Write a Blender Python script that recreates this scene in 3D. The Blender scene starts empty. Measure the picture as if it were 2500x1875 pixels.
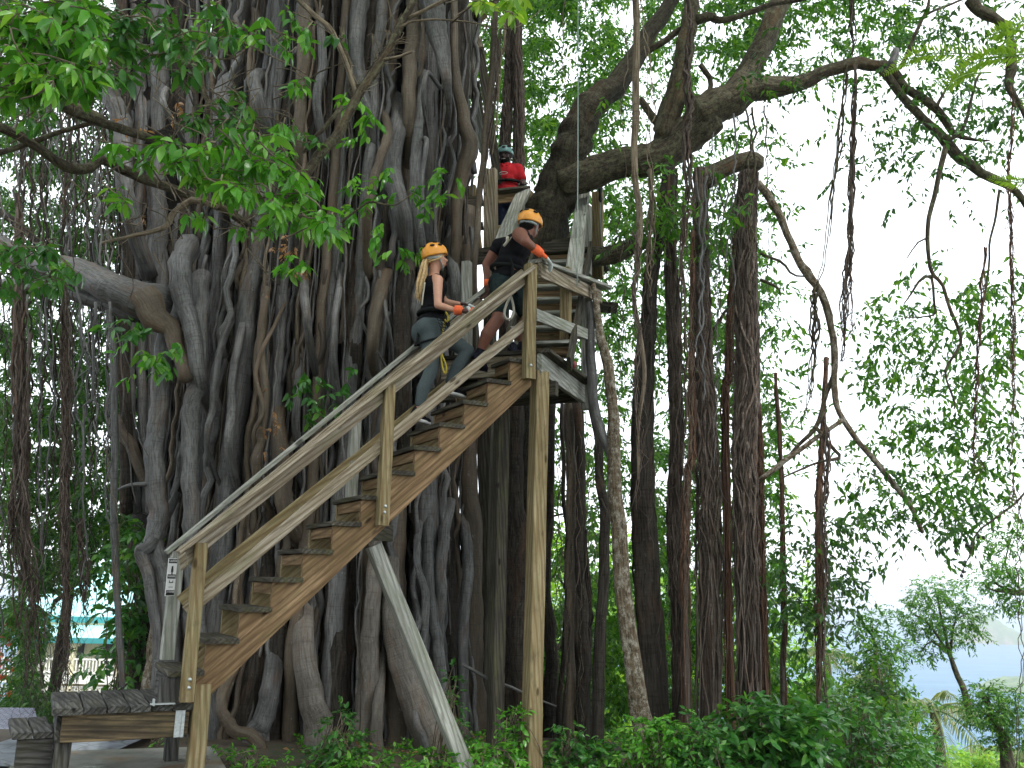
import bpy, bmesh, math, random
import numpy as np
from mathutils import Vector, Matrix

# ---------------------------------------------------------------- camera
F, T, R_, H = 2200.0, 0.2173, 0.0207, 1.40
cam_d = bpy.data.cameras.new('camera'); cam = bpy.data.objects.new('camera', cam_d)
bpy.context.scene.collection.objects.link(cam)
cam.matrix_world = Matrix.Translation((0, 0, H)) @ Matrix.Rotation(math.pi/2+T, 4, 'X') @ Matrix.Rotation(R_, 4, 'Z')
cam_d.sensor_width = 36; cam_d.lens = F/2500*36; cam_d.clip_start = .05; cam_d.clip_end = 20000
bpy.context.scene.camera = cam
sc = bpy.context.scene
# ---------------------------------------------------------------- world and sun
W = bpy.data.worlds.new('World'); sc.world = W; W.use_nodes = True
nt = W.node_tree; nt.nodes.clear()
wo = nt.nodes.new('ShaderNodeOutputWorld'); bg = nt.nodes.new('ShaderNodeBackground')
sky = nt.nodes.new('ShaderNodeTexSky'); sky.sky_type = 'NISHITA'; sky.sun_disc = False
SUN_EL, SUN_ROT = math.radians(58), math.radians(200)
sky.sun_elevation = SUN_EL; sky.sun_rotation = SUN_ROT; sky.dust_density = 4; sky.air_density = 1
mx = nt.nodes.new('ShaderNodeMix'); mx.data_type = 'RGBA'; mx.inputs[0].default_value = .82
nt.links.new(sky.outputs[0], mx.inputs[6]); mx.inputs[7].default_value = (9.6, 10.1, 10.6, 1)   # bright overcast
nt.links.new(mx.outputs[2], bg.inputs[0]); bg.inputs[1].default_value = .115
nt.links.new(bg.outputs[0], wo.inputs[0])
sun_d = bpy.data.lights.new('sun', 'SUN'); sun = bpy.data.objects.new('sun', sun_d); sc.collection.objects.link(sun)
sun_d.energy = 1.5; sun_d.angle = math.radians(14); sun_d.color = (1, .97, .92)
# the sun stands behind and to the right of the camera
_sd = Vector((math.sin(math.radians(150))*math.cos(SUN_EL), math.cos(math.radians(150))*math.cos(SUN_EL), math.sin(SUN_EL)))
sun.rotation_euler = _sd.to_track_quat('Z', 'Y').to_euler()
sky.sun_rotation = math.atan2(_sd.x, _sd.y)
sc.view_settings.view_transform = 'Standard'; sc.view_settings.look = 'None'
sc.view_settings.exposure = EXPO = 1.3; sc.view_settings.gamma = 1
sc.cycles.max_bounces = 6; sc.cycles.diffuse_bounces = 3; sc.cycles.transmission_bounces = 4
sc.cycles.transparent_max_bounces = 8; sc.cycles.volume_bounces = 0
sc.cycles.use_denoising = True

# ---------------------------------------------------------------- helpers
rng = np.random.default_rng(7)
C = bpy.context.scene.collection
def at(px, py, D):
    """world point that stands at distance D (along +Y) where the photo (2500 px wide) shows it"""
    x0, y0 = px-1250, py-937.5
    x = x0*math.cos(R_)+y0*math.sin(R_); y = -x0*math.sin(R_)+y0*math.cos(R_)
    X, up = x/F, -y/F
    d = math.cos(T)-up*math.sin(T); z = math.sin(T)+up*math.cos(T); s = D/d
    return np.array([X*s, D, H+z*s])
def nrm(v):
    v = np.asarray(v, float); return v/(np.linalg.norm(v, axis=-1, keepdims=True)+1e-12)
def tag(o, label=None, cat=None, group=None, kind=None):
    if label: o['label'] = label
    if cat: o['category'] = cat
    if group: o['group'] = group
    if kind: o['kind'] = kind
    return o
def empty(name, loc, label, cat, group=None, kind=None):
    o = bpy.data.objects.new(name, None); C.objects.link(o); o.location = loc; o.empty_display_size = .1
    return tag(o, label, cat, group, kind)
class MB:
    """collects geometry; build() links it as ONE mesh object"""
    def __init__(s): s.v = []; s.q = []; s.t = []; s.g = []; s.n = 0; s.pl = []
    def add(s, v, q=None, t=None, g=None):
        v = np.asarray(v, float); s.v.append(v)
        s.g.append(np.zeros_like(v) if g is None else np.asarray(g, float))
        if q is not None and len(q): s.q.append(np.asarray(q, int)+s.n)
        if t is not None and len(t): s.t.append(np.asarray(t, int)+s.n)
        s.n += len(v); return s
    def poly(s, v, faces, g=None):
        v = np.asarray(v, float); s.v.append(v); s.g.append(v.copy() if g is None else np.asarray(g, float))
        for f in faces: s.pl.append([i+s.n for i in f])
        s.n += len(v); return s
    def build(s, name, mat, parent=None, smooth=True):
        me = bpy.data.meshes.new(name)
        V = np.concatenate(s.v); G = np.concatenate(s.g)
        q = np.concatenate(s.q) if s.q else np.zeros((0, 4), int)
        t = np.concatenate(s.t) if s.t else np.zeros((0, 3), int)
        if parent is not None:
            p_ = parent
            while p_ is not None: V = V-np.array(p_.location); p_ = p_.parent
        pl = np.array([i for f in s.pl for i in f], int); pn = np.array([len(f) for f in s.pl], int)
        loops = np.concatenate([q.ravel(), t.ravel(), pl]).astype(np.int32)
        tot = np.concatenate([np.full(len(q), 4), np.full(len(t), 3), pn]).astype(np.int32)
        st = np.concatenate([[0], np.cumsum(tot)[:-1]]).astype(np.int32) if len(tot) else tot
        me.vertices.add(len(V)); me.vertices.foreach_set('co', V.astype(np.float32).ravel())
        me.loops.add(len(loops)); me.loops.foreach_set('vertex_index', loops)
        me.polygons.add(len(tot)); me.polygons.foreach_set('loop_start', st)
        try: me.polygons.foreach_set('loop_total', tot)
        except Exception: pass
        me.polygons.foreach_set('use_smooth', np.full(len(tot), smooth))
        a = me.attributes.new('gco', 'FLOAT_VECTOR', 'POINT'); a.data.foreach_set('vector', G.astype(np.float32).ravel())
        me.update(); me.validate()
        if mat: me.materials.append(mat)
        o = bpy.data.objects.new(name, me); C.objects.link(o)
        if parent is not None: o.parent = parent
        return o
def spl(P, n):
    """Catmull-Rom through the rows of P, n points"""
    P = np.asarray(P, float); m = len(P)
    if m == 2: t = np.linspace(0, 1, n)[:, None]; return P[0]*(1-t)+P[1]*t
    Q = np.vstack([2*P[0]-P[1], P, 2*P[-1]-P[-2]]); u = np.linspace(0, m-1-1e-9, n); i = u.astype(int); t = (u-i)[:, None]
    a, b, c, d = Q[i], Q[i+1], Q[i+2], Q[i+3]
    return .5*(2*b+(c-a)*t+(2*a-5*b+4*c-d)*t*t+(3*b-a-3*c+d)*t**3)
def wob(n, k, r=None):
    """smooth random 1-D signal about +-1"""
    r = r or rng; u = np.linspace(0, 1, n); s = np.zeros(n)
    for j in range(1, 4): s += np.sin(u*k*j*6.28*r.uniform(.6, 1.3)+r.uniform(0, 6.28))/j
    return s/1.5
def tube(mb, P, rad, sides=8, step=.12, rough=.12, wig=0., flute=0., r=None, wk=1.0):
    r = r or rng
    P = np.asarray(P, float); L = np.linalg.norm(np.diff(P, axis=0), axis=1).sum()
    n = int(max(4, min(160, L/step+2))); rad = np.atleast_1d(np.asarray(rad, float))
    Q = spl(P, n); rr = np.interp(np.linspace(0, 1, n), np.linspace(0, 1, len(rad)), rad) if len(rad) > 1 else np.full(n, rad[0])
    if wig:
        k = max(1., L*wk); Q[:, 0] += wig*wob(n, k, r); Q[:, 1] += wig*wob(n, k, r); Q[:, 2] += wig*.3*wob(n, k, r)
    tg = np.gradient(Q, axis=0); tg = nrm(tg)
    ref = np.array([0., 1, 0]) if abs(tg[0, 1]) < .9 else np.array([1., 0, 0])
    N = np.zeros_like(Q); N[0] = nrm(np.cross(tg[0], ref))
    for i in range(1, n): N[i] = nrm(N[i-1]-tg[i]*np.dot(N[i-1], tg[i]))
    B = np.cross(tg, N)
    a = np.linspace(0, 2*math.pi, sides, endpoint=False)
    s = np.linspace(0, L, n)
    mod = 1+rough*(wob(n, max(1, L*2), r)[:, None]*np.cos(a+r.uniform(0, 6))[None]+.6*wob(n, max(1, L*3.3), r)[:, None]*np.sin(2*a)[None])
    if flute:
        for kk in (3, 5, 7): mod += flute/kk*2*np.cos(kk*a[None]+r.uniform(0, 6)+wob(n, max(1, L*.35), r)[:, None]*1.4)
    rw = rr[:, None]*mod
    V = Q[:, None]+(N[:, None]*np.cos(a)[None, :, None]+B[:, None]*np.sin(a)[None, :, None])*rw[..., None]
    off = r.uniform(0, 50, 3)
    G = np.stack([np.broadcast_to(s[:, None], rw.shape), np.cos(a)[None]*rr[:, None], np.sin(a)[None]*rr[:, None]], -1)+off
    i = np.arange(n-1)[:, None]*sides; j = np.arange(sides)[None]; j2 = (j+1) % sides
    q = np.stack([i+j, i+j2, i+sides+j2, i+sides+j], -1).reshape(-1, 4)
    V = V.reshape(-1, 3); G = G.reshape(-1, 3); nv = len(V)
    V = np.vstack([V, Q[0]-tg[0]*rr[0]*.3, Q[-1]+tg[-1]*rr[-1]*.5]); G = np.vstack([G, G[0], G[-1]])
    jj = np.arange(sides); j2 = (jj+1) % sides; e = (n-1)*sides
    t = np.vstack([np.stack([np.full(sides, nv), j2, jj], -1), np.stack([np.full(sides, nv+1), e+jj, e+j2], -1)])
    mb.add(V, q, t, G); return Q
def board(mb, p0, p1, w, th, up=(0, 0, 1), ch=.004, seg=6, warp=.002, c0=None, c1=None):
    """chamfered timber from p0 to p1, w across, th thick; c0/c1 shear the end cuts"""
    p0, p1 = np.asarray(p0, float), np.asarray(p1, float); d = nrm(p1-p0); L = np.linalg.norm(p1-p0)
    up = nrm(np.asarray(up, float)); s = nrm(np.cross(d, up)); u = np.cross(s, d)   # w along u, th along s
    hw, ht = w/2, th/2; c = min(ch, hw*.3, ht*.3)
    prof = np.array([(-hw+c, -ht), (hw-c, -ht), (hw, -ht+c), (hw, ht-c), (hw-c, ht), (-hw+c, ht), (-hw, ht-c), (-hw, -ht+c)])
    n = seg+1; ts = np.linspace(0, L, n); off = rng.uniform(0, 40, 3)
    V = np.zeros((n, 8, 3)); G = np.zeros((n, 8, 3)); wy, wz = wob(n, 1.)*warp, wob(n, 1.)*warp
    for i, x in enumerate(ts):
        k0 = 0 if c0 is None else c0*(1-x/L); k1 = 0 if c1 is None else c1*(x/L)
        xs = x+prof[:, 0]*(k0+k1)
        V[i] = p0+d*xs[:, None]+u*(prof[:, 0]+wy[i])[:, None]+s*(prof[:, 1]+wz[i])[:, None]
        G[i] = np.stack([xs, prof[:, 0], prof[:, 1]], -1)
    q = [(i*8+j, i*8+(j+1) % 8, (i+1)*8+(j+1) % 8, (i+1)*8+j) for i in range(n-1) for j in range(8)]
    e = (n-1)*8
    mb.poly(V.reshape(-1, 3), [tuple(reversed(x)) for x in q]+[tuple(range(8)), tuple(e+7-i for i in range(8))], G.reshape(-1, 3)+off)
def lathe(mb, prof, c, axis=(0, 0, 1), sides=16, g=None):
    axis = nrm(axis); a0 = nrm(np.cross(axis, (1, .3, .2))); b0 = np.cross(axis, a0)
    a = np.linspace(0, 2*math.pi, sides, endpoint=False); V = []
    for r0, h in prof: V += [np.asarray(c)+axis*h+(a0*math.cos(x)+b0*math.sin(x))*r0 for x in a]
    n = len(prof); q = [(i*sides+j, i*sides+(j+1) % sides, (i+1)*sides+(j+1) % sides, (i+1)*sides+j) for i in range(n-1) for j in range(sides)]
    mb.poly(V, q+[tuple(range(sides))[::-1], tuple((n-1)*sides+j for j in range(sides))])
def box(mb, c, sx, sy, sz, ax=(1, 0, 0), up=(0, 0, 1), ch=.002):
    c = np.asarray(c, float); ax = nrm(ax); board(mb, c-ax*sx/2, c+ax*sx/2, sz, sy, up, ch, 1, 0)

# ---------------------------------------------------------------- materials
def newmat(name):
    m = bpy.data.materials.new(name); m.use_nodes = True; n = m.node_tree; b = n.nodes['Principled BSDF']; return m, n, b
def N(n, t, **k):
    x = n.nodes.new(t)
    for a, v in k.items(): setattr(x, a, v)
    return x
def plain(name, col, rough=.6, metal=0., noise=.12, sc_=20, bump=.0, spec=None):
    if spec is None: spec = .5 if rough < .6 else .08
    m, n, b = newmat(name)
    tc = N(n, 'ShaderNodeTexCoord'); no = N(n, 'ShaderNodeTexNoise'); no.inputs['Scale'].default_value = sc_; no.inputs['Detail'].default_value = 5
    n.links.new(tc.outputs['Object'], no.inputs['Vector'])
    r = N(n, 'ShaderNodeValToRGB'); c = np.array(col)
    r.color_ramp.elements[0].position = .3; r.color_ramp.elements[1].position = .7
    r.color_ramp.elements[0].color = (*np.clip(c*(1-noise), 0, 1), 1); r.color_ramp.elements[1].color = (*np.clip(c*(1+noise), 0, 1), 1)
    n.links.new(no.outputs['Fac'], r.inputs[0]); n.links.new(r.outputs[0], b.inputs['Base Color'])
    b.inputs['Roughness'].default_value = rough; b.inputs['Metallic'].default_value = metal; b.inputs['Specular IOR Level'].default_value = spec
    if bump:
        bp = N(n, 'ShaderNodeBump'); bp.inputs['Strength'].default_value = bump; bp.inputs['Distance'].default_value = .01
        n.links.new(no.outputs['Fac'], bp.inputs['Height']); n.links.new(bp.outputs[0], b.inputs['Normal'])
    return m
def gvec(n, scale):
    a = N(n, 'ShaderNodeAttribute'); a.attribute_name = 'gco'; mp = N(n, 'ShaderNodeMapping'); mp.inputs['Scale'].default_value = scale
    n.links.new(a.outputs['Vector'], mp.inputs['Vector']); return mp.outputs[0]
def ramp(n, src, stops):
    r = N(n, 'ShaderNodeValToRGB'); e = r.color_ramp.elements
    while len(e) < len(stops): e.new(.5)
    for x, (p, c) in zip(e, stops): x.position = p; x.color = (*c, 1) if len(c) == 3 else c
    n.links.new(src, r.inputs[0]); return r.outputs[0]
def noise(n, vec, scale=1., detail=5., rough=.55, dist=0.):
    x = N(n, 'ShaderNodeTexNoise'); x.inputs['Scale'].default_value = scale; x.inputs['Detail'].default_value = detail
    x.inputs['Roughness'].default_value = rough; x.inputs['Distortion'].default_value = dist
    n.links.new(vec, x.inputs['Vector']); return x.outputs['Fac']
def mixc(n, fac, a, b, mode='MIX'):
    x = N(n, 'ShaderNodeMix', data_type='RGBA', blend_type=mode)
    for s, i in ((fac, 0), (a, 6), (b, 7)):
        if isinstance(s, (int, float)): x.inputs[i].default_value = s
        elif isinstance(s, tuple): x.inputs[i].default_value = (*s, 1)
        else: n.links.new(s, x.inputs[i])
    return x.outputs[2]
def wood(name, lo, hi, line, moss=(.10, .12, .05), mossamt=.5, dirt=(.03, .028, .02), dirtamt=.5, ring=15.):
    m, n, b = newmat(name)
    wv = N(n, 'ShaderNodeTexWave', wave_type='BANDS', bands_direction='DIAGONAL'); wv.inputs['Scale'].default_value = ring
    wv.inputs['Distortion'].default_value = 7; wv.inputs['Detail'].default_value = 3; wv.inputs['Detail Scale'].default_value = .45
    n.links.new(gvec(n, (.10, 1, 1.1)), wv.inputs['Vector'])
    grain = noise(n, gvec(n, (1.4, 48, 48)), 1, 4); big = noise(n, gvec(n, (1.3, 5, 5)), 1.5, 4); big2 = noise(n, gvec(n, (2.2, 9, 9)), 1.1, 6, .7)
    c = ramp(n, big, [(.35, lo), (.65, hi)])
    l = ramp(n, wv.outputs['Fac'], [(.0, (.75,)*3), (.22, (.35,)*3), (.5, (0, 0, 0))])
    c = mixc(n, l, c, line)
    c = mixc(n, ramp(n, grain, [(.42, (.6, .6, .6)), (.62, (0, 0, 0))]), c, line)
    c = mixc(n, ramp(n, big2, [(.5, (0, 0, 0)), (.72, (mossamt,)*3)]), c, moss)
    d = noise(n, gvec(n, (5, 14, 14)), 1., 7, .75)
    c = mixc(n, ramp(n, d, [(.52, (0, 0, 0)), (.72, (dirtamt,)*3)]), c, dirt)
    # knots
    vo = N(n, 'ShaderNodeTexVoronoi'); vo.inputs['Scale'].default_value = 1.; n.links.new(gvec(n, (2.6, 7.5, 3)), vo.inputs['Vector'])
    c = mixc(n, ramp(n, vo.outputs['Distance'], [(.07, (.9, .9, .9)), (.13, (0, 0, 0))]), c, tuple(np.array(line)*.35))
    n.links.new(c, b.inputs['Base Color']); b.inputs['Roughness'].default_value = .85; b.inputs['Specular IOR Level'].default_value = .1
    bp = N(n, 'ShaderNodeBump'); bp.inputs['Strength'].default_value = .7; bp.inputs['Distance'].default_value = .004
    ad = N(n, 'ShaderNodeMath', operation='ADD'); n.links.new(grain, ad.inputs[0]); n.links.new(wv.outputs['Fac'], ad.inputs[1])
    n.links.new(ad.outputs[0], bp.inputs['Height']); n.links.new(bp.outputs[0], b.inputs['Normal'])
    return m
M_POST = wood('treated_wood', (.22, .185, .10), (.34, .29, .17), (.15, .10, .045), (.15, .17, .08), .35, ring=14)
M_RAIL = wood('rail_wood', (.30, .26, .19), (.44, .40, .32), (.14, .10, .06), (.17, .18, .09), .55)
M_GREY = wood('grey_wood', (.30, .31, .28), (.46, .47, .43), (.17, .17, .14), (.16, .19, .11), .5)
M_BROWN = wood('stringer_wood', (.18, .12, .065), (.34, .23, .13), (.10, .06, .03), (.10, .11, .045), .55, ring=12)
M_TREAD = wood('tread_wood', (.055, .05, .04), (.12, .11, .085), (.025, .022, .018), (.10, .11, .03), .45, dirtamt=.75)
M_DECK = wood('deck_wood', (.05, .05, .048), (.15, .15, .14), (.02, .02, .018), (.09, .08, .035), .35, dirtamt=.7)
def bark(name, lo, hi, lines, spots=(.36, .37, .34), spotamt=.5, rust=(.17, .09, .05), rustamt=.5, bump=.6, lichen=None, ds=1., lineamt=.8, rgh=.8, vr=(.5, 1.3)):
    m, n, b = newmat(name)
    geo = N(n, 'ShaderNodeNewGeometry')
    big = noise(n, gvec(n, (1.1*ds, 7, 7)), 1., 6, .6); fine = noise(n, gvec(n, (6, 60, 60)), 1., 5, .65); ringn = noise(n, gvec(n, (40, 4, 4)), 1., 4, .6)
    c = ramp(n, big, [(.3, lo), (.7, hi)])
    c = mixc(n, ramp(n, fine, [(.40, (lineamt,)*3), (.56, (0, 0, 0))]), c, lines)
    c = mixc(n, ramp(n, ringn, [(.34, (lineamt*.6,)*3), (.46, (0, 0, 0))]), c, lines)
    sp = noise(n, gvec(n, (14, 22, 22)), 1., 6, .8)
    c = mixc(n, ramp(n, sp, [(.60, (0, 0, 0)), (.68, (spotamt,)*3)]), c, spots)
    c = mixc(n, ramp(n, noise(n, gvec(n, (.9, 3, 3)), 1.7, 5, .7), [(.54, (0, 0, 0)), (.68, (rustamt,)*3)]), c, rust)
    if lichen: c = mixc(n, ramp(n, noise(n, gvec(n, (11, 15, 15)), 1.2, 8, .8), [(.48, (0, 0, 0)), (.6, (.85,)*3)]), c, lichen)
    hsv = N(n, 'ShaderNodeHueSaturation'); n.links.new(c, hsv.inputs['Color'])
    mr = N(n, 'ShaderNodeMapRange'); mr.inputs[3].default_value = vr[0]; mr.inputs[4].default_value = vr[1]
    n.links.new(geo.outputs['Random Per Island'], mr.inputs[0]); n.links.new(mr.outputs[0], hsv.inputs['Value'])
    n.links.new(hsv.outputs[0], b.inputs['Base Color']); b.inputs['Roughness'].default_value = rgh; b.inputs['Specular IOR Level'].default_value = .3 if rgh < .7 else .12
    bp = N(n, 'ShaderNodeBump'); bp.inputs['Strength'].default_value = bump; bp.inputs['Distance'].default_value = .012
    ad = N(n, 'ShaderNodeMath', operation='ADD'); n.links.new(fine, ad.inputs[0]); n.links.new(ringn, ad.inputs[1])
    a2 = N(n, 'ShaderNodeMath', operation='ADD'); n.links.new(ad.outputs[0], a2.inputs[0]); n.links.new(sp, a2.inputs[1])
    n.links.new(a2.outputs[0], bp.inputs['Height']); n.links.new(bp.outputs[0], b.inputs['Normal'])
    return m
B_GREY = bark('grey_bark', (.07, .071, .069), (.20, .203, .198), (.025, .021, .018), rustamt=.38, lineamt=.6, rgh=.52, vr=(.4, 1.35), bump=.35)
B_BROWN = bark('brown_bark', (.07, .055, .038), (.165, .13, .09), (.035, .024, .014), rustamt=.3, lineamt=.45, rgh=.55, vr=(.4, 1.3), bump=.4)
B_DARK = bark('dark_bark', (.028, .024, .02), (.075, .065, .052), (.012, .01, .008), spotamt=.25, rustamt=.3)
B_LICH = bark('lichen_bark', (.10, .075, .045), (.20, .155, .10), (.035, .025, .015), lichen=(.36, .34, .28), bump=.9)
B_LIMB = bark('limb_bark', (.05, .042, .03), (.12, .10, .07), (.02, .015, .01), spots=(.28, .24, .16), rust=(.16, .09, .04), lichen=(.15, .15, .09), bump=1.)
B_ROOT = bark('root_bark', (.085, .068, .055), (.19, .155, .13), (.04, .028, .02), rust=(.15, .07, .045), rustamt=.5)
B_RED = bark('red_root_bark', (.09, .055, .038), (.19, .11, .075), (.035, .02, .013), rust=(.21, .095, .055), rustamt=.6)
M_BEAM = wood('patchy_beam_wood', (.035, .032, .026), (.27, .20, .11), (.03, .025, .02), (.09, .08, .035), .35, dirtamt=.8)
B_BUTT = bark('buttress_bark', (.12, .105, .085), (.27, .245, .21), (.05, .038, .028), spots=(.4, .38, .34), rustamt=.5, lineamt=.5, rgh=.6, bump=.7, vr=(.75, 1.15))
B_TWIG = bark('twig_bark', (.16, .13, .09), (.30, .25, .18), (.06, .045, .03), rustamt=.2)
def leafmat(name, cols, trans=.45, rough=.38, tint=(1.5, 1.35, .55)):
    m, n, b = newmat(name)
    geo = N(n, 'ShaderNodeNewGeometry')
    k = len(cols); c = ramp(n, geo.outputs['Random Per Island'], [(i/(k-1), cc) for i, cc in enumerate(cols)])
    tc = N(n, 'ShaderNodeTexCoord'); no = noise(n, tc.outputs['Object'], .9, 3)
    c = mixc(n, ramp(n, no, [(.35, (.0,)*3), (.65, (.45,)*3)]), c, tuple(np.array(cols[-2])*1.15))
    n.links.new(c, b.inputs['Base Color']); b.inputs['Roughness'].default_value = rough; b.inputs['Specular IOR Level'].default_value = .5
    tr = N(n, 'ShaderNodeBsdfTranslucent'); tcx = mixc(n, 1., c, tint, 'MULTIPLY'); n.links.new(tcx, tr.inputs['Color'])
    mxs = N(n, 'ShaderNodeMixShader'); mxs.inputs[0].default_value = trans
    n.links.new(b.outputs[0], mxs.inputs[1]); n.links.new(tr.outputs[0], mxs.inputs[2])
    n.links.new(mxs.outputs[0], n.nodes['Material Output'].inputs['Surface']); return m
L_MID = leafmat('fig_leaves', [(.012, .055, .008), (.028, .115, .013), (.065, .20, .022), (.16, .33, .04)], .55)
L_DARK = leafmat('dark_leaves', [(.012, .05, .010), (.022, .085, .014), (.04, .13, .02), (.09, .21, .03)], .45)
L_NEAR = leafmat('near_fig_leaves', [(.025, .13, .012), (.055, .22, .018), (.10, .32, .03), (.24, .47, .09)], .38, .24)
L_BRIGHT = leafmat('bright_leaves', [(.07, .22, .02), (.13, .32, .03), (.22, .42, .05), (.34, .5, .09)], .5)
L_BUSH = leafmat('bush_leaves', [(.014, .075, .018), (.03, .13, .022), (.055, .20, .03), (.14, .32, .05)], .35, .28)
L_FERN = leafmat('fern_leaves', [(.12, .26, .03), (.16, .32, .04), (.2, .36, .05), (.24, .4, .07)], .5)
L_DRY = leafmat('dry_leaves', [(.20, .09, .03), (.3, .14, .05), (.36, .2, .09), (.2, .12, .06)], .3)
L_PALM = leafmat('palm_leaves', [(.05, .11, .03), (.09, .16, .04), (.16, .2, .06), (.26, .24, .09)], .35)
L_RED = leafmat('flower_petals', [(.35, .05, .02), (.45, .08, .03), (.5, .12, .04), (.3, .04, .02)], .3)

# ---------------------------------------------------------------- leaves
def leaves(mb, pos, d, up, ln, wd=.42, near=False, fold=.12, bend=.25):
    pos = np.asarray(pos); n = len(pos)
    if n == 0: return
    d = nrm(d); s = nrm(np.cross(d, up)); u = np.cross(s, d); ln = np.broadcast_to(ln, (n,))
    if near:
        x = np.array([0, .10, .32, .62, .85, 1.]); w = np.array([.0, .26, .50, .42, .2, .0])*wd
        tpl = []
        for a, b in zip(x[1:-1], w[1:-1]): tpl += [(a, b, fold*b*1.3), (a, 0, -.0), (a, -b, fold*b*1.3)]
        tpl = np.array([(0, 0, 0)]+tpl+[(1, 0, 0)])
        q = []; t = [(0, 2, 1), (0, 3, 2)]
        for i in range(3): a = 1+3*i; q += [(a, a+1, a+4, a+3), (a+1, a+2, a+5, a+4)]
        t += [(10, 11, 13), (11, 12, 13)]
    else:
        tpl = np.array([(0, 0, 0), (.42, wd*.5, fold*wd), (.45, 0, 0), (.42, -wd*.5, fold*wd), (1, 0, 0)])
        q = [(0, 2, 4, 1), (0, 3, 4, 2)]; t = []
    k = len(tpl); z = tpl[:, 2][None]-bend*(tpl[:, 0]**2)[None]*rng.uniform(.3, 1.6, (n, 1))
    V = pos[:, None]+ln[:, None, None]*(d[:, None]*tpl[None, :, 0, None]+s[:, None]*tpl[None, :, 1, None]+u[:, None]*z[..., None])
    o = (np.arange(n)*k)[:, None, None]
    mb.add(V.reshape(-1, 3), (np.array(q)[None]+o).reshape(-1, 4), (np.array(t)[None]+o).reshape(-1, 3) if t else None)
def sprays(mb, cen, ln, per=8, tl=None, droop=.35, near=False, wd=.42, out=None, tw=None):
    """leafy twigs: cen = twig starts (n,3); per leaves on each, leaf length ln"""
    cen = np.asarray(cen); n = len(cen)
    if n == 0: return
    tl = tl or ln*2.2
    d = rng.normal(size=(n, 3))*np.array([1, 1, .5]); d[:, 2] -= droop
    if out is not None: d += out*1.5
    d = nrm(d); tt = np.linspace(.15, 1, per)
    P = cen[:, None]+d[:, None]*(tt[None, :, None]*tl*rng.uniform(.6, 1.3, (n, 1, 1)))
    P[..., 2] -= (tt**2*tl*.25)[None]
    s = nrm(np.cross(d, np.array([0, 0, 1.])+rng.normal(size=(n, 3))*.2)); sg = np.where(np.arange(per) % 2, 1, -1)
    D = d[:, None]*.55+s[:, None]*sg[None, :, None]*(.95-.5*tt)[None, :, None]+rng.normal(size=(n, per, 3))*.28; D[..., 2] -= droop*.9
    up = np.array([0, 0, 1.])+rng.normal(size=(n, per, 3))*.45
    leaves(mb, P.reshape(-1, 3), D.reshape(-1, 3), up.reshape(-1, 3), ln*rng.uniform(.6, 1.2, n*per), wd, near)
    if tw is not None:
        for i in range(n): tube(tw, [cen[i], P[i, per//2], P[i, -1]], [ln*.035, ln*.015], 3, tl*.5, 0)
def vnoise(x, y, seed):
    r = np.random.default_rng(seed); g = r.random((64, 64)); xi = np.floor(x).astype(int); yi = np.floor(y).astype(int)
    fx = x-xi; fy = y-yi; fx = fx*fx*(3-2*fx); fy = fy*fy*(3-2*fy); a = lambda i, j: g[i % 64, j % 64]
    return a(xi, yi)*(1-fx)*(1-fy)+a(xi+1, yi)*fx*(1-fy)+a(xi, yi+1)*(1-fx)*fy+a(xi+1, yi+1)*fx*fy

B_CORE = bark('shaded_core_bark', (.008, .007, .006), (.02, .018, .015), (.004, .004, .003), spotamt=.1, rustamt=.2)  # near-black colour carries the shade of the gaps between root stems
# ================================================================ wooden stairs
SO = np.array([-2.56, 6.509, .526]); PH = .4942
sd = np.array([math.cos(PH), math.sin(PH), 0]); sn = np.array([-math.sin(PH), math.cos(PH), 0]); UP = np.array([0, 0, 1.])
RUN, RISE, SW = .221, .22, .70
def S(u, v, z): return SO+sd*u+sn*v+UP*z
def on_v(px, py, v):
    """where the sight line of a photo point meets the upright plane v of the staircase"""
    o = np.array([0, 0, H]); r = at(px, py, 1)-o; q = SO+sn*v
    t = np.dot(q-o, sn)/np.dot(r, sn); return o+r*t
def bolt(mb, p, nrm_, r=.013): lathe(mb, [(r, 0), (r, .004), (r*.7, .009), (.001, .011)], p, nrm_, 10)
M_ZINC = plain('galvanised_steel', (.50, .54, .55), .45, .7, .15, 60)

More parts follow.
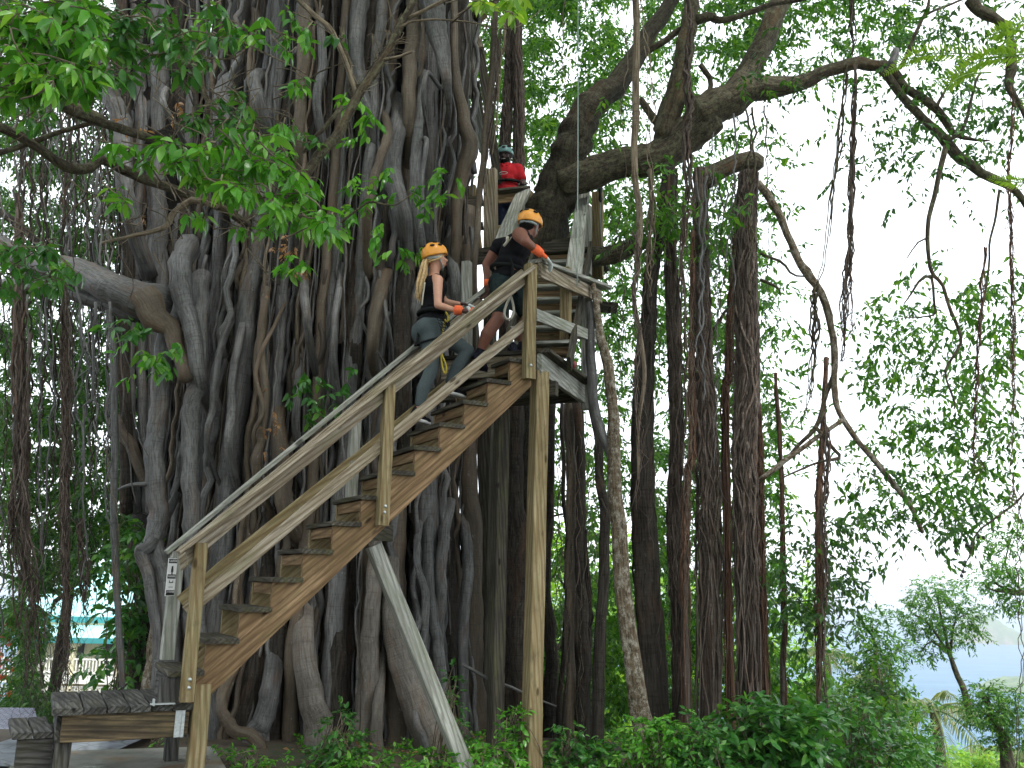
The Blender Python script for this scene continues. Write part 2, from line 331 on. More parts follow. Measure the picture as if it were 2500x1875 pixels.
stair = empty('wooden_staircase', tuple(SO), 'long open wooden staircase climbing from the low deck to the landing beside the banyan', 'staircase')
def stringer(v0, v1, mat):
    mb = MB(); top = []
    for k in range(1, 14):
        z = .22*k-.036; top += [(k*RUN+.022, z-(.184 if k > 1 else .22)), (k*RUN+.022, z)]
    top += [(14*RUN+.02, .22*13-.036)]
    sl = RISE/RUN; off = .40
    bot = [(14*RUN+.02, (14*RUN+.02)*sl-off), (.33, .33*sl-off-.0), (RUN+.022, -.036)]
    # u-z polygon, split into convex bits: one wedge under each tread plus the long strip
    G0 = rng.uniform(0, 30, 3); a = math.atan(sl)
    def pt(u, v, z): return S(u, v, z)
    def g(u, v, z): return np.array([u*math.cos(a)+z*math.sin(a), -u*math.sin(a)+z*math.cos(a), v])+G0
    def prism(P):
        n = len(P); V = [pt(u, v0, z) for u, z in P]+[pt(u, v1, z) for u, z in P]; Gg = [g(u, v0, z) for u, z in P]+[g(u, v1, z) for u, z in P]
        mb.poly(V, [tuple(range(n)), tuple(range(2*n-1, n-1, -1))]+[(i, i+n, (i+1) % n+n, (i+1) % n) for i in range(n)], Gg)
    line = lambda u, o: u*sl-o; off = .475
    prism([(RUN+.022, -.036), ((off-.036)/sl, -.036), (14*RUN+.02, line(14*RUN+.02, off)), (14*RUN+.02, line(14*RUN+.02, .275))])
    for k in range(1, 14):
        u0 = k*RUN+.022; zt = .22*k-.037; lo = line(u0, .2735)
        if k == 1: prism([(u0, -.0325), (u0+.2185, zt), (u0, zt)])
        else: prism([(u0, lo), (u0+.2185, zt), (u0, zt)])
    return mb.build('stringer', mat, stair, smooth=False)
# notch geometry: the strip reaches to line(u,.055); under every tread a wedge fills the notch
tag(stringer(.015, .055, M_BROWN), 'near sawtooth stringer of reddish brown timber')
stringer(SW-.055, SW-.015, M_POST)
for k in range(1, 14):
    mb = MB(); z = .22*k-.018; u = k*RUN+.123; wv = rng.uniform(-.004, .004, 2)
    board(mb, S(u+wv[0], -.012+wv[1], z), S(u-wv[0], SW+.01, z), .247, .037, sd, .004)
    mb.build('tread', M_TREAD, stair, smooth=False)
    mb = MB(); z2 = .22*k-.037-.045
    board(mb, S(k*RUN+.045, .057, z2), S(k*RUN+.045, SW-.057, z2), .085, .035, UP, .003)
    if k > 3: mb.build('tread_cleat', M_BROWN, stair, smooth=False)
def rpost(px0, py0, px1, py1, v, w=.089, d=.089, mat=M_POST, ext=0, bolts=(), cut=0, label=None):
    """upright timber; (px,py) of the middle of its top and bottom, in the plane v"""
    a, b = on_v(px0, py0, v), on_v(px1, py1, v); c = (a+b)/2; top = np.array([c[0], c[1], a[2]]); bot = np.array([c[0], c[1], b[2]-ext])
    mb = MB(); board(mb, bot, top, w, d, sd, .005, 8, .002, c0=cut if cut else None); o = mb.build('post', mat, stair, smooth=False)
    if label: tag(o, label)
    if bolts:
        mb = MB()
        for q in bolts: bolt(mb, np.array([c[0], c[1], on_v(*q, v)[2]])-sn*(d/2+.001)+sd*rng.uniform(-.01, .01), -sn)
        mb.build('bolt', M_ZINC, o)
    return c
rpost(476, 1325, 470, 1712, -.05, bolts=((470, 1657), (470, 1677)), label='bottom near post with two round bolts')
rpost(945, 940, 938, 1284, -.045, bolts=((943, 1237), (943, 1252)), w=.09, mat=M_POST)
cc = rpost(1302, 648, 1283, 925, -.045, w=.10, bolts=((1297, 895),), label='top near post with slanted foot')
rpost(430, 1345, 412, 1610, SW+.03, w=.10, mat=M_GREY)
rpost(868, 1010, 858, 1215, SW+.03, w=.089, mat=M_GREY)
rpost(1128, 812, 1122, 905, SW+.03, w=.089, mat=M_GREY)
def rail(name, q0, q1, v, w, th, mat, up=UP, dv=0, label=None, parent=None, **k):
    mb = MB(); a, b = on_v(*q0, v), on_v(*q1, v); board(mb, a, b, w, th, up, .005, 14, .004, **k); o = mb.build(name, mat, parent or stair, smooth=False)
    if label: tag(o, label)
    return a, b
# near side: flat cap over a plank on edge, then a lower rail
sup = nrm(np.cross(sn, nrm(on_v(1290, 648, 0)-on_v(433, 1348, 0)))); sup = sup if sup[2] > 0 else -sup
def onz(q, v): return on_v(*q, v)
mb = MB(); board(mb, on_v(436, 1350, -.06), on_v(1296, 655, -.045), .142, .036, sn, .006, 16, .004); mb.build('handrail', M_RAIL, stair, smooth=False)
rail('rail_plank', (455, 1354), (1282, 671), -.02, .132, .036, M_RAIL, c0=.6)
rail('lower_rail', (455, 1494), (1288, 785), -.015, .089, .036, M_RAIL, c1=.5)
# far side
mb = MB(); board(mb, on_v(406, 1348, SW+.03), on_v(1190, 700, SW+.03), .142, .036, sn, .006, 16, .004); mb.build('handrail', M_GREY, stair, smooth=False)
rail('rail_plank', (437, 1372), (1180, 738), SW, .132, .036, M_RAIL, c0=.6)
rail('lower_rail', (438, 1468), (1200, 850), SW, .089, .036, M_POST)
# posts that carry the flight
def xyz_post(parent, name, px0, py0, py1, D, w, mat, d=None, label=None, zb=None):
    a = at(px0, py0, D); b = at(px0, py1, D); mb = MB(); z = b[2] if zb is None else zb
    board(mb, (a[0], a[1], z), (a[0], a[1], a[2]), w, d or w, sd, .006, 10, .003); o = mb.build(name, mat, parent, smooth=False)
    return tag(o, label) if label else o
xyz_post(stair, 'support_post', 494, 1669, 1900, 6.78, .115, M_POST, zb=0, label='short tan post under the foot of the stringer')
mb = MB(); p0 = at(912, 1332, 7.55); p1 = at(1140, 1885, 7.9); board(mb, p0, p1, .125, .09, sd, .006, 8); mb.build('brace', M_GREY, stair, smooth=False)
mb = MB(); board(mb, on_v(893, 1298, .08), on_v(953, 1302, .62), .14, .05, UP, .004); mb.build('cross_beam', M_TREAD, stair, smooth=False)

# ---------------------------------------------------------------- landing at the top of the flight
h2 = nrm(np.array([.36, .93, 0])); t2 = np.array([.93, -.36, 0])
C0 = at(1324, 852, 8.0); ZL = C0[2]
land = empty('stair_landing', tuple(C0), 'square wooden landing on a tall tan post at the top of the lower staircase', 'landing')
def Lp(a, b, z=0): return C0+h2*a-t2*b+UP*z
mb = MB(); board(mb, Lp(-.01, -.02, -.018), Lp(1.42, -.02, -.018), .12, .036, t2, .005); board(mb, Lp(0, .075, -.018), Lp(1.42, .075, -.018), .05, .036, t2, .004)
mb.build('edge_board', M_TREAD, land, smooth=False)
for j in range(9):
    mb = MB(); board(mb, Lp(.05+.155*j, .11, -.018), Lp(.05+.155*j, 1.02, -.018), .142, .036, h2, .004); mb.build('deck_board', M_TREAD, land, smooth=False)
mb = MB(); board(mb, Lp(.0, .03, -.135), Lp(1.40, .03, -.135), .19, .05, UP, .004); tag(mb.build('beam', M_GREY, land, smooth=False), 'pale side beam with dark mildew')
mb = MB(); board(mb, Lp(.03, .07, -.135), Lp(.03, 1.02, -.135), .19, .05, UP, .004); mb.build('beam', M_RAIL, land, smooth=False)
mb = MB(); board(mb, Lp(1.37, .07, -.135), Lp(1.37, 1.02, -.135), .19, .05, UP, .004); mb.build('beam', M_TREAD, land, smooth=False)
mb = MB(); board(mb, Lp(.05, 1.0, -.135), Lp(1.4, 1.0, -.135), .19, .05, UP, .004); mb.build('beam', M_TREAD, land, smooth=False)
for j in range(3):
    mb = MB(); board(mb, Lp(.35+.3*j, .07, -.135), Lp(.35+.3*j, .97, -.135), .18, .04, UP, .003); mb.build('joist', M_TREAD, land, smooth=False)
mb = MB(); board(mb, Lp(.35, -.03, -.30), Lp(.35+.0, 1.35, -.30), .14, .09, UP, .004); mb.build('cross_beam', M_TREAD, land, smooth=False)
pc = at(1317, 908, 8.06); mb = MB(); board(mb, (pc[0]-.02, pc[1]+.02, -.6), (pc[0], pc[1]+.02, pc[2]), .135, .13, sd, .006, 16, .004)
tag(mb.build('support_post', M_POST, land, smooth=False), 'tall square tan post reaching the ground in front of the roots')
fp = at(1432, 1000, 9.35); ft = at(1441, 700, 9.35); mb = MB(); board(mb, (fp[0], fp[1], fp[2]), (fp[0]+.0, fp[1], ft[2]), .10, .09, t2, .005); mb.build('post', M_GREY, land, smooth=False)
mb = MB(); a = at(1380, 850, 8.75); b = at(1381, 655, 8.75); board(mb, (a[0], a[1], a[2]-.1), (a[0], a[1], b[2]), .10, .09, t2, .005); mb.build('post', M_POST, land, smooth=False)
mb = MB(); board(mb, at(1318, 660, 7.95), at(1466, 725, 9.38), .142, .036, UP, .004, 8, c0=0); mb.build('rail_plank', M_RAIL, land, smooth=False)
mb = MB(); board(mb, at(1306, 637, 7.95), at(1480, 703, 9.45), .142, .036, t2, .005, 8); mb.build('handrail', M_GREY, land, smooth=False)
mb = MB(); board(mb, at(1307, 768, 7.93), at(1466, 830, 9.38), .115, .036, UP, .004, 8); tag(mb.build('lower_rail', M_GREY, land, smooth=False), 'pale lower rail freckled with black mildew')
# left back side of the landing
mb = MB(); board(mb, at(1140, 850, 9.1), at(1140, 640, 9.1), .09, .09, t2, .004); mb.build('post', M_GREY, land, smooth=False)
xyz_post(land, 'support_post', 1226, 1000, 1900, 9.3, .13, M_TREAD, zb=-.6)

# ---------------------------------------------------------------- second flight
f2 = empty('upper_staircase', tuple(at(1320, 850, 8.6)), 'short steep flight of dark open treads seen head on behind the landing post', 'staircase')
h3 = nrm(np.array([.20, .98, 0])); t3 = np.array([.98, -.20, 0])
def tr2(j): return at(1313, 833, 8.58)*np.array([1, 1, 0])+h3*(.215*(j-1))+UP*(ZL+.22*j)
for j in range(1, 9):
    mb = MB(); c = tr2(j)+h3*.12; board(mb, c-t3*.33, c+t3*.33, .235, .036, h3, .004); mb.build('tread', M_GREY if j < 8 else M_TREAD, f2, smooth=False)
    mb = MB(); c = tr2(j)+h3*.10-UP*.075; board(mb, c-t3*.30, c+t3*.30, .085, .036, UP, .003); mb.build('tread_cleat', M_BROWN, f2, smooth=False)
for s_ in (-1, 1):
    a = tr2(.2)+t3*.335*s_-UP*.1; b = tr2(8.8)+t3*.335*s_-UP*.1; mb = MB(); board(mb, a, b, .16, .04, UP, .004); mb.build('stringer', M_TREAD, f2, smooth=False)
# side rails of the second flight, weathered pale
mb = MB(); board(mb, at(1395, 690, 8.75), at(1427, 446, 11.0), .15, .045, t2, .005, 10, .006); tag(mb.build('handrail', M_GREY, f2, smooth=False), 'right handrail bleached almost white')
mb = MB(); board(mb, at(1412, 700, 8.82), at(1437, 466, 11.0), .14, .036, UP, .005, 10); mb.build('rail_plank', M_GREY, f2, smooth=False)
mb = MB(); board(mb, at(1216, 612, 9.5), at(1279, 466, 11.0), .18, .05, t2, .005, 10, .006); tag(mb.build('handrail', M_GREY, f2, smooth=False), 'left handrail of greenish grey timber')
mb = MB(); board(mb, at(1232, 612, 9.55), at(1287, 478, 11.0), .14, .036, UP, .005, 10); mb.build('rail_plank', M_GREY, f2, smooth=False)
for (x0, y0, y1, D, w) in ((1433, 505, 672, 10.2, .10), (1412, 560, 690, 9.6, .06), (1459, 470, 680, 10.8, .14), (1425, 728, 790, 9.7, .12), (1292, 470, 560, 11., .09)):
    mb = MB(); a, b = at(x0, y1, D), at(x0, y0, D); board(mb, (a[0], a[1], a[2]), (a[0], a[1], b[2]), w, .09, t2, .005); mb.build('post', M_GREY if D < 10.5 else M_POST, f2, smooth=False)
mb = MB(); board(mb, at(1372, 812, 9.6), at(1432, 815, 9.6), .12, .04, UP, .004); board(mb, at(1385, 722, 9.7), at(1425, 725, 9.7), .14, .04, UP, .004); mb.build('cross_beam', M_RAIL, f2, smooth=False)
mb = MB(); board(mb, at(1455, 748, 10.6), at(1500, 752, 10.3), .13, .1, UP, .004); mb.build('cross_beam', M_TREAD, f2, smooth=False)

# ---------------------------------------------------------------- lookout platform with the guide
ZP = tr2(9)[2]; P0 = tr2(9.1)
plat = empty('lookout_platform', tuple(P0), 'small upper wooden platform where the guide in red stands', 'platform')
for j in range(8):
    mb = MB(); c = P0+h2*(.08+.155*j)*1-UP*.018; board(mb, c-t2*1.15, c+t2*.25, .142, .036, h2, .004); mb.build('deck_board', M_TREAD, plat, smooth=False)
mb = MB(); board(mb, P0-t2*1.15-UP*.13, P0+t2*.25-UP*.13, .18, .05, UP, .004); mb.build('beam', M_TREAD, plat, smooth=False)
mb = MB(); board(mb, at(1199, 690, 10.7), at(1197, 415, 10.7), .165, .10, t2, .006, 8, .006); tag(mb.build('post', M_RAIL, plat, smooth=False), 'weathered corner post left of the guide')
mb = MB(); board(mb, at(1212, 472, 10.75), at(1289, 464, 11.05), .14, .036, h2, .004); mb.build('handrail', M_TREAD, plat, smooth=False)
mb = MB(); board(mb, at(1213, 487, 10.78), at(1262, 482, 10.95), .11, .04, UP, .004); mb.build('rail_plank', M_BROWN, plat, smooth=False)
mb = MB(); board(mb, at(1212, 560, 10.78), at(1240, 556, 10.9), .09, .04, UP, .004); mb.build('lower_rail', M_POST, plat, smooth=False)
mb = MB(); board(mb, at(1316, 534, 12.4), at(1425, 483, 11.2), .15, .05, UP, .004); board(mb, at(1316, 521, 12.4), at(1425, 471, 11.2), .14, .03, h2, .004); mb.build('handrail', M_BROWN, plat, smooth=False)
mb = MB(); board(mb, at(1322, 612, 12.4), at(1400, 584, 11.3), .13, .05, UP, .004); mb.build('lower_rail', M_BROWN, plat, smooth=False)
mb = MB(); board(mb, at(1070, 560, 10.9), at(1180, 552, 10.9), .1, .05, UP, .004); mb.build('lower_rail', M_TREAD, plat, smooth=False)
mb = MB(); board(mb, at(1060, 500, 11.0), at(1180, 490, 11.0), .14, .05, UP, .004); mb.build('rail_plank', M_TREAD, plat, smooth=False)
mb = MB(); board(mb, at(1150, 455, 11.3), at(1168, 640, 11.3), .13, .06, t2, .004); mb.build('brace', M_POST, plat, smooth=False)
mb = MB(); a = at(1199, 690, 10.75); board(mb, (a[0], a[1]+.05, -.4), (a[0], a[1]+.05, a[2]+.2), .14, .12, t2, .004); mb.build('support_post', M_TREAD, plat, smooth=False)

# ---------------------------------------------------------------- third flight, half hidden behind roots
f3 = empty('top_staircase', tuple(at(1070, 470, 11.8)), 'highest wooden flight half hidden behind the roots at the top', 'staircase')
for j in range(7):
    y = 472-j*66+j*j*1.2; D = 11.3+.16*j; a, b = at(1034, y, D), at(1100, y-4, D); mb = MB(); board(mb, a, b, .25, .04, (0, 1, 0), .004); mb.build('tread', M_TREAD, f3, smooth=False)
    mb = MB(); board(mb, a+np.array([0, .02, -.09]), b+np.array([0, .02, -.09]), .09, .04, UP, .003); mb.build('tread_cleat', M_TREAD, f3, smooth=False)
for x0, x1, m in ((1046, 1022, M_GREY), (1098, 1075, M_TREAD)):
    mb = MB(); board(mb, at(x0+22, 480, 11.5), at(x1, -40, 12.6), .06 if x0 < 1090 else .2, .22, (1, .2, 0), .004); mb.build('stringer', m, f3, smooth=False)
mb = MB(); a = at(1150, 236, 11.3); b = at(1150, 8, 11.3); board(mb, a, (a[0], a[1], b[2]), .13, .10, t2, .005); tag(mb.build('post', M_GREY, f3, smooth=False), 'pale hanging post with a cut foot')
mb = MB(); a = at(1093, 130, 11.9); b = at(1090, -30, 11.9); board(mb, a, (a[0], a[1], b[2]), .10, .10, t2, .005); mb.build('post', M_GREY, f3, smooth=False)
mb = MB(); board(mb, at(1170, 118, 11.2), at(1120, -20, 11.9), .13, .04, (1, 0, .4), .004); mb.build('rail_plank', M_RAIL, f3, smooth=False)
mb = MB(); board(mb, at(1216, 450, 11.3), at(1172, 118, 11.3), .12, .05, (1, 0, .2), .004); mb.build('rail_plank', M_TREAD, f3, smooth=False)
mb = MB(); board(mb, at(1178, 370, 11.5), at(1152, 190, 11.5), .10, .05, (1, 0, .2), .004); mb.build('lower_rail', M_GREY, f3, smooth=False)
mb = MB(); board(mb, at(1188, 370, 11.6), at(1166, 200, 11.6), .06, .05, (1, 0, .2), .004); board(mb, at(1140, 270, 11.6), at(1106, 110, 11.9), .12, .05, (1, 0, .2), .004); mb.build('brace', M_TREAD, f3, smooth=False)
mb = MB(); board(mb, at(1160, 25, 11.0), at(1180, 40, 11.0), .16, .2, UP, .004); mb.build('cross_beam', M_BROWN, f3, smooth=False)

# ---------------------------------------------------------------- low entry deck
def gpt(px, py, z):
    o = np.array([0, 0, H]); r = at(px, py, 1)-o; return o+r*((z-H)/r[2])
ZD = SO[2]
deck = empty('entry_deck', tuple(gpt(300, 1727, ZD)), 'low black weathered plank deck on short legs at the foot of the stairs', 'deck')
f0, f1 = gpt(127, 1730, ZD), gpt(472, 1716, ZD); dd = nrm(f1-f0); Ld = np.linalg.norm(f1-f0); dn = nrm(np.array([-dd[1], dd[0], 0]))
dn = nrm(dn+dd*.02)
xs = [500, 787, 1010, 1224, 1434, 1642, 1850]
for i in range(6):
    a = (xs[i]+6-500)/1350*Ld; b = (xs[i+1]-6-500)/1350*Ld; c = f0+dd*(a+b)/2-UP*.022; mb = MB()
    board(mb, c-dn*(.02 if i else .05), c+dn*(.98 if i < 5 else .4), b-a, .044, dd, .010, 6, .003); mb.build('deck_board', M_DECK, deck, smooth=False)
mb = MB(); board(mb, f0+dd*.07+dn*.03-UP*.135, f1+dn*.03-UP*.135-dd*.02, .18, .045, UP, .005, 8); tag(mb.build('beam', M_BEAM, deck, smooth=False), 'front beam with tan worn patches')
mb = MB(); board(mb, f0+dd*.07+dn*.90-UP*.135, f1+dn*.90-UP*.135, .18, .045, UP, .004); mb.build('beam', M_DECK, deck, smooth=False)
mb = MB(); board(mb, f0+dd*.06+dn*.055-UP*.135, f0+dd*.06+dn*.88-UP*.135, .18, .045, UP, .004); mb.build('beam', M_DECK, deck, smooth=False)
mb = MB(); board(mb, f1+dd*.03+dn*.02-UP*.12, f1+dd*.03+dn*.9-UP*.12, .22, .06, UP, .004); mb.build('beam', M_DECK, deck, smooth=False)
for px, v in ((166, .09), (452, .86)):
    c = gpt(px, 1727 if v < .5 else 1727, ZD) if v < .5 else f0+dd*(Ld*.995)+dn*v; c = c+dn*(.08 if v < .5 else 0); mb = MB()
    board(mb, (c[0], c[1], 0), (c[0], c[1], ZD-.225), .10, .10, dd, .005); mb.build('leg', M_DECK, deck, smooth=False)
mb = MB(); p = f1-dd*.09+dn*.002-UP*.13; box(mb, p, .045, .012, .19, dd); box(mb, p+dd*.03+UP*.0, .02, .03, .19, dd)
box(mb, S(.2, -.02, .003)+UP*.005, .16, .05, .008, sd); box(mb, S(.14, -.02, .02), .01, .05, .045, sd); mb.build('bracket', M_ZINC, deck, smooth=False)
# block step on the deck that carries tread one
mb = MB(); board(mb, S(.27, .05, .0)+UP*.001, S(.27, .05, .18), .19, .30*.0+.09, sd, .004); board(mb, S(.245, .10, .09), S(.245, SW-.06, .09), .16, .035, UP, .004); mb.build('riser_block', M_DECK, stair, smooth=False)
steps = empty('box_steps', tuple(gpt(80, 1790, .36)), 'dark box steps leading up to the left end of the deck', 'steps')
g0, g1 = gpt(28, 1792, .355), gpt(134, 1786, .355); e = nrm(g1-g0); en = nrm(np.array([-e[1], e[0], 0])); Lg = np.linalg.norm(g1-g0)
for i in range(2):
    c = g0+e*Lg*(.25+.5*i)-UP*.02; mb = MB(); board(mb, c, c+en*.75, Lg/2-.008, .042, e, .009); mb.build('deck_board', M_DECK, steps, smooth=False)
mb = MB(); board(mb, g0+e*.04+en*.03-UP*.18, g1+en*.03-UP*.18-e*.003, .27, .04, UP, .004); mb.build('side_board', M_DECK, steps, smooth=False)
g2 = g0-e*.3-UP*.19; mb = MB(); board(mb, g2-e*.12+en*-.02, g2-e*.12+en*.75, .42, .042, e, .009); mb.build('deck_board', M_DECK, steps, smooth=False)
mb = MB(); board(mb, g2-e*.33+en*.03-UP*.10, g2+e*.06+en*.03-UP*.1, .14, .04, UP, .004); board(mb, g1+e*.02+en*.02+UP*.0-UP*.14, g1+e*.02+en*.5-UP*.14, .24, .03, UP, .003); mb.build('side_board', M_DECK, steps, smooth=False)

# ---------------------------------------------------------------- warning sign hung from the far handrail
M_BLK = plain('sign_black', (.012, .012, .012), .5); M_WHT = plain('sign_white', (.75, .76, .75), .45, noise=.03)
sgc = at(418, 1409, 7.15); sg = empty('hanging_sign', tuple(sgc), 'narrow black and white safety sign hanging from the end of the far handrail', 'sign')
sx, sy = nrm(np.array([.3, .95, 0])), UP; sno = nrm(np.array([.95, -.3, 0])); sw_, sh_ = .105, .285
mb = MB(); box(mb, sgc, sw_, .004, sh_, sx); mb.build('sign_board', M_WHT, sg, smooth=False)
ob = bpy.data.objects
mb = MB(); o_ = -sno*-.0028
for zc, hh in ((.122, .032), (.005, .032), (-.118, .038)): box(mb, sgc+sno*.0032+UP*zc, sw_-.008, .002, hh, sx, ch=.0001)
fr = mb.build('black_band', M_BLK, sg, smooth=False)
def glyphs(parent, text, c, w, h, mat, right, up_, nrm_, name='lettering'):
    cu = bpy.data.curves.new(name, 'FONT'); cu.body = text; cu.size = h*1.35; cu.align_x = 'CENTER'; cu.align_y = 'CENTER'; cu.extrude = .0006
    o = bpy.data.objects.new(name, cu); C.objects.link(o); m = Matrix((Vector(right), Vector(up_), Vector(nrm_))).transposed().to_4x4()
    bpy.context.view_layer.update(); ww = max(o.dimensions.x, 1e-3); m = m @ Matrix.Diagonal((w/ww, 1, 1, 1)) if w else m
    m.translation = Vector(c); dg = bpy.context.evaluated_depsgraph_get(); me = bpy.data.meshes.new_from_object(o.evaluated_get(dg)); bpy.data.objects.remove(o)
    me.transform(m); p_ = parent
    while p_ is not None: me.transform(Matrix.Translation(-Vector(p_.location))); p_ = p_.parent
    me.materials.clear(); me.materials.append(mat); q = bpy.data.objects.new(name, me); C.objects.link(q); q.parent = parent; return q
glyphs(fr, 'CAUTION', sgc+sno*.005+UP*.122, .088, .018, M_WHT, sx, UP, sno)
glyphs(fr, 'WARNING', sgc+sno*.005+UP*.005, .088, .016, M_WHT, sx, UP, sno)
glyphs(fr, 'ATTENTION', sgc+sno*.005-UP*.112, .088, .014, M_WHT, sx, UP, sno)
mb = MB(); q_ = sgc+sno*.0035
box(mb, q_+UP*.075, .018, .002, .018, sx, ch=.0001); box(mb, q_+UP*.052, .024, .002, .028, sx, ch=.0001); box(mb, q_+UP*.032, .012, .002, .02, sx, ch=.0001)
box(mb, q_-UP*.04, .05, .002, .006, sx, ch=.0001); box(mb, q_-UP*.034+sx*.02, .006, .002, .018, sx, ch=.0001); box(mb, q_-UP*.034-sx*.02, .006, .002, .018, sx, ch=.0001); box(mb, q_-UP*.075, .05, .002, .004, sx, ch=.0001)
mb.build('pictogram', M_BLK, sg, smooth=False)
mb = MB(); tube(mb, [sgc+UP*.14, sgc+UP*.19+sx*.01, at(424, 1350, 7.15)], [.002], 4, .05, 0); mb.build('hanging_cord', M_GREY, sg)
# ================================================================ the banyan
def pxp(pts, D, fr=None):
    """polyline given where the photo shows it: pts (px, py[, D])"""
    if fr: k, ox, oy = fr; pts = [(p[0]/k+ox, p[1]/k+oy, *p[2:]) for p in pts]
    return np.array([at(p[0], p[1], p[2] if len(p) > 2 else D) for p in pts])
def pxr(w, D): return w/2*D/F      # half the width seen in the photo -> radius
Z1 = (2.652, 0, 0); Z2 = (2.652, 833, 0); Z3 = (2.652, 1666, 0); Z4 = (2.652, 0, 625); Z5 = (2.652, 833, 625); Z6 = (2.652, 1666, 625)
Z7 = (2.652, 0, 1250); Z8 = (2.652, 833, 1250); Z9 = (2.652, 1666, 1250)
BC = np.array([-2.35, 11.0]); BR = 1.75
ban = empty('banyan_tree', (BC[0], BC[1], -.2), 'giant grey banyan whose massive trunk is a wall of fused hanging roots behind the stairs', 'tree')
r1 = np.random.default_rng(11)
def trunk_tube(pts, rads, mat, name='root_stem', sides=12, fl=.07, wig=.02, lab=None, st=.14, rough=.13, par=None, r=None):
    mb = MB(); tube(mb, pts, rads, sides, st, rough, wig, fl, r or r1, .5); o = mb.build(name, mat, par or ban)
    if lab: tag(o, lab)
    return o
# core
mb = MB(); pp = [(BC[0]+.05*math.sin(z), BC[1]+.25, z) for z in np.linspace(-.8, 9.6, 9)]
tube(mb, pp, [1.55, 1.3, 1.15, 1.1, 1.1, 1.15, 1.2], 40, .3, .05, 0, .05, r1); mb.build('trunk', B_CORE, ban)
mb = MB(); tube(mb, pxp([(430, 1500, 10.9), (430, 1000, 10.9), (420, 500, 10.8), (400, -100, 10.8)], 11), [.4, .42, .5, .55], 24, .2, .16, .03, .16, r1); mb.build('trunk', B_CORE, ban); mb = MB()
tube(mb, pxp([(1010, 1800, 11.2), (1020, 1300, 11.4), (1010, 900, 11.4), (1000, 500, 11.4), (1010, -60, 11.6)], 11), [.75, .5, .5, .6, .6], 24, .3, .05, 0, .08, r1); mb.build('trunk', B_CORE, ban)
def cyl(th, z, rr):     # th = 0 looks at the camera
    return (BC[0]+math.sin(th)*rr, BC[1]-math.cos(th)*rr, z)
mats = [B_GREY]*7+[B_BROWN]*1+[B_DARK]*4
# big fused stems round the whole front
k = 0
for i in range(46):
    th = -1.75+3.35*(i+r1.uniform(-.3, .3))/45; base = r1.uniform(.045, .125); z1 = 9.6; z0 = -1.4; rad_ = r1.choice([1.28, 1.4, 1.52, 1.62])
    zz = np.linspace(z0, z1, 7); dr = np.cumsum(r1.normal(0, .020, 7)); pts = []
    for z, d in zip(zz, dr):
        fl = .32*math.exp(-max(z, 0)*1.1); pts.append(cyl(th+d, z, rad_+fl+r1.normal(0, .05)+base*.2))
    trunk_tube(pts, [base*1.8, base*1.15, base, base*.95, base*.9, base*(.9 if z1 > 9 else .5)], mats[int(r1.integers(0, len(mats)))], 'root_stem', 14, .12)
for i in range(15):
    x = 300+i*14+r1.uniform(-8, 8); dd0 = r1.uniform(10.2, 10.5); w_ = r1.uniform(14, 44); P = pxp([(x+r1.uniform(-14, 14), y) for y in (-90, 150, 380, 620, 900, 1250)], dd0); trunk_tube(P, [pxr(w_, 10)]*2+[pxr(w_*1.15, 10)]*2, mats[int(r1.integers(0, len(mats)))], 'root_stem', 12, .12, .02)
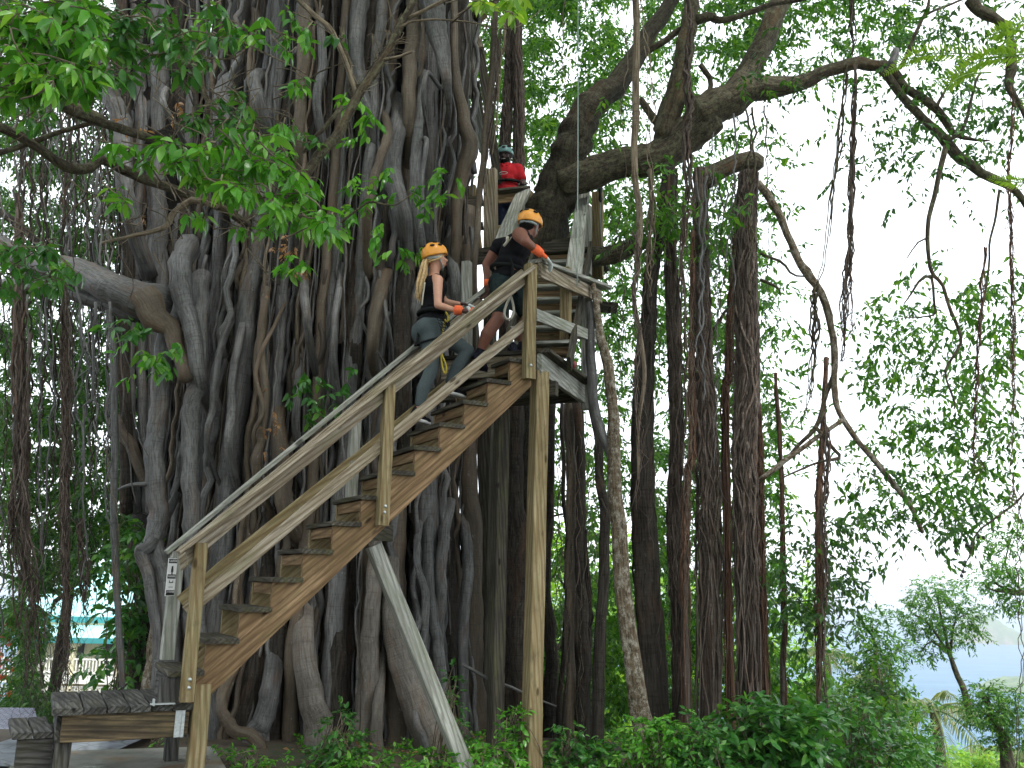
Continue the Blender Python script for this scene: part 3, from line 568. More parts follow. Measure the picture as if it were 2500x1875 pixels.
# explicit stems that the photo shows plainly
ST = [  # pts(zoom frame), frame, width px list, D, material
 ([(396, 700), (396, 851), (388, 1002), (377, 1115), (388, 1250), (380, 1330), (400, 1420), (412, 1600), (400, 1760)], None, [42, 46, 42, 46, 48, 46, 60, 66, 90], 9.15, B_GREY),
 ([(450, 640), (479, 757), (486, 927), (468, 1002), (464, 1115), (468, 1250), (475, 1400), (480, 1600), (500, 1800)], None, [60, 44, 40, 44, 40, 42, 44, 60, 90], 9.05, B_GREY),
 ([(1100, -200), (1150, 60), (1185, 250), (1260, 500), (1290, 800), (1270, 1000)], Z4, [60, 56, 50, 42, 38, 30], 9.0, B_GREY),
 ([(1430, 250), (1400, 650), (1370, 1000), (1340, 1200), (1350, 1500)], Z4, [20, 18, 16, 14, 10], 8.95, B_GREY),
 ([(1520, 200), (1500, 700), (1500, 1000), (1490, 1250), (1470, 1650)], Z4, [22, 22, 24, 26, 26], 9.0, B_GREY),
 ([(1650, 60), (1700, 300), (1680, 600), (1720, 900), (1690, 1200), (1660, 1420), (1680, 1700)], Z4, [16, 20, 20, 24, 24, 20, 24], 8.85, B_BROWN),
 ([(1760, 200), (1740, 500), (1660, 750), (1700, 1000), (1640, 1200), (1700, 1500)], Z4, [9, 10, 11, 11, 10, 8], 8.8, B_BROWN),
 ([(1900, 40), (1960, 250), (1985, 450), (1975, 690)], Z4, [24, 24, 22, 19], 8.8, B_GREY),
 ([(1740, 850), (1790, 1100), (1830, 1400), (1860, 1660), (1900, 1900)], Z4, [28, 36, 42, 46, 52], 9.1, B_BROWN),
 ([(1870, 480), (1930, 800), (1910, 1100), (1960, 1500)], Z4, [18, 20, 20, 24], 9.1, B_GREY),
 ([(2150, -60), (2160, 400), (2165, 700), (2150, 1000)], Z4, [20, 20, 20, 22], 9.0, B_GREY),
 ([(1620, 300), (1640, 500), (1690, 700), (1705, 860)], Z1, [30, 34, 36, 38], 9.1, B_GREY),
 ([(1960, -60), (1975, 300), (1950, 600), (1930, 900), (1950, 1300)], Z1, [34, 40, 36, 32, 40], 9.2, B_BROWN),
 ([(2080, 100), (2090, 400), (2050, 700), (2060, 1000)], Z1, [20, 24, 24, 24], 9.1, B_GREY),
 ([(1400, 350), (1430, 600), (1440, 900), (1450, 1200)], Z1, [46, 48, 44, 40], 9.25, B_GREY),
 ([(560, -120), (640, 300), (710, 600), (780, 760), (810, 1000), (830, 1300), (850, 1700)], Z1, [30, 40, 46, 50, 46, 44, 44], 9.6, B_GREY),
 ([(960, 400), (1050, 650), (1110, 820)], Z1, [16, 16, 14], 9.0, B_GREY),
 ([(470, -100), (465, 200), (445, 500), (450, 800), (400, 1100)], Z2, [44, 42, 38, 34, 30], 9.4, B_BROWN),
 ([(560, -100), (600, 100), (660, 350), (690, 560), (680, 680)], Z2, [60, 64, 44, 24, 8], 9.3, B_GREY),
 ([(150, -100), (100, 200), (110, 500), (180, 800), (190, 1100)], Z2, [44, 44, 40, 30, 34], 9.3, B_GREY),
 ([(330, 480), (360, 800), (330, 1100), (400, 1400), (380, 1658)], Z2, [44, 50, 46, 50, 50], 9.4, B_GREY),
 ([(230, 540), (300, 850), (240, 1050), (170, 1350), (130, 1700)], Z2, [20, 25, 24, 26, 26], 9.0, B_BROWN),
 ([(730, -80), (735, 400), (790, 750), (830, 960), (760, 1200), (740, 1658), (720, 2100)], Z2, [18, 22, 34, 46, 34, 26, 24], 9.9, B_BROWN),
 ([(1000, -80), (985, 300), (940, 900), (890, 1300), (870, 1700), (850, 2200)], Z2, [19, 18, 18, 17, 17, 16], 9.6, B_BROWN),
 ([(500, 300), (520, 600), (490, 1000), (480, 1350), (500, 1700)], Z2, [24, 26, 30, 34, 30], 9.4, B_GREY),
 ([(620, 400), (560, 450), (530, 620), (530, 760)], Z2, [12, 12, 10, 6], 9.1, B_GREY),
 ([(490, 750), (545, 900), (530, 1150), (520, 1500), (500, 1658)], Z2, [12, 14, 12, 12, 10], 9.1, B_GREY),
 ([(250, 0), (230, 300), (200, 600), (185, 740)], Z5, [38, 36, 30, 14], 8.95, B_BROWN),
 ([(390, -200), (400, 300), (390, 900), (380, 1500)], Z5, [44, 46, 46, 44], 9.5, B_DARK),
 ([(100, 20), (170, 250), (130, 400), (280, 700)], Z5, [9, 8, 8, 6], 8.85, B_GREY),
 ([(200, -20), (290, 400), (300, 650)], Z5, [9, 11, 9], 8.85, B_GREY),
 ([(520, 0), (480, 300), (470, 700)], Z5, [30, 34, 30], 9.5, B_GREY),
 ([(700, -400), (730, 0), (740, 300), (760, 600)], Z5, [30, 32, 26, 26], 9.9, B_GREY),
 ([(830, -300), (850, 200), (820, 500)], Z5, [14, 12, 12], 9.8, B_GREY),
 ([(180, 0), (210, 350), (195, 750), (170, 1100), (130, 1600)], Z8, [26, 34, 46, 60, 84], 9.3, B_BUTT),
 ([(290, 150), (310, 500), (360, 850), (470, 1200), (600, 1650)], Z8, [40, 44, 58, 76, 90], 9.35, B_BUTT),
 ([(250, 300), (290, 700), (330, 1100), (350, 1400), (380, 1750)], Z8, [20, 50, 100, 160, 230], 9.75, B_BUTT), ([(430, 700), (480, 1100), (520, 1400), (560, 1750)], Z8, [20, 40, 60, 80], 9.4, B_BUTT), ([(230, 800), (240, 1200), (230, 1500), (210, 1750)], Z8, [16, 26, 34, 44], 9.15, B_BUTT),
 ([(540, -200), (560, 300), (600, 700), (640, 1100)], Z8, [26, 26, 30, 34], 9.7, B_GREY),
 ([(480, 0), (490, 300), (540, 560), (530, 900)], Z8, [18, 16, 20, 20], 9.5, B_GREY),
 ([(680, -100), (650, 300), (640, 600), (600, 1000)], Z8, [28, 30, 30, 26], 9.8, B_GREY),
 ([(770, 0), (820, 350), (790, 800), (780, 1550)], Z8, [24, 28, 26, 26], 10.1, B_GREY),
 ([(430, 480), (490, 700), (470, 900)], Z8, [14, 18, 10], 9.4, B_GREY),
 ([(460, 1000), (480, 1350), (560, 1600)], Z8, [14, 16, 14], 9.1, B_GREY),
 ([(1020, -150), (960, 200), (915, 260), (960, 420), (1000, 700), (1010, 1100)], Z7, [20, 28, 28, 26, 20, 20], 9.0, B_GREY),
 ([(1100, 200), (1060, 500), (1040, 800), (1000, 1150), (900, 1560)], Z7, [44, 46, 50, 60, 80], 9.2, B_LICH),
 ([(1450, 950), (1420, 1200), (1500, 1400), (1700, 1560)], Z7, [24, 26, 30, 30], 8.7, B_BROWN),
 ([(1700, 800), (1740, 1100), (1700, 1350), (1640, 1520)], Z7, [40, 46, 50, 54], 9.0, B_GREY),
 ([(1900, 500), (1960, 850), (2020, 1200), (2060, 1500)], Z7, [50, 54, 64, 84], 9.1, B_BUTT),
]
for pts, fr, w, D, m in ST:
    P = pxp(pts, D, fr); w = list(w); w = list(np.interp(np.linspace(0, 1, 24), np.linspace(0, 1, len(w)), w))
    if P[0][2] < 1.4+.66*P[0][1]: P[0] += (0, .55, 0); P[1] += (0, .06, 0)
    if P[-1][2] > 1.1 and D > 8.7: P[-1] += (0, .5, 0)
    elif P[-1][2] <= 1.1: P = np.vstack([P, P[-1]+(P[-1]-P[-2])*.3*(1, 1, 0)+(0, 0, -1.2)]); w.append(w[-1]*1.15)
    trunk_tube(P, [pxr(x, D) for x in w], m, 'root_stem', 14, .11, .012, st=.09)
# thinner roots that cling to the wall of stems: these can no longer be told one by one
mb = MB(); mb2 = MB()
for i in range(400):
    th = r1.uniform(-1.8, 1.75); base = r1.choice([.006, .01, .016, .024, .034]); z1 = r1.uniform(1.5, 9.5); ln = r1.uniform(1.2, 6); z0 = max(-.7, z1-ln)
    n = max(4, int((z1-z0)/.6)); zz = np.linspace(z0, z1, n); dr = np.cumsum(r1.normal(0, .020, n)); rr = r1.uniform(1.35, 1.84)
    pts = [cyl(th+d, z, rr+.3*math.exp(-max(z, 0)*1.1)) for z, d in zip(zz, dr)]
    tube(mb if i % 3 else mb2, pts, [base*1.2, base, base*.6], 6 if base < .02 else 8, .13, .15, base*1.2, .1, r1, 1.4)
tag(mb.build('fine_root', B_GREY, ban), kind='stuff'); tag(mb2.build('fine_root', B_BROWN, ban), kind='stuff')
# dark root columns under and behind the landing
cols = [(875, 1010, 860, 16), (930, 1000, 930, 30), (985, 900, 960, 34), (1030, 880, 1020, 28), (1075, 960, 1060, 40), (1110, 920, 1105, 34), (1145, 960, 1160, 44), (1195, 1000, 1205, 38), (1235, 960, 1245, 48),
        (1262, 960, 1275, 34), (1292, 990, 1300, 30), (1345, 960, 1352, 26), (1388, 990, 1395, 28), (1372, 990, 1366, 10), (1412, 980, 1430, 22), (1160, 990, 1180, 14), (1215, 980, 1225, 12), (1097, 1000, 1090, 12)]
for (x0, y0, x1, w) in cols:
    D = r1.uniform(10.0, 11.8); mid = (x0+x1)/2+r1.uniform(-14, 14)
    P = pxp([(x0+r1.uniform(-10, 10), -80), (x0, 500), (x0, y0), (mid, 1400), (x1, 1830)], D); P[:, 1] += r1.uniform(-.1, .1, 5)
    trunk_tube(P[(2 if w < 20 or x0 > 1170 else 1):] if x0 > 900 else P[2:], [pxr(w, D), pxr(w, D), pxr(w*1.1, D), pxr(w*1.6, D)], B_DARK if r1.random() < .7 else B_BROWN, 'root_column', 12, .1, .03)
P = pxp([(800, 985), (950, 1080), (1100, 1140), (1230, 1190), (1400, 1260)], 9.4, Z8); trunk_tube(P, [.018, .016, .012, .008], B_GREY, 'root_twig', 6)

def limb(name, pts, fr, w, D, m, lab=None, sides=14, fl=.06, wig=0.01, par=None, rough=.14, st=.1):
    P = pxp(pts, D, fr); n = len(w); Dm = [p[2] if len(p) > 2 else D for p in pts]; Dm = np.interp(np.linspace(0, 1, n), np.linspace(0, 1, len(Dm)), Dm)
    return trunk_tube(P, [pxr(a, b) for a, b in zip(w, Dm)], m, name, sides, fl, wig, lab, st, rough, par), P
# left limbs
limb('limb', [(-200, -150, 10), (180, 50, 9.6), (500, 100, 9.2), (700, 200, 9.0), (870, 270, 8.95), (1050, 330, 9.2)], Z4, [66, 70, 72, 78, 90, 110], 9, B_GREY, 'thick grey limb reaching left with a healed knot', 18, .05)
limb('limb', [(-100, 180, 9.6), (250, 200, 9.4), (560, 270, 9.3), (880, 390, 9.2)], Z4, [26, 30, 36, 36], 9, B_GREY)
limb('limb', [(900, 260), (1020, 400), (1110, 480), (1160, 640), (1200, 800)], Z4, [80, 70, 44, 34, 40], 8.95, B_BROWN, 'rotten knotted stub on the left limb', 16, .14, .03)
limb('limb', [(-80, 790, 6.6), (200, 920, 6.8), (420, 1080, 7), (560, 1090, 7.2), (650, 1035, 7.3), (800, 1090, 7.5), (950, 1160, 7.8), (1150, 1230, 8.2), (1400, 1330, 8.7), (1600, 1450, 9.1)], Z1, [24, 26, 27, 27, 25, 28, 26, 24, 22, 22], 7.5, B_LIMB, 'bent dark limb with a torn pale scar', 12)
limb('limb', [(-80, 440, 6.2), (120, 500, 6.3), (250, 570, 6.4), (430, 700, 6.6), (620, 780, 6.8), (800, 840, 7.2), (1000, 910, 7.6), (1180, 1000, 8)], Z1, [18, 22, 24, 27, 26, 24, 22, 18], 7, B_LIMB)
limb('limb', [(140, 540, 7.6), (300, 640, 7.7), (500, 690, 7.8), (680, 780, 7.9)], Z1, [22, 22, 20, 20], 7.7, B_LIMB)
limb('limb', [(-80, 1010, 6.8), (180, 930, 6.8), (400, 850, 6.8), (610, 800, 6.8)], Z1, [15, 14, 13, 11], 7, B_LIMB)
limb('broken_branch', [(655, 1575), (850, 1530), (1000, 1500), (1080, 1470), (1110, 1400), (1160, 1350), (1260, 1290), (1400, 1340)], Z1, [6, 10, 12, 15, 16, 16, 18, 14], 7.4, B_TWIG, 'broken branch with a splintered orange tip', 10)
limb('limb', [(0, 1380), (150, 1480), (230, 1570), (330, 1700), (420, 1780)], Z1, [20, 18, 18, 16, 14], 10.5, B_DARK)
limb('limb', [(-60, 1500), (60, 1600), (200, 1720), (420, 1770), (700, 1830)], Z1, [30, 34, 38, 40, 44], 9.9, B_GREY)
limb('limb', [(1120, 330), (1200, 410), (1290, 450), (1310, 560), (1370, 690), (1500, 830)], Z1, [10, 16, 20, 16, 14, 10], 8.2, B_LIMB)
# branch rising across the trunk towards the top
brr = dict(D=6.9, m=B_TWIG)
limb('branch', [(1960, 1150), (2040, 1040), (2120, 950), (2209, 850), (2310, 640), (2450, 420), (2560, 230), (2610, 130), (2680, 0), (2720, -100)], Z1, [24, 26, 27, 27, 25, 23, 22, 19, 18, 18], 6.9, B_LIMB, 'bare brown branch rising to the right across the trunk', 12)
limb('branch', [(1850, -60), (1930, 0), (2050, 110), (2140, 190), (2200, 300), (2250, 450), (2310, 640)], Z1, [14, 14, 14, 16, 14, 14, 14], 6.9, B_TWIG)
limb('branch', [(430, 120), (520, 70), (620, 30), (740, -40)], Z2, [11, 10, 10, 9], 6.9, B_TWIG)
limb('branch', [(380, 180), (450, 145), (600, 122), (720, 130), (860, 142), (1000, 190), (1150, 172), (1300, 60)], Z2, [7, 7, 6, 6, 5, 4, 3, 2], 6.8, B_TWIG, sides=6)
limb('branch', [(720, 130), (760, 85), (830, 50), (900, 0)], Z2, [4, 3.5, 3, 3], 6.8, B_TWIG, sides=6)
limb('branch', [(280, 390), (350, 370), (455, 342)], Z2, [9, 8, 7.5], 6.85, B_TWIG, 'short snapped side branch', 8)
limb('branch', [(2, 170), (12, 290), (50, 420), (70, 560), (110, 640)], Z2, [12, 12, 14, 13, 12], 6.95, B_LIMB)
limb('branch', [(2212, 690), (2100, 830), (2000, 930), (1960, 990)], Z1, [12, 12, 10, 8], 7.2, B_LIMB)
limb('branch', [(2290, 390), (2160, 430), (2010, 500), (1900, 650), (1800, 800)], Z1, [3, 4, 5, 5, 4], 7.1, B_LIMB, sides=6)
limb('branch', [(1330, 200), (1460, 260), (1600, 290), (1780, 370), (1900, 430), (1980, 480)], Z1, [5, 5, 5, 5, 4, 3], 6.6, B_TWIG, sides=6)
limb('branch', [(650, 80), (800, 150), (1000, 200), (1180, 320), (1340, 370), (1500, 380), (1580, 320)], Z1, [6, 7, 7, 7, 6, 5, 4], 6.2, B_TWIG, sides=6)
limb('branch', [(0, 1440), (120, 1340), (200, 1310), (350, 1330), (480, 1240)], Z2, [7, 6, 6, 4, 3], 7.8, B_LIMB, sides=6)

# right limbs
RL = {}
limb('limb', [(640, 230, 11.5), (760, 120, 11.3), (860, 95, 11.2), (1060, 100, 11), (1200, 20, 10.8)], (2.652, 1666, 340) if False else (5.2, 1180, 420), [6, 30, 50, 46, 50], 11.2, B_LIMB, 'mossy limb stub with hanging dead roots behind the guide', 14, .16, .03)
limb('limb', [(1290, 760, 10.9), (1330, 560, 10.6), (1370, 440, 10.5), (1400, 340, 10.4), (1440, 260, 10.4), (1510, 200, 10.6), (1600, 60, 11), (1680, -60, 11.4)], None, [130, 120, 110, 96, 80, 60, 44, 30], 10.8, B_LIMB, 'leaning mottled trunk rising behind the staircase', 22, .10)
limb('limb', [(1370, 450, 10.3), (1440, 425, 10.2), (1520, 400, 10.1), (1600, 390, 10), (1680, 330, 9.9), (1740, 282, 9.8)], None, [70, 84, 80, 90, 96, 90], 10.2, B_LIMB, 'huge horizontal limb behind the ropes', 22, .09)
limb('limb', [(80, 750, 9.8), (200, 700, 9.8), (330, 640, 9.8), (480, 570, 9.8), (700, 560, 9.8), (850, 500, 9.8), (1000, 440, 9.8), (1150, 410, 9.8), (1270, 425, 9.8), (1350, 430, 9.8)], Z3, [104, 98, 90, 74, 46, 37, 34, 34, 30, 28], 9.8, B_LIMB, 'great arching limb reaching right across the white sky', 20, .07)
limb('limb', [(330, 620, 9.85), (420, 480, 10), (490, 350, 10.1), (560, 200, 10.2), (620, 50, 10.3), (660, -60, 10.4)], Z3, [70, 66, 60, 57, 55, 54], 10, B_LIMB, 'steep limb rising from the fork', 18, .07)
limb('limb', [(90, 130), (180, 110), (250, 130), (400, 90), (560, 35), (700, 5), (860, -30)], Z3, [26, 24, 18, 16, 15, 14, 12], 9.6, B_LIMB, 'dark crooked branch near the top edge', 12)
limb('limb', [(-120, 900), (-40, 600), (10, 300), (50, 100), (60, -80)], Z3, [60, 52, 46, 42, 40], 9.9, B_LIMB, 'upright dark limb beside the twisted pink roots', 16)
limb('limb', [(1280, 450), (1330, 500), (1400, 600), (1480, 690), (1560, 770), (1650, 850), (1710, 920)], Z3, [18, 22, 22, 22, 22, 24, 30], 9.6, B_LIMB, sides=12)
limb('limb', [(1350, 430), (1400, 500), (1450, 570), (1560, 640), (1650, 720), (1720, 820), (1760, 870), (1900, 905), (1990, 910)], Z3, [26, 24, 22, 24, 22, 20, 16, 8, 4], 9.6, B_LIMB, sides=12)
limb('limb', [(1690, 890), (1720, 930), (1800, 1030), (1870, 1070), (1960, 1130), (2100, 1200), (2170, 1250), (2230, 1350)], Z3, [30, 30, 28, 26, 24, 20, 18, 16], 9.6, B_LIMB, 'drooping end of the arching limb', 12)
limb('limb', [(1350, 440), (1370, 380), (1385, 320)], Z3, [30, 22, 18], 9.7, B_GREY, 'short upright stub on the arching limb', 10)
limb('branch', [(1410, 440), (1460, 350), (1500, 240), (1540, 140), (1590, 40), (1610, -40)], Z3, [12, 11, 10, 9, 9, 8], 9.5, B_LIMB, sides=8)
limb('branch', [(1570, 100), (1680, 50), (1850, -20)], Z3, [8, 7, 6], 9.5, B_LIMB, sides=8)
limb('branch', [(1730, 900), (1800, 850), (1850, 750), (1880, 620), (1900, 520), (1930, 470)], Z3, [12, 10, 9, 8, 8, 6], 9.4, B_LIMB, sides=8)
limb('branch', [(1640, 700), (1680, 620), (1740, 540)], Z3, [10, 8, 6], 9.4, B_LIMB, sides=8)
limb('branch', [(1710, 950), (1680, 1080), (1640, 1250), (1600, 1400), (1590, 1560), (1600, 1700), (1620, 1780), (1680, 1850), (1720, 1980), (1780, 2120), (1800, 2220), (1740, 2330), (1700, 2420), (1770, 2600), (1760, 2650)], Z3, [16, 15, 13, 12, 11, 10, 10, 9, 9, 9, 8, 7, 6, 5, 4], 9.3, B_LIMB, 'long thin branch hanging down the white sky', 8)
limb('branch', [(1605, 1790), (1540, 1810), (1480, 1900), (1440, 1970)], Z3, [8, 7, 5, 3], 9.3, B_LIMB, sides=6)
limb('branch', [(1600, 1560), (1550, 1550), (1500, 1600), (1460, 1670)], Z3, [6, 5, 4, 3], 9.3, B_LIMB, sides=6)
limb('branch', [(1610, 1780), (1625, 1950), (1640, 2030), (1560, 2050), (1420, 2060)], Z3, [8, 7, 6, 4, 2], 9.3, B_LIMB, sides=6)
limb('branch', [(2060, 1230), (2030, 1400), (1990, 1560), (1985, 1700), (1960, 1900), (1930, 2040), (1930, 2240)], Z3, [8, 7, 6, 6, 6, 6, 4], 9.2, B_LIMB, sides=6)
limb('branch', [(1850, 0), (1900, 60), (2000, 110), (2100, 200), (2130, 420), (2120, 560), (2190, 680), (2240, 800)], Z3, [30, 34, 30, 20, 28, 22, 12, 12], 9.0, B_LIMB, 'dark limb in the top right corner', 12)
limb('limb', [(120, 1180), (240, 1110), (340, 1060), (430, 1040), (500, 1070)], Z3, [60, 48, 46, 50, 44], 9.9, B_LIMB, 'lower limb that ends in a root column', 18, .1)
limb('limb', [(490, 1180), (560, 1280), (620, 1380), (680, 1520), (750, 1680), (800, 1760), (900, 1900), (960, 2120), (985, 2320), (985, 2520), (1020, 2670), (1110, 2820), (1250, 2990), (1400, 3180), (1480, 3280), (1560, 3450)], Z3, [22, 21, 20, 19, 20, 24, 20, 18, 17, 16, 14, 14, 14, 13, 12, 9], 9.7, B_LICH, 'long drooping grey branch that crosses the gap to lower right', 10)
limb('branch', [(500, 3110), (650, 2990), (800, 2885), (920, 2800), (1030, 2720)], Z3, [14, 13, 12, 11, 10], 9.6, B_LICH, sides=8)
limb('branch', [(990, 2400), (930, 2550), (870, 2750), (760, 2880), (660, 2980)], Z3, [12, 12, 12, 9, 6], 9.75, B_LIMB, sides=8)
limb('branch', [(860, 2760), (960, 2890), (1020, 2960), (900, 2990), (720, 3060), (640, 3100)], Z3, [10, 9, 10, 6, 5, 3], 9.6, B_LIMB, sides=8)
limb('branch', [(510, 1640), (640, 1700), (720, 1780), (830, 1790)], Z3, [8, 8, 6, 4], 9.7, B_LIMB, sides=6)
limb('branch', [(500, 1810), (600, 1850), (640, 1920)], Z3, [10, 8, 3], 9.7, B_LIMB, sides=6)
limb('branch', [(330, 1960), (250, 2050), (180, 2180)], Z3, [8, 8, 6], 9.9, B_LIMB, sides=6)
limb('branch', [(120, 420), (180, 520), (160, 640), (150, 700)], Z3, [16, 15, 12, 10], 9.9, B_LIMB, sides=8)
limb('limb', [(1940, 640), (2010, 750), (2090, 830)], Z2, [18, 22, 26], 10.1, B_LIMB, sides=10)
limb('limb', [(1990, 330), (2100, 260), (2230, 170), (2400, 110)], Z2, [18, 18, 18, 20], 10, B_LIMB, sides=10)
limb('limb', [(2250, 300), (2200, 500), (2110, 720), (2090, 850)], Z2, [40, 44, 50, 60], 10.2, B_LIMB, sides=14)
limb('limb', [(1620, 80), (1750, 60), (1850, 20), (1960, -40)], (2.652, 833, 600), [54, 50, 44, 50], 10.4, B_LIMB, 'mossy limb at the right of the stair posts', 14, .12)

# ---------------------------------------------------------------- hanging aerial roots
def rope(pts, fr, w, D, m, strands=6, spread=None, parent=None, name='hanging_root', lab=None, wig=.02, tail=0, seed=0):
    """one hanging bundle: thin strands that wind about one line and fuse"""
    r = np.random.default_rng(abs(seed*1000+int(pts[0][0]))); P = pxp(pts, D, fr); n = max(8, int(np.linalg.norm(P[-1]-P[0])/.13)); Q = spl(P, n); Rr = np.interp(np.linspace(0, 1, n), np.linspace(0, 1, len(w)), [pxr(x, D) for x in w])
    tp = np.linspace(0, 1, n); Rr = Rr*np.clip(.25+tp*9, 0, 1)*np.clip(.3+(1-tp)*8, 0, 1)
    mb = MB()
    for s in range(strands):
        ph = r.uniform(0, 6.28); tw = r.uniform(.5, 3)*r.choice([-1, 1]); rad = r.uniform(.15, 1.)
        a = ph+tw*np.linspace(0, n*.13, n)+wob(n, 2, r); o = np.stack([np.cos(a)*rad, np.sin(a)*rad, np.zeros(n)], -1)*Rr[:, None]
        k0 = 0 if s < strands*.6 else int(r.uniform(0, .3)*n); k1 = n if s < 2 else int(n*r.uniform(.6, 1))
        pr = Rr.mean()*(1.05/math.sqrt(strands+1)) if strands > 1 else Rr.mean()
        tube(mb, (Q+o)[k0:k1:2 if strands > 4 else 1], [pr*r.uniform(.7, 1.1), pr*r.uniform(.6, 1.), pr*r.uniform(.3, .7)], 5 if strands > 1 else 8, .1, .15, wig, 0, r, 2.2)
    for s in range(tail):
        t = r.integers(int(n*.35), n-1); p = Q[t]+r.normal(0, Rr[t]*.7, 3); l = r.uniform(.15, .5)
        tube(mb, [p, p+np.array([r.normal(0, .05), r.normal(0, .05), -l*.5]), p+np.array([r.normal(0, .09), r.normal(0, .09), -l])], [.0028, .0018, .001], 3, .08, 0, .02, 0, r, 3)
    o = mb.build(name, m, parent or ban); return tag(o, lab) if lab else o
rope([(110, -400), (130, 200), (120, 700), (150, 1200), (110, 1750), (170, 2300), (200, 2900)], Z4, [22, 26, 30, 34, 44, 66, 60], 8.6, B_ROOT, 34, tail=150, lab='shaggy grey and rust root bundle at the left edge')
rope([(200, 500), (170, 1000), (160, 1500), (200, 1900), (250, 2300), (270, 2900)], Z4, [10, 12, 14, 20, 24, 24], 8.5, B_ROOT, 9, tail=60)
rope([(420, 180), (425, 600), (430, 1100), (420, 1600), (425, 2100), (430, 2500), (415, 2790)], Z4, [26, 28, 28, 22, 18, 18, 18], 8.4, B_ROOT, 44, tail=140, lab='dense rust red root rope hanging at the left')
for pts, w, D in (([(240, 250), (270, 500), (265, 900), (250, 1400), (270, 1900), (250, 2100)], 6, 8.7), ([(300, 270), (300, 500), (330, 750), (350, 900), (320, 1100), (300, 1500), (270, 1900)], 8, 8.6),
                  ([(490, 170), (520, 400), (530, 600), (480, 800), (490, 1000), (540, 1200), (540, 1600), (560, 1900), (530, 2100)], 8, 8.5), ([(620, 300), (600, 600), (600, 900), (540, 1000), (540, 1300), (520, 1400)], 9, 8.8),
                  ([(720, 300), (700, 500), (740, 700), (690, 1050), (740, 1250), (680, 1500), (700, 1640), (740, 1900)], 9, 8.7), ([(760, 500), (800, 900), (770, 1100), (830, 1300), (880, 1600)], 7, 8.9),
                  ([(780, 450), (850, 800), (880, 1100), (960, 1300)], 5, 9), ([(90, 300), (100, 500), (80, 700), (95, 1200)], 6, 8.8), ([(175, 250), (185, 600), (175, 900), (180, 1200)], 7, 8.9),
                  ([(560, 560), (590, 700), (500, 800), (480, 900)], 5, 9), ([(345, 200), (340, 600), (360, 1000), (350, 1300)], 4, 9.2), ([(660, 250), (690, 500), (700, 900), (710, 1200)], 5, 9.2), ([(450, 300), (560, 640), (640, 950), (700, 1300)], 4, 9.4)):
    rope(pts, Z4, [w, w, w*.7], D, B_GREY, 1, wig=.015)
for x in (150, 180, 215, 250, 300, 330, 420, 450, 500, 545, 590, 620, 660, 690):
    y0 = r1.uniform(600, 1000); rope([(x, y0), (x+r1.uniform(-30, 30), y0+350), (x+r1.uniform(-40, 40), y0+700), (x+r1.uniform(-40, 40), y0+1100)], Z1, [r1.uniform(3, 9)]*2, r1.uniform(8.8, 10), B_GREY if r1.random() < .7 else B_DARK, 1, wig=.03)
for x0, x1, w in ((730, 755, 18), ):
    P = pxp([(700, 350), (735, 600), (745, 1200), (740, 1650), (750, 2100), (775, 2500), (795, 2790)], 8.9, Z4); trunk_tube(P, [pxr(w_, 8.9) for w_ in (16, 17, 17, 18, 16, 15, 13)], B_GREY, 'hanging_root', 10, .03, .006, 'straight grey pole like root left of the trunk')
rope([(700, 1200), (680, 1300), (720, 1500), (770, 1700), (760, 2000), (770, 2300)], Z4, [5, 4, 3], 8.8, B_TWIG, 3, wig=.04)
rope([(530, 1700), (540, 1900), (560, 2200), (550, 2400)], Z4, [26, 22, 16, 10], 8.7, B_ROOT, 8, tail=30, wig=.04)
P = pxp([(740, 1050), (800, 1150), (850, 1250), (910, 1400), (960, 1500)], 10.2, Z4); trunk_tube(P, [pxr(w_, 10) for w_ in (34, 34, 30, 26, 20)], B_BROWN, 'limb', 12)
P = pxp([(735, 1530), (850, 1480), (1000, 1475)], 9.1, Z4); trunk_tube(P, [.012, .02, .024], B_GREY, 'branch', 8)
# ropes on the right
P = pxp([(1900, -60), (1915, 150), (1905, 400), (1900, 560), (1915, 750), (1905, 950), (1900, 1150), (1930, 1350), (1930, 1500), (1910, 1640), (1925, 1750), (1900, 1900), (1930, 2150), (1960, 2450), (1925, 2750), (1920, 3100)], 7.9, Z2)
trunk_tube(P, [pxr(w_, 7.9) for w_ in (18, 19, 19, 20, 20, 18, 17, 18, 17, 16, 14, 10, 10, 11, 8, 6)], B_TWIG, 'hanging_root', 10, .08, .012, 'long pale brown root rope with kinks hanging through the whole picture height', .08)
rope([(1900, 1500), (1930, 1680), (1890, 1900), (1930, 2200), (1900, 2500), (1940, 2900), (1900, 3300)], Z2, [10, 12, 12, 8, 8, 12, 10], 7.85, B_ROOT, 6, wig=.03, tail=20, lab='pinkish thin strands twined round the pale root rope')
rope([(1930, -60), (1960, 200), (2000, 400), (2010, 600), (2030, 730), (1990, 900), (2000, 1100)], Z2, [6, 7, 6, 5, 4], 7.9, B_TWIG, 2, wig=.02)
rope([(1850, 150), (1845, 500), (1810, 700), (1830, 1000), (1860, 1300), (1850, 1600)], Z2, [4, 4, 3], 8, B_TWIG, 1, wig=.03)
rope([(1970, 300), (1990, 600), (1985, 900), (2040, 1200), (2150, 1350), (2212, 1450)], Z2, [4, 3, 3], 8, B_TWIG, 1, wig=.02)
rope([(2000, 1100), (2010, 1500), (1990, 1750), (2010, 2000)], Z2, [14, 22, 20, 5], 8.2, B_TWIG, 7, wig=.02, lab='ragged broken root stump dangling by the landing')
rope([(1450, -40), (1440, 150), (1430, 350), (1450, 500), (1440, 620), (1470, 670)], Z2, [5, 5, 5, 3], 9.2, B_TWIG, 2, wig=.02)
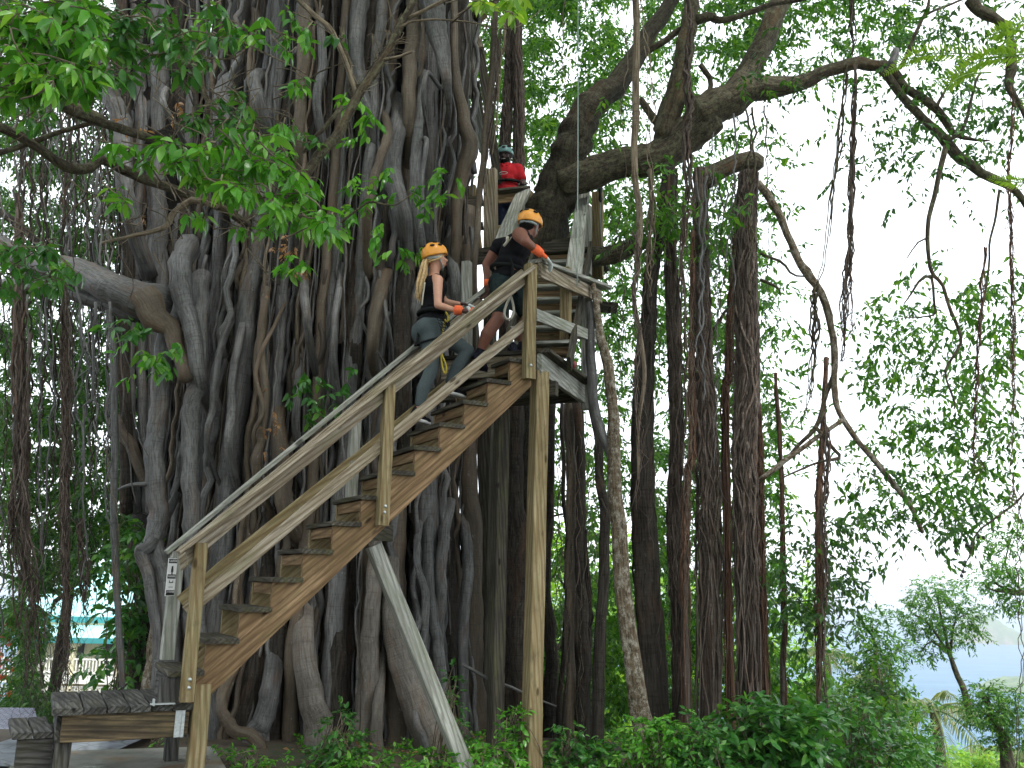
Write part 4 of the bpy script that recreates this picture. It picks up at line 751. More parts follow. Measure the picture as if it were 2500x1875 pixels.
rope([(1020, -40), (1020, 300), (1000, 600), (960, 900), (930, 1150), (925, 1300)], Z2, [16, 14, 12, 10], 9.5, B_ROOT, 5, wig=.01, lab='bundle of thin brown roots twined by the leaning stem')
rope([(1060, 80), (1055, 280), (1030, 400), (1010, 700), (980, 1000)], Z2, [9, 10, 10, 8], 9.5, B_TWIG, 3, wig=.01)
rope([(30, -60), (40, 200), (25, 450), (45, 700), (20, 900), (40, 1250), (10, 1600), (10, 2200), (0, 2600), (-10, 3200)], Z3, [16, 22, 20, 24, 22, 22, 22, 20, 24, 30], 8.9, B_ROOT, 9, wig=.025, tail=50, lab='twisted pinkish root skein hanging in front of the right pillars')
rope([(1060, 420), (1060, 520), (1040, 700), (1020, 900), (980, 1150), (950, 1350), (920, 1650), (870, 1850)], Z3, [9, 9, 12, 12, 12, 14, 16, 14], 9.4, B_LIMB, 5, wig=.015, lab='slanting chain of twined roots against the sky')
rope([(1118, 420), (1110, 800), (1100, 1100), (1090, 1400), (1080, 1650), (1060, 1900), (1045, 2150), (1030, 2340)], Z3, [9, 16, 18, 14, 24, 34, 30, 12], 9.4, B_ROOT, 14, wig=.015, tail=60, lab='straight hanging root that swells into a dark brush against the sky')
rope([(1095, 0), (1100, 200), (1110, 420)], Z3, [20, 22, 14], 9.5, B_LIMB, 6)
rope([(1090, 1700), (1095, 1900), (1110, 2160)], Z3, [3, 8, 5], 9.4, B_RED, 4, tail=16)
for pts, w in (([(1000, 560), (960, 750), (900, 1000), (850, 1200), (790, 1450)], 1.6), ([(690, 700), (670, 950), (620, 1080)], 1.6), ([(1270, 720), (1260, 900), (1280, 1000)], 1.5), ([(1900, 540), (1950, 700), (1970, 900), (1990, 1200)], 3)):
    rope(pts, Z3, [w, w], 9.4, B_TWIG, 1, wig=.012)
rope([(2130, 560), (2140, 800), (2110, 1100), (2120, 1300), (2130, 1658), (2140, 2100), (2140, 2400), (2150, 2700), (2140, 3100), (2145, 3230)], Z3, [6, 6, 7, 9, 8, 7, 8, 18, 18, 5], 8.6, B_RED, 8, wig=.02, tail=60, lab='thin root with a rusty brush near the right edge')
rope([(1960, 1600), (1940, 1900), (1920, 2200), (1900, 2600), (1890, 2900), (1885, 3050)], Z3, [10, 12, 14, 8, 8, 5], 9, B_RED, 6, wig=.02, tail=40)
rope([(2160, 3150), (2190, 3500), (2170, 3700), (2185, 4000), (2200, 4300), (2170, 4600), (2180, 4980)], Z3, [4, 4, 6, 6, 5, 6, 6], 8.6, B_LIMB, 2, wig=.03)
rope([(870, 1850), (850, 2000), (860, 2200), (820, 2500), (790, 2800)], Z3, [12, 20, 24, 18, 10], 9.55, B_LIMB, 10, wig=.03)
rope([(920, 2700), (940, 2900), (930, 3150), (900, 3350), (930, 3700), (910, 4100), (930, 4600), (935, 4900)], Z3, [20, 16, 22, 16, 14, 12, 12, 10], 9.5, B_ROOT, 10, wig=.02, tail=70, lab='thin shaggy root column right of the pillars')
rope([(1140, 2950), (1130, 3150), (1150, 3280), (1140, 3400)], Z3, [3, 4, 5], 9.5, B_LIMB, 3, wig=.03)
for (x, y0, y1, w, D) in ((340, 740, 1900, 7, 9.3), (425, 700, 2000, 9, 9.3), (460, 700, 1900, 8, 9.35), (545, 680, 1250, 6, 9.3), (200, 850, 1900, 5, 9.4), (245, 1150, 2100, 6, 9.4), (150, 1150, 2600, 8, 9.4), (100, 1180, 2300, 9, 9.3), (215, 1150, 3000, 5, 9.4), (290, 1150, 1700, 6, 9.4), (320, 1180, 2400, 7, 9.5), (560, 1300, 2800, 4, 9.6), (220, 1900, 3600, 4, 9.6)):
    rope([(x, y0), (x+r1.uniform(-20, 20), (2*y0+y1)/3), (x+r1.uniform(-25, 25), (y0+2*y1)/3), (x+r1.uniform(-20, 20), y1)], Z3, [w, w, w*.6], D, B_GREY if r1.random() < .5 else B_LIMB, 1 if w > 5 else 2, wig=.03)
for i in range(34):
    x = r1.choice([r1.uniform(1450, 1700), r1.uniform(1560, 1800), r1.uniform(1340, 1460)]); y0 = r1.uniform(440, 900) if x > 1470 else r1.uniform(950, 1100); y1 = y0+r1.uniform(350, 1000)
    rope([(x, y0), (x+r1.uniform(-12, 12), (2*y0+y1)/3), (x+r1.uniform(-12, 12), (y0+2*y1)/3), (x+r1.uniform(-12, 12), y1)], None, [r1.uniform(1.5, 3.5)]*2, r1.uniform(8.8, 10.5), B_ROOT if r1.random() < .5 else B_LIMB, 1, wig=.03)

# ---------------------------------------------------------------- standing root pillars on the right (each rooted in the ground)
def pillar(name, pts, fr, w, D, m, vines, vm, label, sides=20, fl=.09, seed=3, tail=0):
    P = pxp(pts, D, fr); P[-1, 2] = min(P[-1, 2], -.9); o = empty(name, tuple(P[-1]), label, 'root pillar', 'standing root pillars of the banyan', 'thing')
    mb = MB(); r = np.random.default_rng(seed); rad = [pxr(x, D) for x in w]; rc = [q*(.70 if vines > 12 else .95) for q in rad]; rad = [q*.93 for q in rad]; tube(mb, P, rc, sides, .12, .06, .01, fl, r); mb.build('pillar_stem', m, o)
    if vines:
        n = 44; Q = spl(P, n); Rr = np.interp(np.linspace(0, 1, n), np.linspace(0, 1, len(rad)), rad); mb = MB()
        for s in range(vines):
            a0 = r.uniform(math.pi+.1, 2*math.pi-.1); a = a0+wob(n, 2.2, r)*.8+np.linspace(0, r.normal(0, 1.), n); rr = Rr*r.uniform(.70, 1.10)
            o_ = np.stack([np.cos(a), np.sin(a), np.zeros(n)], -1)*rr[:, None]; k0 = int(r.uniform(0, .5)*n) if s % 3 == 0 else 0; k1 = min(n, k0+int(r.uniform(.35, 1)*n)); wv = r.uniform(.006, .019)
            tube(mb, (Q+o_)[k0:k1], [wv*1.2, wv, wv*.6], 5, .1, .15, .012, 0, r, 2.5)
        for s in range(tail):
            t = r.integers(4, n-3); a = r.uniform(math.pi, 2*math.pi); p = Q[t]+np.array([math.cos(a), math.sin(a), 0])*Rr[t]*1.08; l = r.uniform(.1, .4)
            tube(mb, [p, p+np.array([r.normal(0, .03), -.01, -l*.5]), p+np.array([r.normal(0, .05), r.normal(0, .02), -l])], [.004, .003, .0015], 3, .08, 0, .012, 0, r, 3)
        tag(mb.build('clinging_vine', vm, o), kind='stuff')
    return o
pillar('root_pillar', [(430, 1120), (410, 1400), (410, 1900), (420, 2400), (400, 2900), (405, 3400), (410, 4000), (420, 4800)], Z3, [46, 52, 56, 58, 60, 62, 64, 64], 9.55, B_DARK, 90, B_ROOT, 'widest brown pillar wrapped in grey winding roots, rightmost of the thick pillars', tail=90)
pillar('root_pillar', [(440, 1800), (480, 2500), (500, 2900), (505, 3300), (515, 3900), (525, 4600)], Z3, [6, 10, 14, 16, 24, 24], 9.9, B_RED, 22, B_RED, 'slim rust red pillar pressed against the right side of the widest pillar', tail=70, seed=5)
pillar('root_pillar', [(110, 1100), (120, 1700), (130, 2200), (150, 2700), (170, 3200), (175, 3800), (165, 4600)], Z3, [34, 38, 44, 50, 56, 66, 74], 9.8, B_ROOT, 60, B_ROOT, 'second brown pillar, left of the widest one, draped in straight hanging roots', tail=90, seed=8)
pillar('root_pillar', [(70, 1500), (60, 2000), (60, 2400), (65, 2900), (30, 3100), (15, 3500), (20, 4000), (20, 4700)], Z3, [6, 10, 16, 16, 18, 20, 24, 26], 9.6, B_ROOT, 14, B_RED, 'narrow brown pillar in the gap left of the draped one', tail=30, seed=9)
pillar('root_pillar', [(380, 1150), (350, 1500), (320, 1900), (300, 2400), (280, 2800), (270, 3400)], Z3, [8, 12, 16, 26, 24, 26], 10.2, B_RED, 18, B_RED, 'thin reddish pillar behind, between the two thick pillars', tail=40, seed=12)
pillar('root_pillar', [(2120, -560), (2080, -200), (2010, 100), (1990, 400), (1960, 700), (1950, 1200), (1960, 1700), (1990, 2300), (2040, 3100), (2060, 3500)], Z5, [36, 36, 36, 40, 52, 56, 62, 66, 74, 90], 9.9, B_DARK, 10, B_DARK, 'smooth dark pillar right behind the forked pale trunk', seed=14)
lp = pillar('leaning_trunk', [(1630, 180), (1660, 400), (1710, 650), (1760, 950), (1765, 1250), (1790, 1700), (1830, 2200), (1900, 2750), (1960, 3100), (1990, 3500)], Z5, [14, 20, 27, 28, 34, 40, 42, 44, 54, 66], 9.0, B_LICH, 0, None, 'leaning pale speckled trunk that forks beside the landing', seed=15)
mb = MB(); tube(mb, pxp([(1620, 300), (1620, 700), (1640, 1000), (1690, 1150), (1770, 1350)], 9.05, Z5), [pxr(w, 9) for w in (20, 26, 26, 24, 20)], 14, .1, .08, .01, .1, r1); mb.build('pillar_stem', B_GREY, lp)
pillar('root_pillar', [(1600, 850), (1660, 1200), (1680, 1500), (1710, 1700), (1690, 2200), (1660, 2900), (1640, 3400)], Z5, [12, 20, 24, 27, 27, 30, 36], 9.7, B_DARK, 4, B_DARK, 'slim dark pillar just left of the pale speckled trunk', seed=16)
pillar('root_pillar', [(1480, 950), (1490, 1500), (1480, 2000), (1480, 2600), (1490, 3300)], Z5, [22, 24, 26, 24, 26], 10.4, B_BROWN, 3, B_DARK, 'brownish slim pillar just right of the tall square post', seed=17)
pillar('root_pillar', [(1550, 1000), (1555, 1700), (1590, 2300), (1560, 2700), (1560, 3400)], Z5, [20, 22, 26, 44, 50], 10.6, B_DARK, 8, B_DARK, 'dark spreading pillar between the two slim ones', seed=18)
pillar('root_pillar', [(2130, -560), (2130, -100), (2150, 500), (2170, 1200), (2150, 1800), (2180, 2400), (2180, 3300)], Z5, [30, 32, 34, 34, 36, 38, 40], 10.1, B_ROOT, 40, B_ROOT, 'shaggy brown pillar under the great limb, left of the twisted pink skein', tail=50, seed=19)
pillar('root_pillar', [(1150, -60), (1140, 300), (1150, 600), (1150, 1000), (1150, 1250), (1160, 1700), (1170, 3300)], Z2, [26, 28, 28, 30, 32, 30, 30], 12.2, B_ROOT, 50, B_ROOT, 'tall shaggy pillar behind the guide, right one of a pair', tail=40, seed=20)
pillar('root_pillar', [(1085, -60), (1090, 300), (1080, 600), (1060, 1000), (1060, 1250), (1080, 3300)], Z2, [22, 20, 26, 30, 32, 30], 12.3, B_ROOT, 40, B_ROOT, 'tall shaggy pillar behind the guide, left one of a pair', tail=40, seed=21)
pillar('root_pillar', [(600, -900), (640, -300), (645, 100), (650, 500), (655, 700), (650, 1100), (655, 1400)], Z9, [3, 6, 9, 12, 14, 16, 16], 11., B_ROOT, 14, B_RED, 'thin straight reddish pillar right of the widest one, hung with leaves', tail=30, seed=22)
pillar('root_pillar', [(930, -1000), (900, -400), (880, -100), (890, 400), (885, 800), (885, 1200), (895, 1700)], Z9, [3, 7, 12, 18, 16, 15, 18], 10., B_ROOT, 18, B_RED, 'outermost thin pillar in front of the sea', tail=40, seed=23)

for i in range(60):
    x = r1.uniform(-20, 330); y0 = r1.uniform(-60, 500); y1 = y0+r1.uniform(500, 1300); w_ = r1.uniform(2.5, 9)
    rope([(x, y0), (x+r1.uniform(-20, 20), (2*y0+y1)/3), (x+r1.uniform(-25, 25), (y0+2*y1)/3), (x+r1.uniform(-20, 20), y1)], None, [w_, w_], r1.uniform(9.2, 11.2), B_GREY if r1.random() < .5 else B_DARK, 1, wig=.03, seed=i)
# ================================================================ terrain, sea, islands
def smooth(a, b, x): t = np.clip((x-a)/(b-a), 0, 1); return t*t*(3-2*t)
def gz(x, y):
    x = np.asarray(x, float); y = np.asarray(y, float); w = smooth(-3.5, .5, x)
    left = -.07-np.clip(y-9.3, 0, 12)*.33-np.clip(y-21.3, 0, 34)*.09-np.clip(y-55, 0, 500)*.25
    s = np.clip(y-11+.5*np.clip(x-2, 0, 100), 0, 900)+.8*np.clip(x-6, 0, 100); right = -.22-.15*smooth(-2, 3, x)-.36*s
    z = left*(1-w)+right*w; z = z+(vnoise(x*.9+40, y*.9+40, 5)-.5)*.12*smooth(5.5, 9, np.abs(x+2.6)+np.abs(y-7))
    return np.maximum(z, -84)
m, n, b = newmat('forest_soil'); tc = N(n, 'ShaderNodeTexCoord')
c = ramp(n, noise(n, tc.outputs['Object'], 3.5, 8, .7), [(.35, (.035, .026, .016)), (.5, (.075, .055, .035)), (.62, (.03, .05, .015)), (.75, (.05, .09, .025))])
n.links.new(c, b.inputs['Base Color']); b.inputs['Roughness'].default_value = .95; M_SOIL = m
xs_ = np.concatenate([np.linspace(-400, -14, 18), np.linspace(-13, 13, 66), np.linspace(15, 600, 22)]); ys_ = np.concatenate([[-40, -20, -8, -2], np.linspace(0, 26, 66), np.linspace(29, 420, 34)])
XX, YY = np.meshgrid(xs_, ys_, indexing='ij'); ZZ = gz(XX, YY); nx, ny = XX.shape
V = np.stack([XX, YY, ZZ], -1).reshape(-1, 3); i = np.arange(nx-1)[:, None]*ny; j = np.arange(ny-1)[None]
mb = MB(); mb.add(V, np.stack([i+j, i+ny+j, i+ny+j+1, i+j+1], -1).reshape(-1, 4)); tag(mb.build('ground', M_SOIL), kind='structure')
# concrete pad
m, n, b = newmat('wet_concrete'); tc = N(n, 'ShaderNodeTexCoord')
c = ramp(n, noise(n, tc.outputs['Object'], 1.4, 6, .6), [(.3, (.10, .10, .085)), (.48, (.22, .22, .19)), (.62, (.30, .29, .25))])
c = mixc(n, ramp(n, noise(n, tc.outputs['Object'], 2.1, 4, .5, .4), [(.52, (0, 0, 0)), (.66, (.7,)*3)]), c, (.22, .12, .05))
c = mixc(n, ramp(n, noise(n, tc.outputs['Object'], 3.3, 7, .7), [(.55, (0, 0, 0)), (.68, (.6,)*3)]), c, (.06, .06, .04))
n.links.new(c, b.inputs['Base Color']); n.links.new(ramp(n, noise(n, tc.outputs['Object'], 1.9, 5), [(.4, (.25,)*3), (.6, (.7,)*3)]), b.inputs['Roughness']); M_CON = m
pa, pb = gpt(150, 1833, 0), gpt(520, 1822, 0); pd_ = nrm(pb-pa); pn_ = np.array([-pd_[1], pd_[0], 0]); pe = gpt(570, 1905, 0)
q0 = pa-pd_*.25; q1 = pb; q2 = pb+(pe-pb)*2.2; q3 = q0-pn_*3
mb = MB(); top = [q0, q1, q2, q3]; V = [np.array(p) for p in top]+[np.array(p)-UP*.14 for p in top]
mb.poly(V, [(3, 2, 1, 0), (4, 5, 6, 7)]+[(i, (i+1) % 4, (i+1) % 4+4, i+4) for i in range(4)]); tag(mb.build('concrete_pad', M_CON, smooth=False), 'stained wet concrete pad under the deck', 'pavement', kind='structure')
# wet stone path behind the deck
m, n, b = newmat('wet_flagstones'); tc = N(n, 'ShaderNodeTexCoord'); vo = N(n, 'ShaderNodeTexVoronoi', feature='DISTANCE_TO_EDGE'); vo.inputs['Scale'].default_value = 4.2; n.links.new(tc.outputs['Object'], vo.inputs['Vector'])
c = ramp(n, noise(n, tc.outputs['Object'], 6, 6), [(.35, (.12, .13, .16)), (.65, (.27, .29, .34))]); c = mixc(n, ramp(n, vo.outputs['Distance'], [(.0, (1, 1, 1)), (.05, (0, 0, 0))]), c, (.04, .04, .045)); n.links.new(c, b.inputs['Base Color'])
b.inputs['Roughness'].default_value = .3; bp = N(n, 'ShaderNodeBump'); bp.inputs['Strength'].default_value = .6; n.links.new(vo.outputs['Distance'], bp.inputs['Height']); n.links.new(bp.outputs[0], b.inputs['Normal']); M_PATH = m
mb = MB(); xx, yy = np.meshgrid(np.linspace(-4.3, -3.2, 20), np.linspace(7.2, 9.6, 20), indexing='ij'); zz = gz(xx, yy)*0-.012-np.clip(yy-9.2, 0, 9)*.3
i = np.arange(19)[:, None]*20; j = np.arange(19)[None]; mb.add(np.stack([xx, yy, zz], -1).reshape(-1, 3), np.stack([i+j, i+20+j, i+21+j, i+j+1], -1).reshape(-1, 4)); tag(mb.build('path', M_PATH), kind='structure')
# sea
m, n, b = newmat('sea_water'); tc = N(n, 'ShaderNodeTexCoord'); mp = N(n, 'ShaderNodeMapping'); mp.inputs['Scale'].default_value = (.012, .05, 1); n.links.new(tc.outputs['Object'], mp.inputs['Vector'])
c = ramp(n, noise(n, mp.outputs[0], 1, 6, .6), [(.35, (.03, .10, .17)), (.65, (.06, .15, .23))]); n.links.new(c, b.inputs['Base Color']); b.inputs['Roughness'].default_value = .6; b.inputs['Specular IOR Level'].default_value = .08
w_ = noise(n, tc.outputs['Object'], .12, 5); bp = N(n, 'ShaderNodeBump'); bp.inputs['Strength'].default_value = .25; bp.inputs['Distance'].default_value = .6; n.links.new(w_, bp.inputs['Height']); n.links.new(bp.outputs[0], b.inputs['Normal']); M_SEA = m
mb = MB(); mb.add([(-6000, 150, -80), (6000, 150, -80), (6000, 12000, -80), (-6000, 12000, -80)], [(0, 1, 2, 3)]); tag(mb.build('sea', M_SEA, smooth=False), kind='structure')
m, n, b = newmat('island_rock'); tc = N(n, 'ShaderNodeTexCoord'); sep = N(n, 'ShaderNodeSeparateXYZ'); n.links.new(tc.outputs['Object'], sep.inputs[0])
geo = N(n, 'ShaderNodeNewGeometry'); s2 = N(n, 'ShaderNodeSeparateXYZ'); n.links.new(geo.outputs['Normal'], s2.inputs[0])
rk = ramp(n, noise(n, tc.outputs['Object'], .06, 8, .7), [(.35, (.10, .09, .075)), (.65, (.26, .23, .19))]); gr = ramp(n, noise(n, tc.outputs['Object'], .12, 8, .7), [(.35, (.04, .08, .03)), (.7, (.12, .18, .06))])
ad = N(n, 'ShaderNodeMath', operation='ADD'); n.links.new(s2.outputs[2], ad.inputs[0]); nn = N(n, 'ShaderNodeMath', operation='MULTIPLY'); n.links.new(noise(n, tc.outputs['Object'], .05, 6), nn.inputs[0]); nn.inputs[1].default_value = .9; n.links.new(nn.outputs[0], ad.inputs[1])
c = mixc(n, ramp(n, ad.outputs[0], [(.65, (0, 0, 0)), (.85, (1, 1, 1))]), rk, gr); n.links.new(c, b.inputs['Base Color']); b.inputs['Roughness'].default_value = .95; M_ISL = m
def island(x0, x1, ybase, prof, lab):
    """prof: skyline heights (photo px) across the width"""
    y_h = 1465-(2100-(x0+x1)/2)*R_; ang = math.atan((ybase-y_h)/F*.98); D = 80/math.tan(ang); k = D/F*1.02; c = at((x0+x1)/2, ybase, D); c[2] = -80
    wx = (x1-x0)*k/2; na, nb = 60, 26; r = np.random.default_rng(4); V = []
    for i in range(na):
        u = -1+2*i/(na-1); h = np.interp((u+1)/2, np.linspace(0, 1, len(prof)), prof)*k
        for j in range(nb):
            v = -1+2*j/(nb-1); dd_ = math.sqrt(max(0, 1-u*u)); f = max(0, 1-abs(v)**5)
            z = h*f*(.82+.18*vnoise(np.array([u*5+9]), np.array([v*5+9]), 3)[0])+h*.12*(vnoise(np.array([u*18+9]), np.array([v*12+9]), 6)[0]-.5)*f
            V.append((c[0]+u*wx, c[1]+wx*.8+v*wx*.7*(.25+.75*dd_), -80.5+z))
    i = np.arange(na-1)[:, None]*nb; j = np.arange(nb-1)[None]; mb = MB(); mb.add(V, np.stack([i+j, i+nb+j, i+nb+j+1, i+j+1], -1).reshape(-1, 4))
    o = mb.build('island', M_ISL); tag(o, lab, 'island', kind='structure')
island(2378, 2580, 1592, [5, 55, 76, 62, 40, 30, 20, 5], 'steep rocky green topped island in the hazy sea')
island(2440, 2640, 1702, [3, 16, 30, 34, 30, 20, 3], 'lower rocky islet near the right edge')
o = empty('boat', tuple(at(2173, 1530, 2600)*np.array([1, 1, 0])+np.array([0, 0, -80])), 'tiny white motor boat far out on the sea', 'boat'); bl = np.array(o.location); M_BOAT = plain('boat_white', (.8, .8, .8), .4, noise=.02)
mb = MB(); mb.poly([bl+np.array(p) for p in ((-5, 0, 0), (3.5, -1.5, 0), (6.5, 0, 0), (3.5, 1.5, 0), (-5.5, -1.7, 1.6), (4, -1.9, 1.7), (8, 0, 2.2), (4, 1.9, 1.7), (-5.5, 1.7, 1.6), (-5, -1.4, 0), (-5, 1.4, 0))],
    [(9, 1, 5, 4), (1, 2, 6, 5), (2, 3, 7, 6), (3, 10, 8, 7), (10, 9, 4, 8), (4, 5, 6, 7, 8), (9, 10, 3, 2, 1)]); mb.build('hull', M_BOAT, o, smooth=False)
mb = MB(); box(mb, bl+np.array([0, 0, 3]), 5, 2.6, 2.4, ch=.2); mb.build('cabin', M_BOAT, o, smooth=False)

# ================================================================ house with turquoise roofs
def tin(name, col):
    m, n, b = newmat(name); a = N(n, 'ShaderNodeTexCoord'); wv = N(n, 'ShaderNodeTexWave', bands_direction='X'); wv.inputs['Scale'].default_value = 1.6; n.links.new(a.outputs['Object'], wv.inputs['Vector'])
    c = ramp(n, noise(n, a.outputs['Object'], .8, 6), [(.3, tuple(np.array(col)*.85)), (.7, col)]); n.links.new(c, b.inputs['Base Color']); b.inputs['Roughness'].default_value = .45
    bp = N(n, 'ShaderNodeBump'); bp.inputs['Strength'].default_value = .8; bp.inputs['Distance'].default_value = .04; n.links.new(wv.outputs['Fac'], bp.inputs['Height']); n.links.new(bp.outputs[0], b.inputs['Normal']); return m
M_TIN = tin('turquoise_roof', (.36, .68, .68)); M_TRIM = plain('teal_trim', (.03, .24, .25), .5); M_CREAM = plain('cream_paint', (.70, .66, .46), .6); M_IVORY = plain('ivory_paint', (.74, .74, .68), .6); M_GLASS = plain('dark_window', (.03, .035, .04), .15)
HD = 50.; hc = at(230, 1600, HD); hs = empty('veranda_house', (hc[0], hc[1], gz(hc[0], hc[1])), 'cream two storey house with turquoise tin roofs and a white balustrade behind the trees', 'house')
def hp(px, py, d=0): p = at(px, py, HD); p = p+np.array([0, d, 0])*1.; return p
hx0, hx1 = hp(40, 1600)[0], hp(390, 1600)[0]; zf = lambda y: hp(230, y)[2]
def hb(mb, x0, x1, y0, y1, z0, z1): box(mb, ((x0+x1)/2, (y0+y1)/2, (z0+z1)/2), x1-x0, y1-y0, z1-z0)
def roofm(name, zb, zt, y0, y1, x0, x1, inset, mat):
    mb = MB(); V = [(x0, y0, zb), (x1, y0, zb), (x1-inset, y1, zt), (x0+inset, y1, zt), (x0, y0, zb-.12), (x1, y0, zb-.12), (x1-inset, y1, zt-.12), (x0+inset, y1, zt-.12)]
    mb.poly(V, [(0, 1, 2, 3), (7, 6, 5, 4), (0, 4, 5, 1), (1, 5, 6, 2), (2, 6, 7, 3), (3, 7, 4, 0)]); return mb.build(name, mat, hs, smooth=False)
zE1, zE0 = zf(1510), zf(1550)
roofm('roof', zE1+.1, zf(1445)+2.2, HD, HD+7, hx0-1, hx1+1, 3, M_TIN); roofm('roof', zE0, zE1-.25, HD-2.2, HD+.4, hx0-1.5, hx1+1.5, .8, M_TIN)
mb = MB(); hb(mb, hx0-1, hx1+1, HD-.15, HD-.02, zE1-.22, zE1+.08); mb.build('fascia', M_TRIM, hs, smooth=False)
mb = MB(); hb(mb, hx0-1.5, hx1+1.5, HD-2.35, HD-2.22, zE0-.28, zE0-.02); mb.build('fascia', M_TRIM, hs, smooth=False)
zR1, zR0, zFl, zB0 = zf(1604), zf(1636), zf(1640), zf(1664)
mb = MB(); hb(mb, hx0, hx1, HD, HD+6, zB0-3.2, zE1); mb.build('wall', M_CREAM, hs, smooth=False)
mb = MB(); hb(mb, hx0-1, hx1+1, HD-2.1, HD-.01, zB0+.1, zFl); mb.build('floor_band', M_IVORY, hs, smooth=False)
for cx in (120, 219, 330):
    x = hp(cx, 1600)[0]; mb = MB(); hb(mb, x-.12, x+.12, HD-2.05, HD-1.8, zFl, zE0-.1); o = mb.build('post', M_CREAM, hs, smooth=False)
    mb = MB(); hb(mb, x-.35, x+.35, HD-2.0, HD-1.86, zE0-.45, zE0-.3); mb.build('bracket', M_CREAM, o, smooth=False)
    mb = MB(); hb(mb, x-.15, x+.15, HD-2.05, HD-1.75, zB0-3, zB0-.02); mb.build('post', M_CREAM, hs, smooth=False)
mb = MB(); hb(mb, hx0-1, hx1+1, HD-2.0, HD-1.9, zR1, zR1+.09); hb(mb, hx0-1, hx1+1, HD-2.0, HD-1.9, zR0+.02, zR0+.1)
for x in np.arange(hx0-1, hx1+1, .17): hb(mb, x, x+.06, HD-1.98, HD-1.93, zR0+.1, zR1)
tag(mb.build('balustrade', M_IVORY, hs, smooth=False), 'white balustrade of thin upright bars')
mb = MB(); z1, z0 = zf(1665), zf(1681); hb(mb, hx0-1, hx1+1, HD-2.0, HD-1.92, z1-.06, z1); hb(mb, hx0-1, hx1+1, HD-2.0, HD-1.92, z0, z0+.06)
for x in np.arange(hx0-1, hx1+1, .27):
    hb(mb, x, x+.04, HD-1.98, HD-1.94, z0+.06, z1-.06); ringv = [(x+.15+.08*math.cos(a), HD-1.96, (z0+z1)/2+.08*math.sin(a)) for a in np.linspace(0, 6.283, 11)]; tube(mb, ringv, [.02], 5, .05, 0)
mb.build('fretwork', M_IVORY, hs, smooth=False)
for cx in (95, 160, 190, 265, 300):
    x = hp(cx, 1600)[0]; mb = MB(); hb(mb, x-.42, x+.42, HD-.06, HD-.005, zFl+.3, zFl+1.9); o = mb.build('window', M_CREAM, hs, smooth=False); mb = MB(); hb(mb, x-.34, x+.34, HD-.09, HD-.062, zFl+.38, zFl+1.82); mb.build('pane', M_GLASS, o, smooth=False)
# small shingled roof at the lower left
m, n, b = newmat('slate_shingles'); tc = N(n, 'ShaderNodeTexCoord'); br = N(n, 'ShaderNodeTexBrick'); br.inputs['Scale'].default_value = 6; br.inputs['Color1'].default_value = (.16, .17, .23, 1); br.inputs['Color2'].default_value = (.26, .27, .34, 1); br.inputs['Mortar'].default_value = (.04, .04, .06, 1); br.inputs['Mortar Size'].default_value = .03
n.links.new(tc.outputs['Object'], br.inputs['Vector']); n.links.new(br.outputs[0], b.inputs['Base Color']); b.inputs['Roughness'].default_value = .5; M_SLATE = m
sh = empty('garden_shed', tuple(at(0, 1800, 10.5)*np.array([1, 1, 0])), 'low hut with blue grey shingle roof at the lower left corner', 'shed'); a0 = at(-200, 1835, 10.2); a1 = at(112, 1838, 10.2); ap = at(-30, 1725, 11.6); e1 = at(84, 1728, 11.6)
mb = MB(); mb.poly([a0, a1, e1, at(-220, 1725, 11.6)]+[p-UP*.06 for p in (a0, a1, e1, at(-220, 1725, 11.6))], [(0, 1, 2, 3), (7, 6, 5, 4), (0, 4, 5, 1), (1, 5, 6, 2), (2, 6, 7, 3), (3, 7, 4, 0)]); mb.build('roof', M_SLATE, sh, smooth=False)
mb = MB(); box(mb, ((a0[0]+a1[0])/2-.1, 11., a0[2]-.75), a1[0]-a0[0]-.2, 1.0, 1.2, ch=.01); mb.build('wall', M_IVORY, sh, smooth=False)

# ================================================================ foliage far and near
def cells(rows, x0, y0, cw):
    out = []
    for j, row in enumerate(rows):
        for i, c in enumerate(row):
            if c not in ' .0': out.append((x0+i*cw, y0+j*cw, int(c)))
    return out
#            0         1         2
#            0123456789012345678901234
GRID = ['7766.......688767787785134'.replace('785134', '785133'),
        '7766.......688867765621333',
        '8877.......688865321112333',
        '8877........68765541000111',
        '7777........4366665100011.',
        '8888..........777751......',
        '7777..........777762......',
        '8877.........6887762......',
        '8887.........5767763......',
        '9888........45656763......',
        '9888........45556773......',
        '9999........56667762......',
        '9999........56668762......',
        '9989........67678752......',
        '9898........78888752......',
        '9889........889998531.....',
        '9999........9999999742....',
        '9999........99999999962...']
trees = {}
def tree_thing(name, x, y, label, mat_trunk=B_DARK, h=6, r0=.12, top=None, group='leafy trees behind the banyan'):
    z = float(gz(x, y)); o = empty(name, (x, y, z), label, 'tree', group); mb = MB(); t = top if top is not None else z+h
    tube(mb, [(x, y, z-.2), (x+rng.normal(0, .2), y, (z*2+t)/3), (x+rng.normal(0, .3), y, (z+2*t)/3), (x, y, t)], [r0*1.3, r0, r0*.8, r0*.4], 10, .3, .12); 
    for q in range(5):
        zz = z+(t-z)*rng.uniform(.35, .9); dx, dy = rng.normal(0, 1.3), rng.normal(0, .7)
        tube(mb, [(x, y, zz), (x+dx*.6, y+dy*.5, zz+.5), (x+dx*1.5, y+dy, zz+.8)], [r0*.45, r0*.25, r0*.1], 6, .25, .1)
    mb.build('trunk', mat_trunk, o); return o
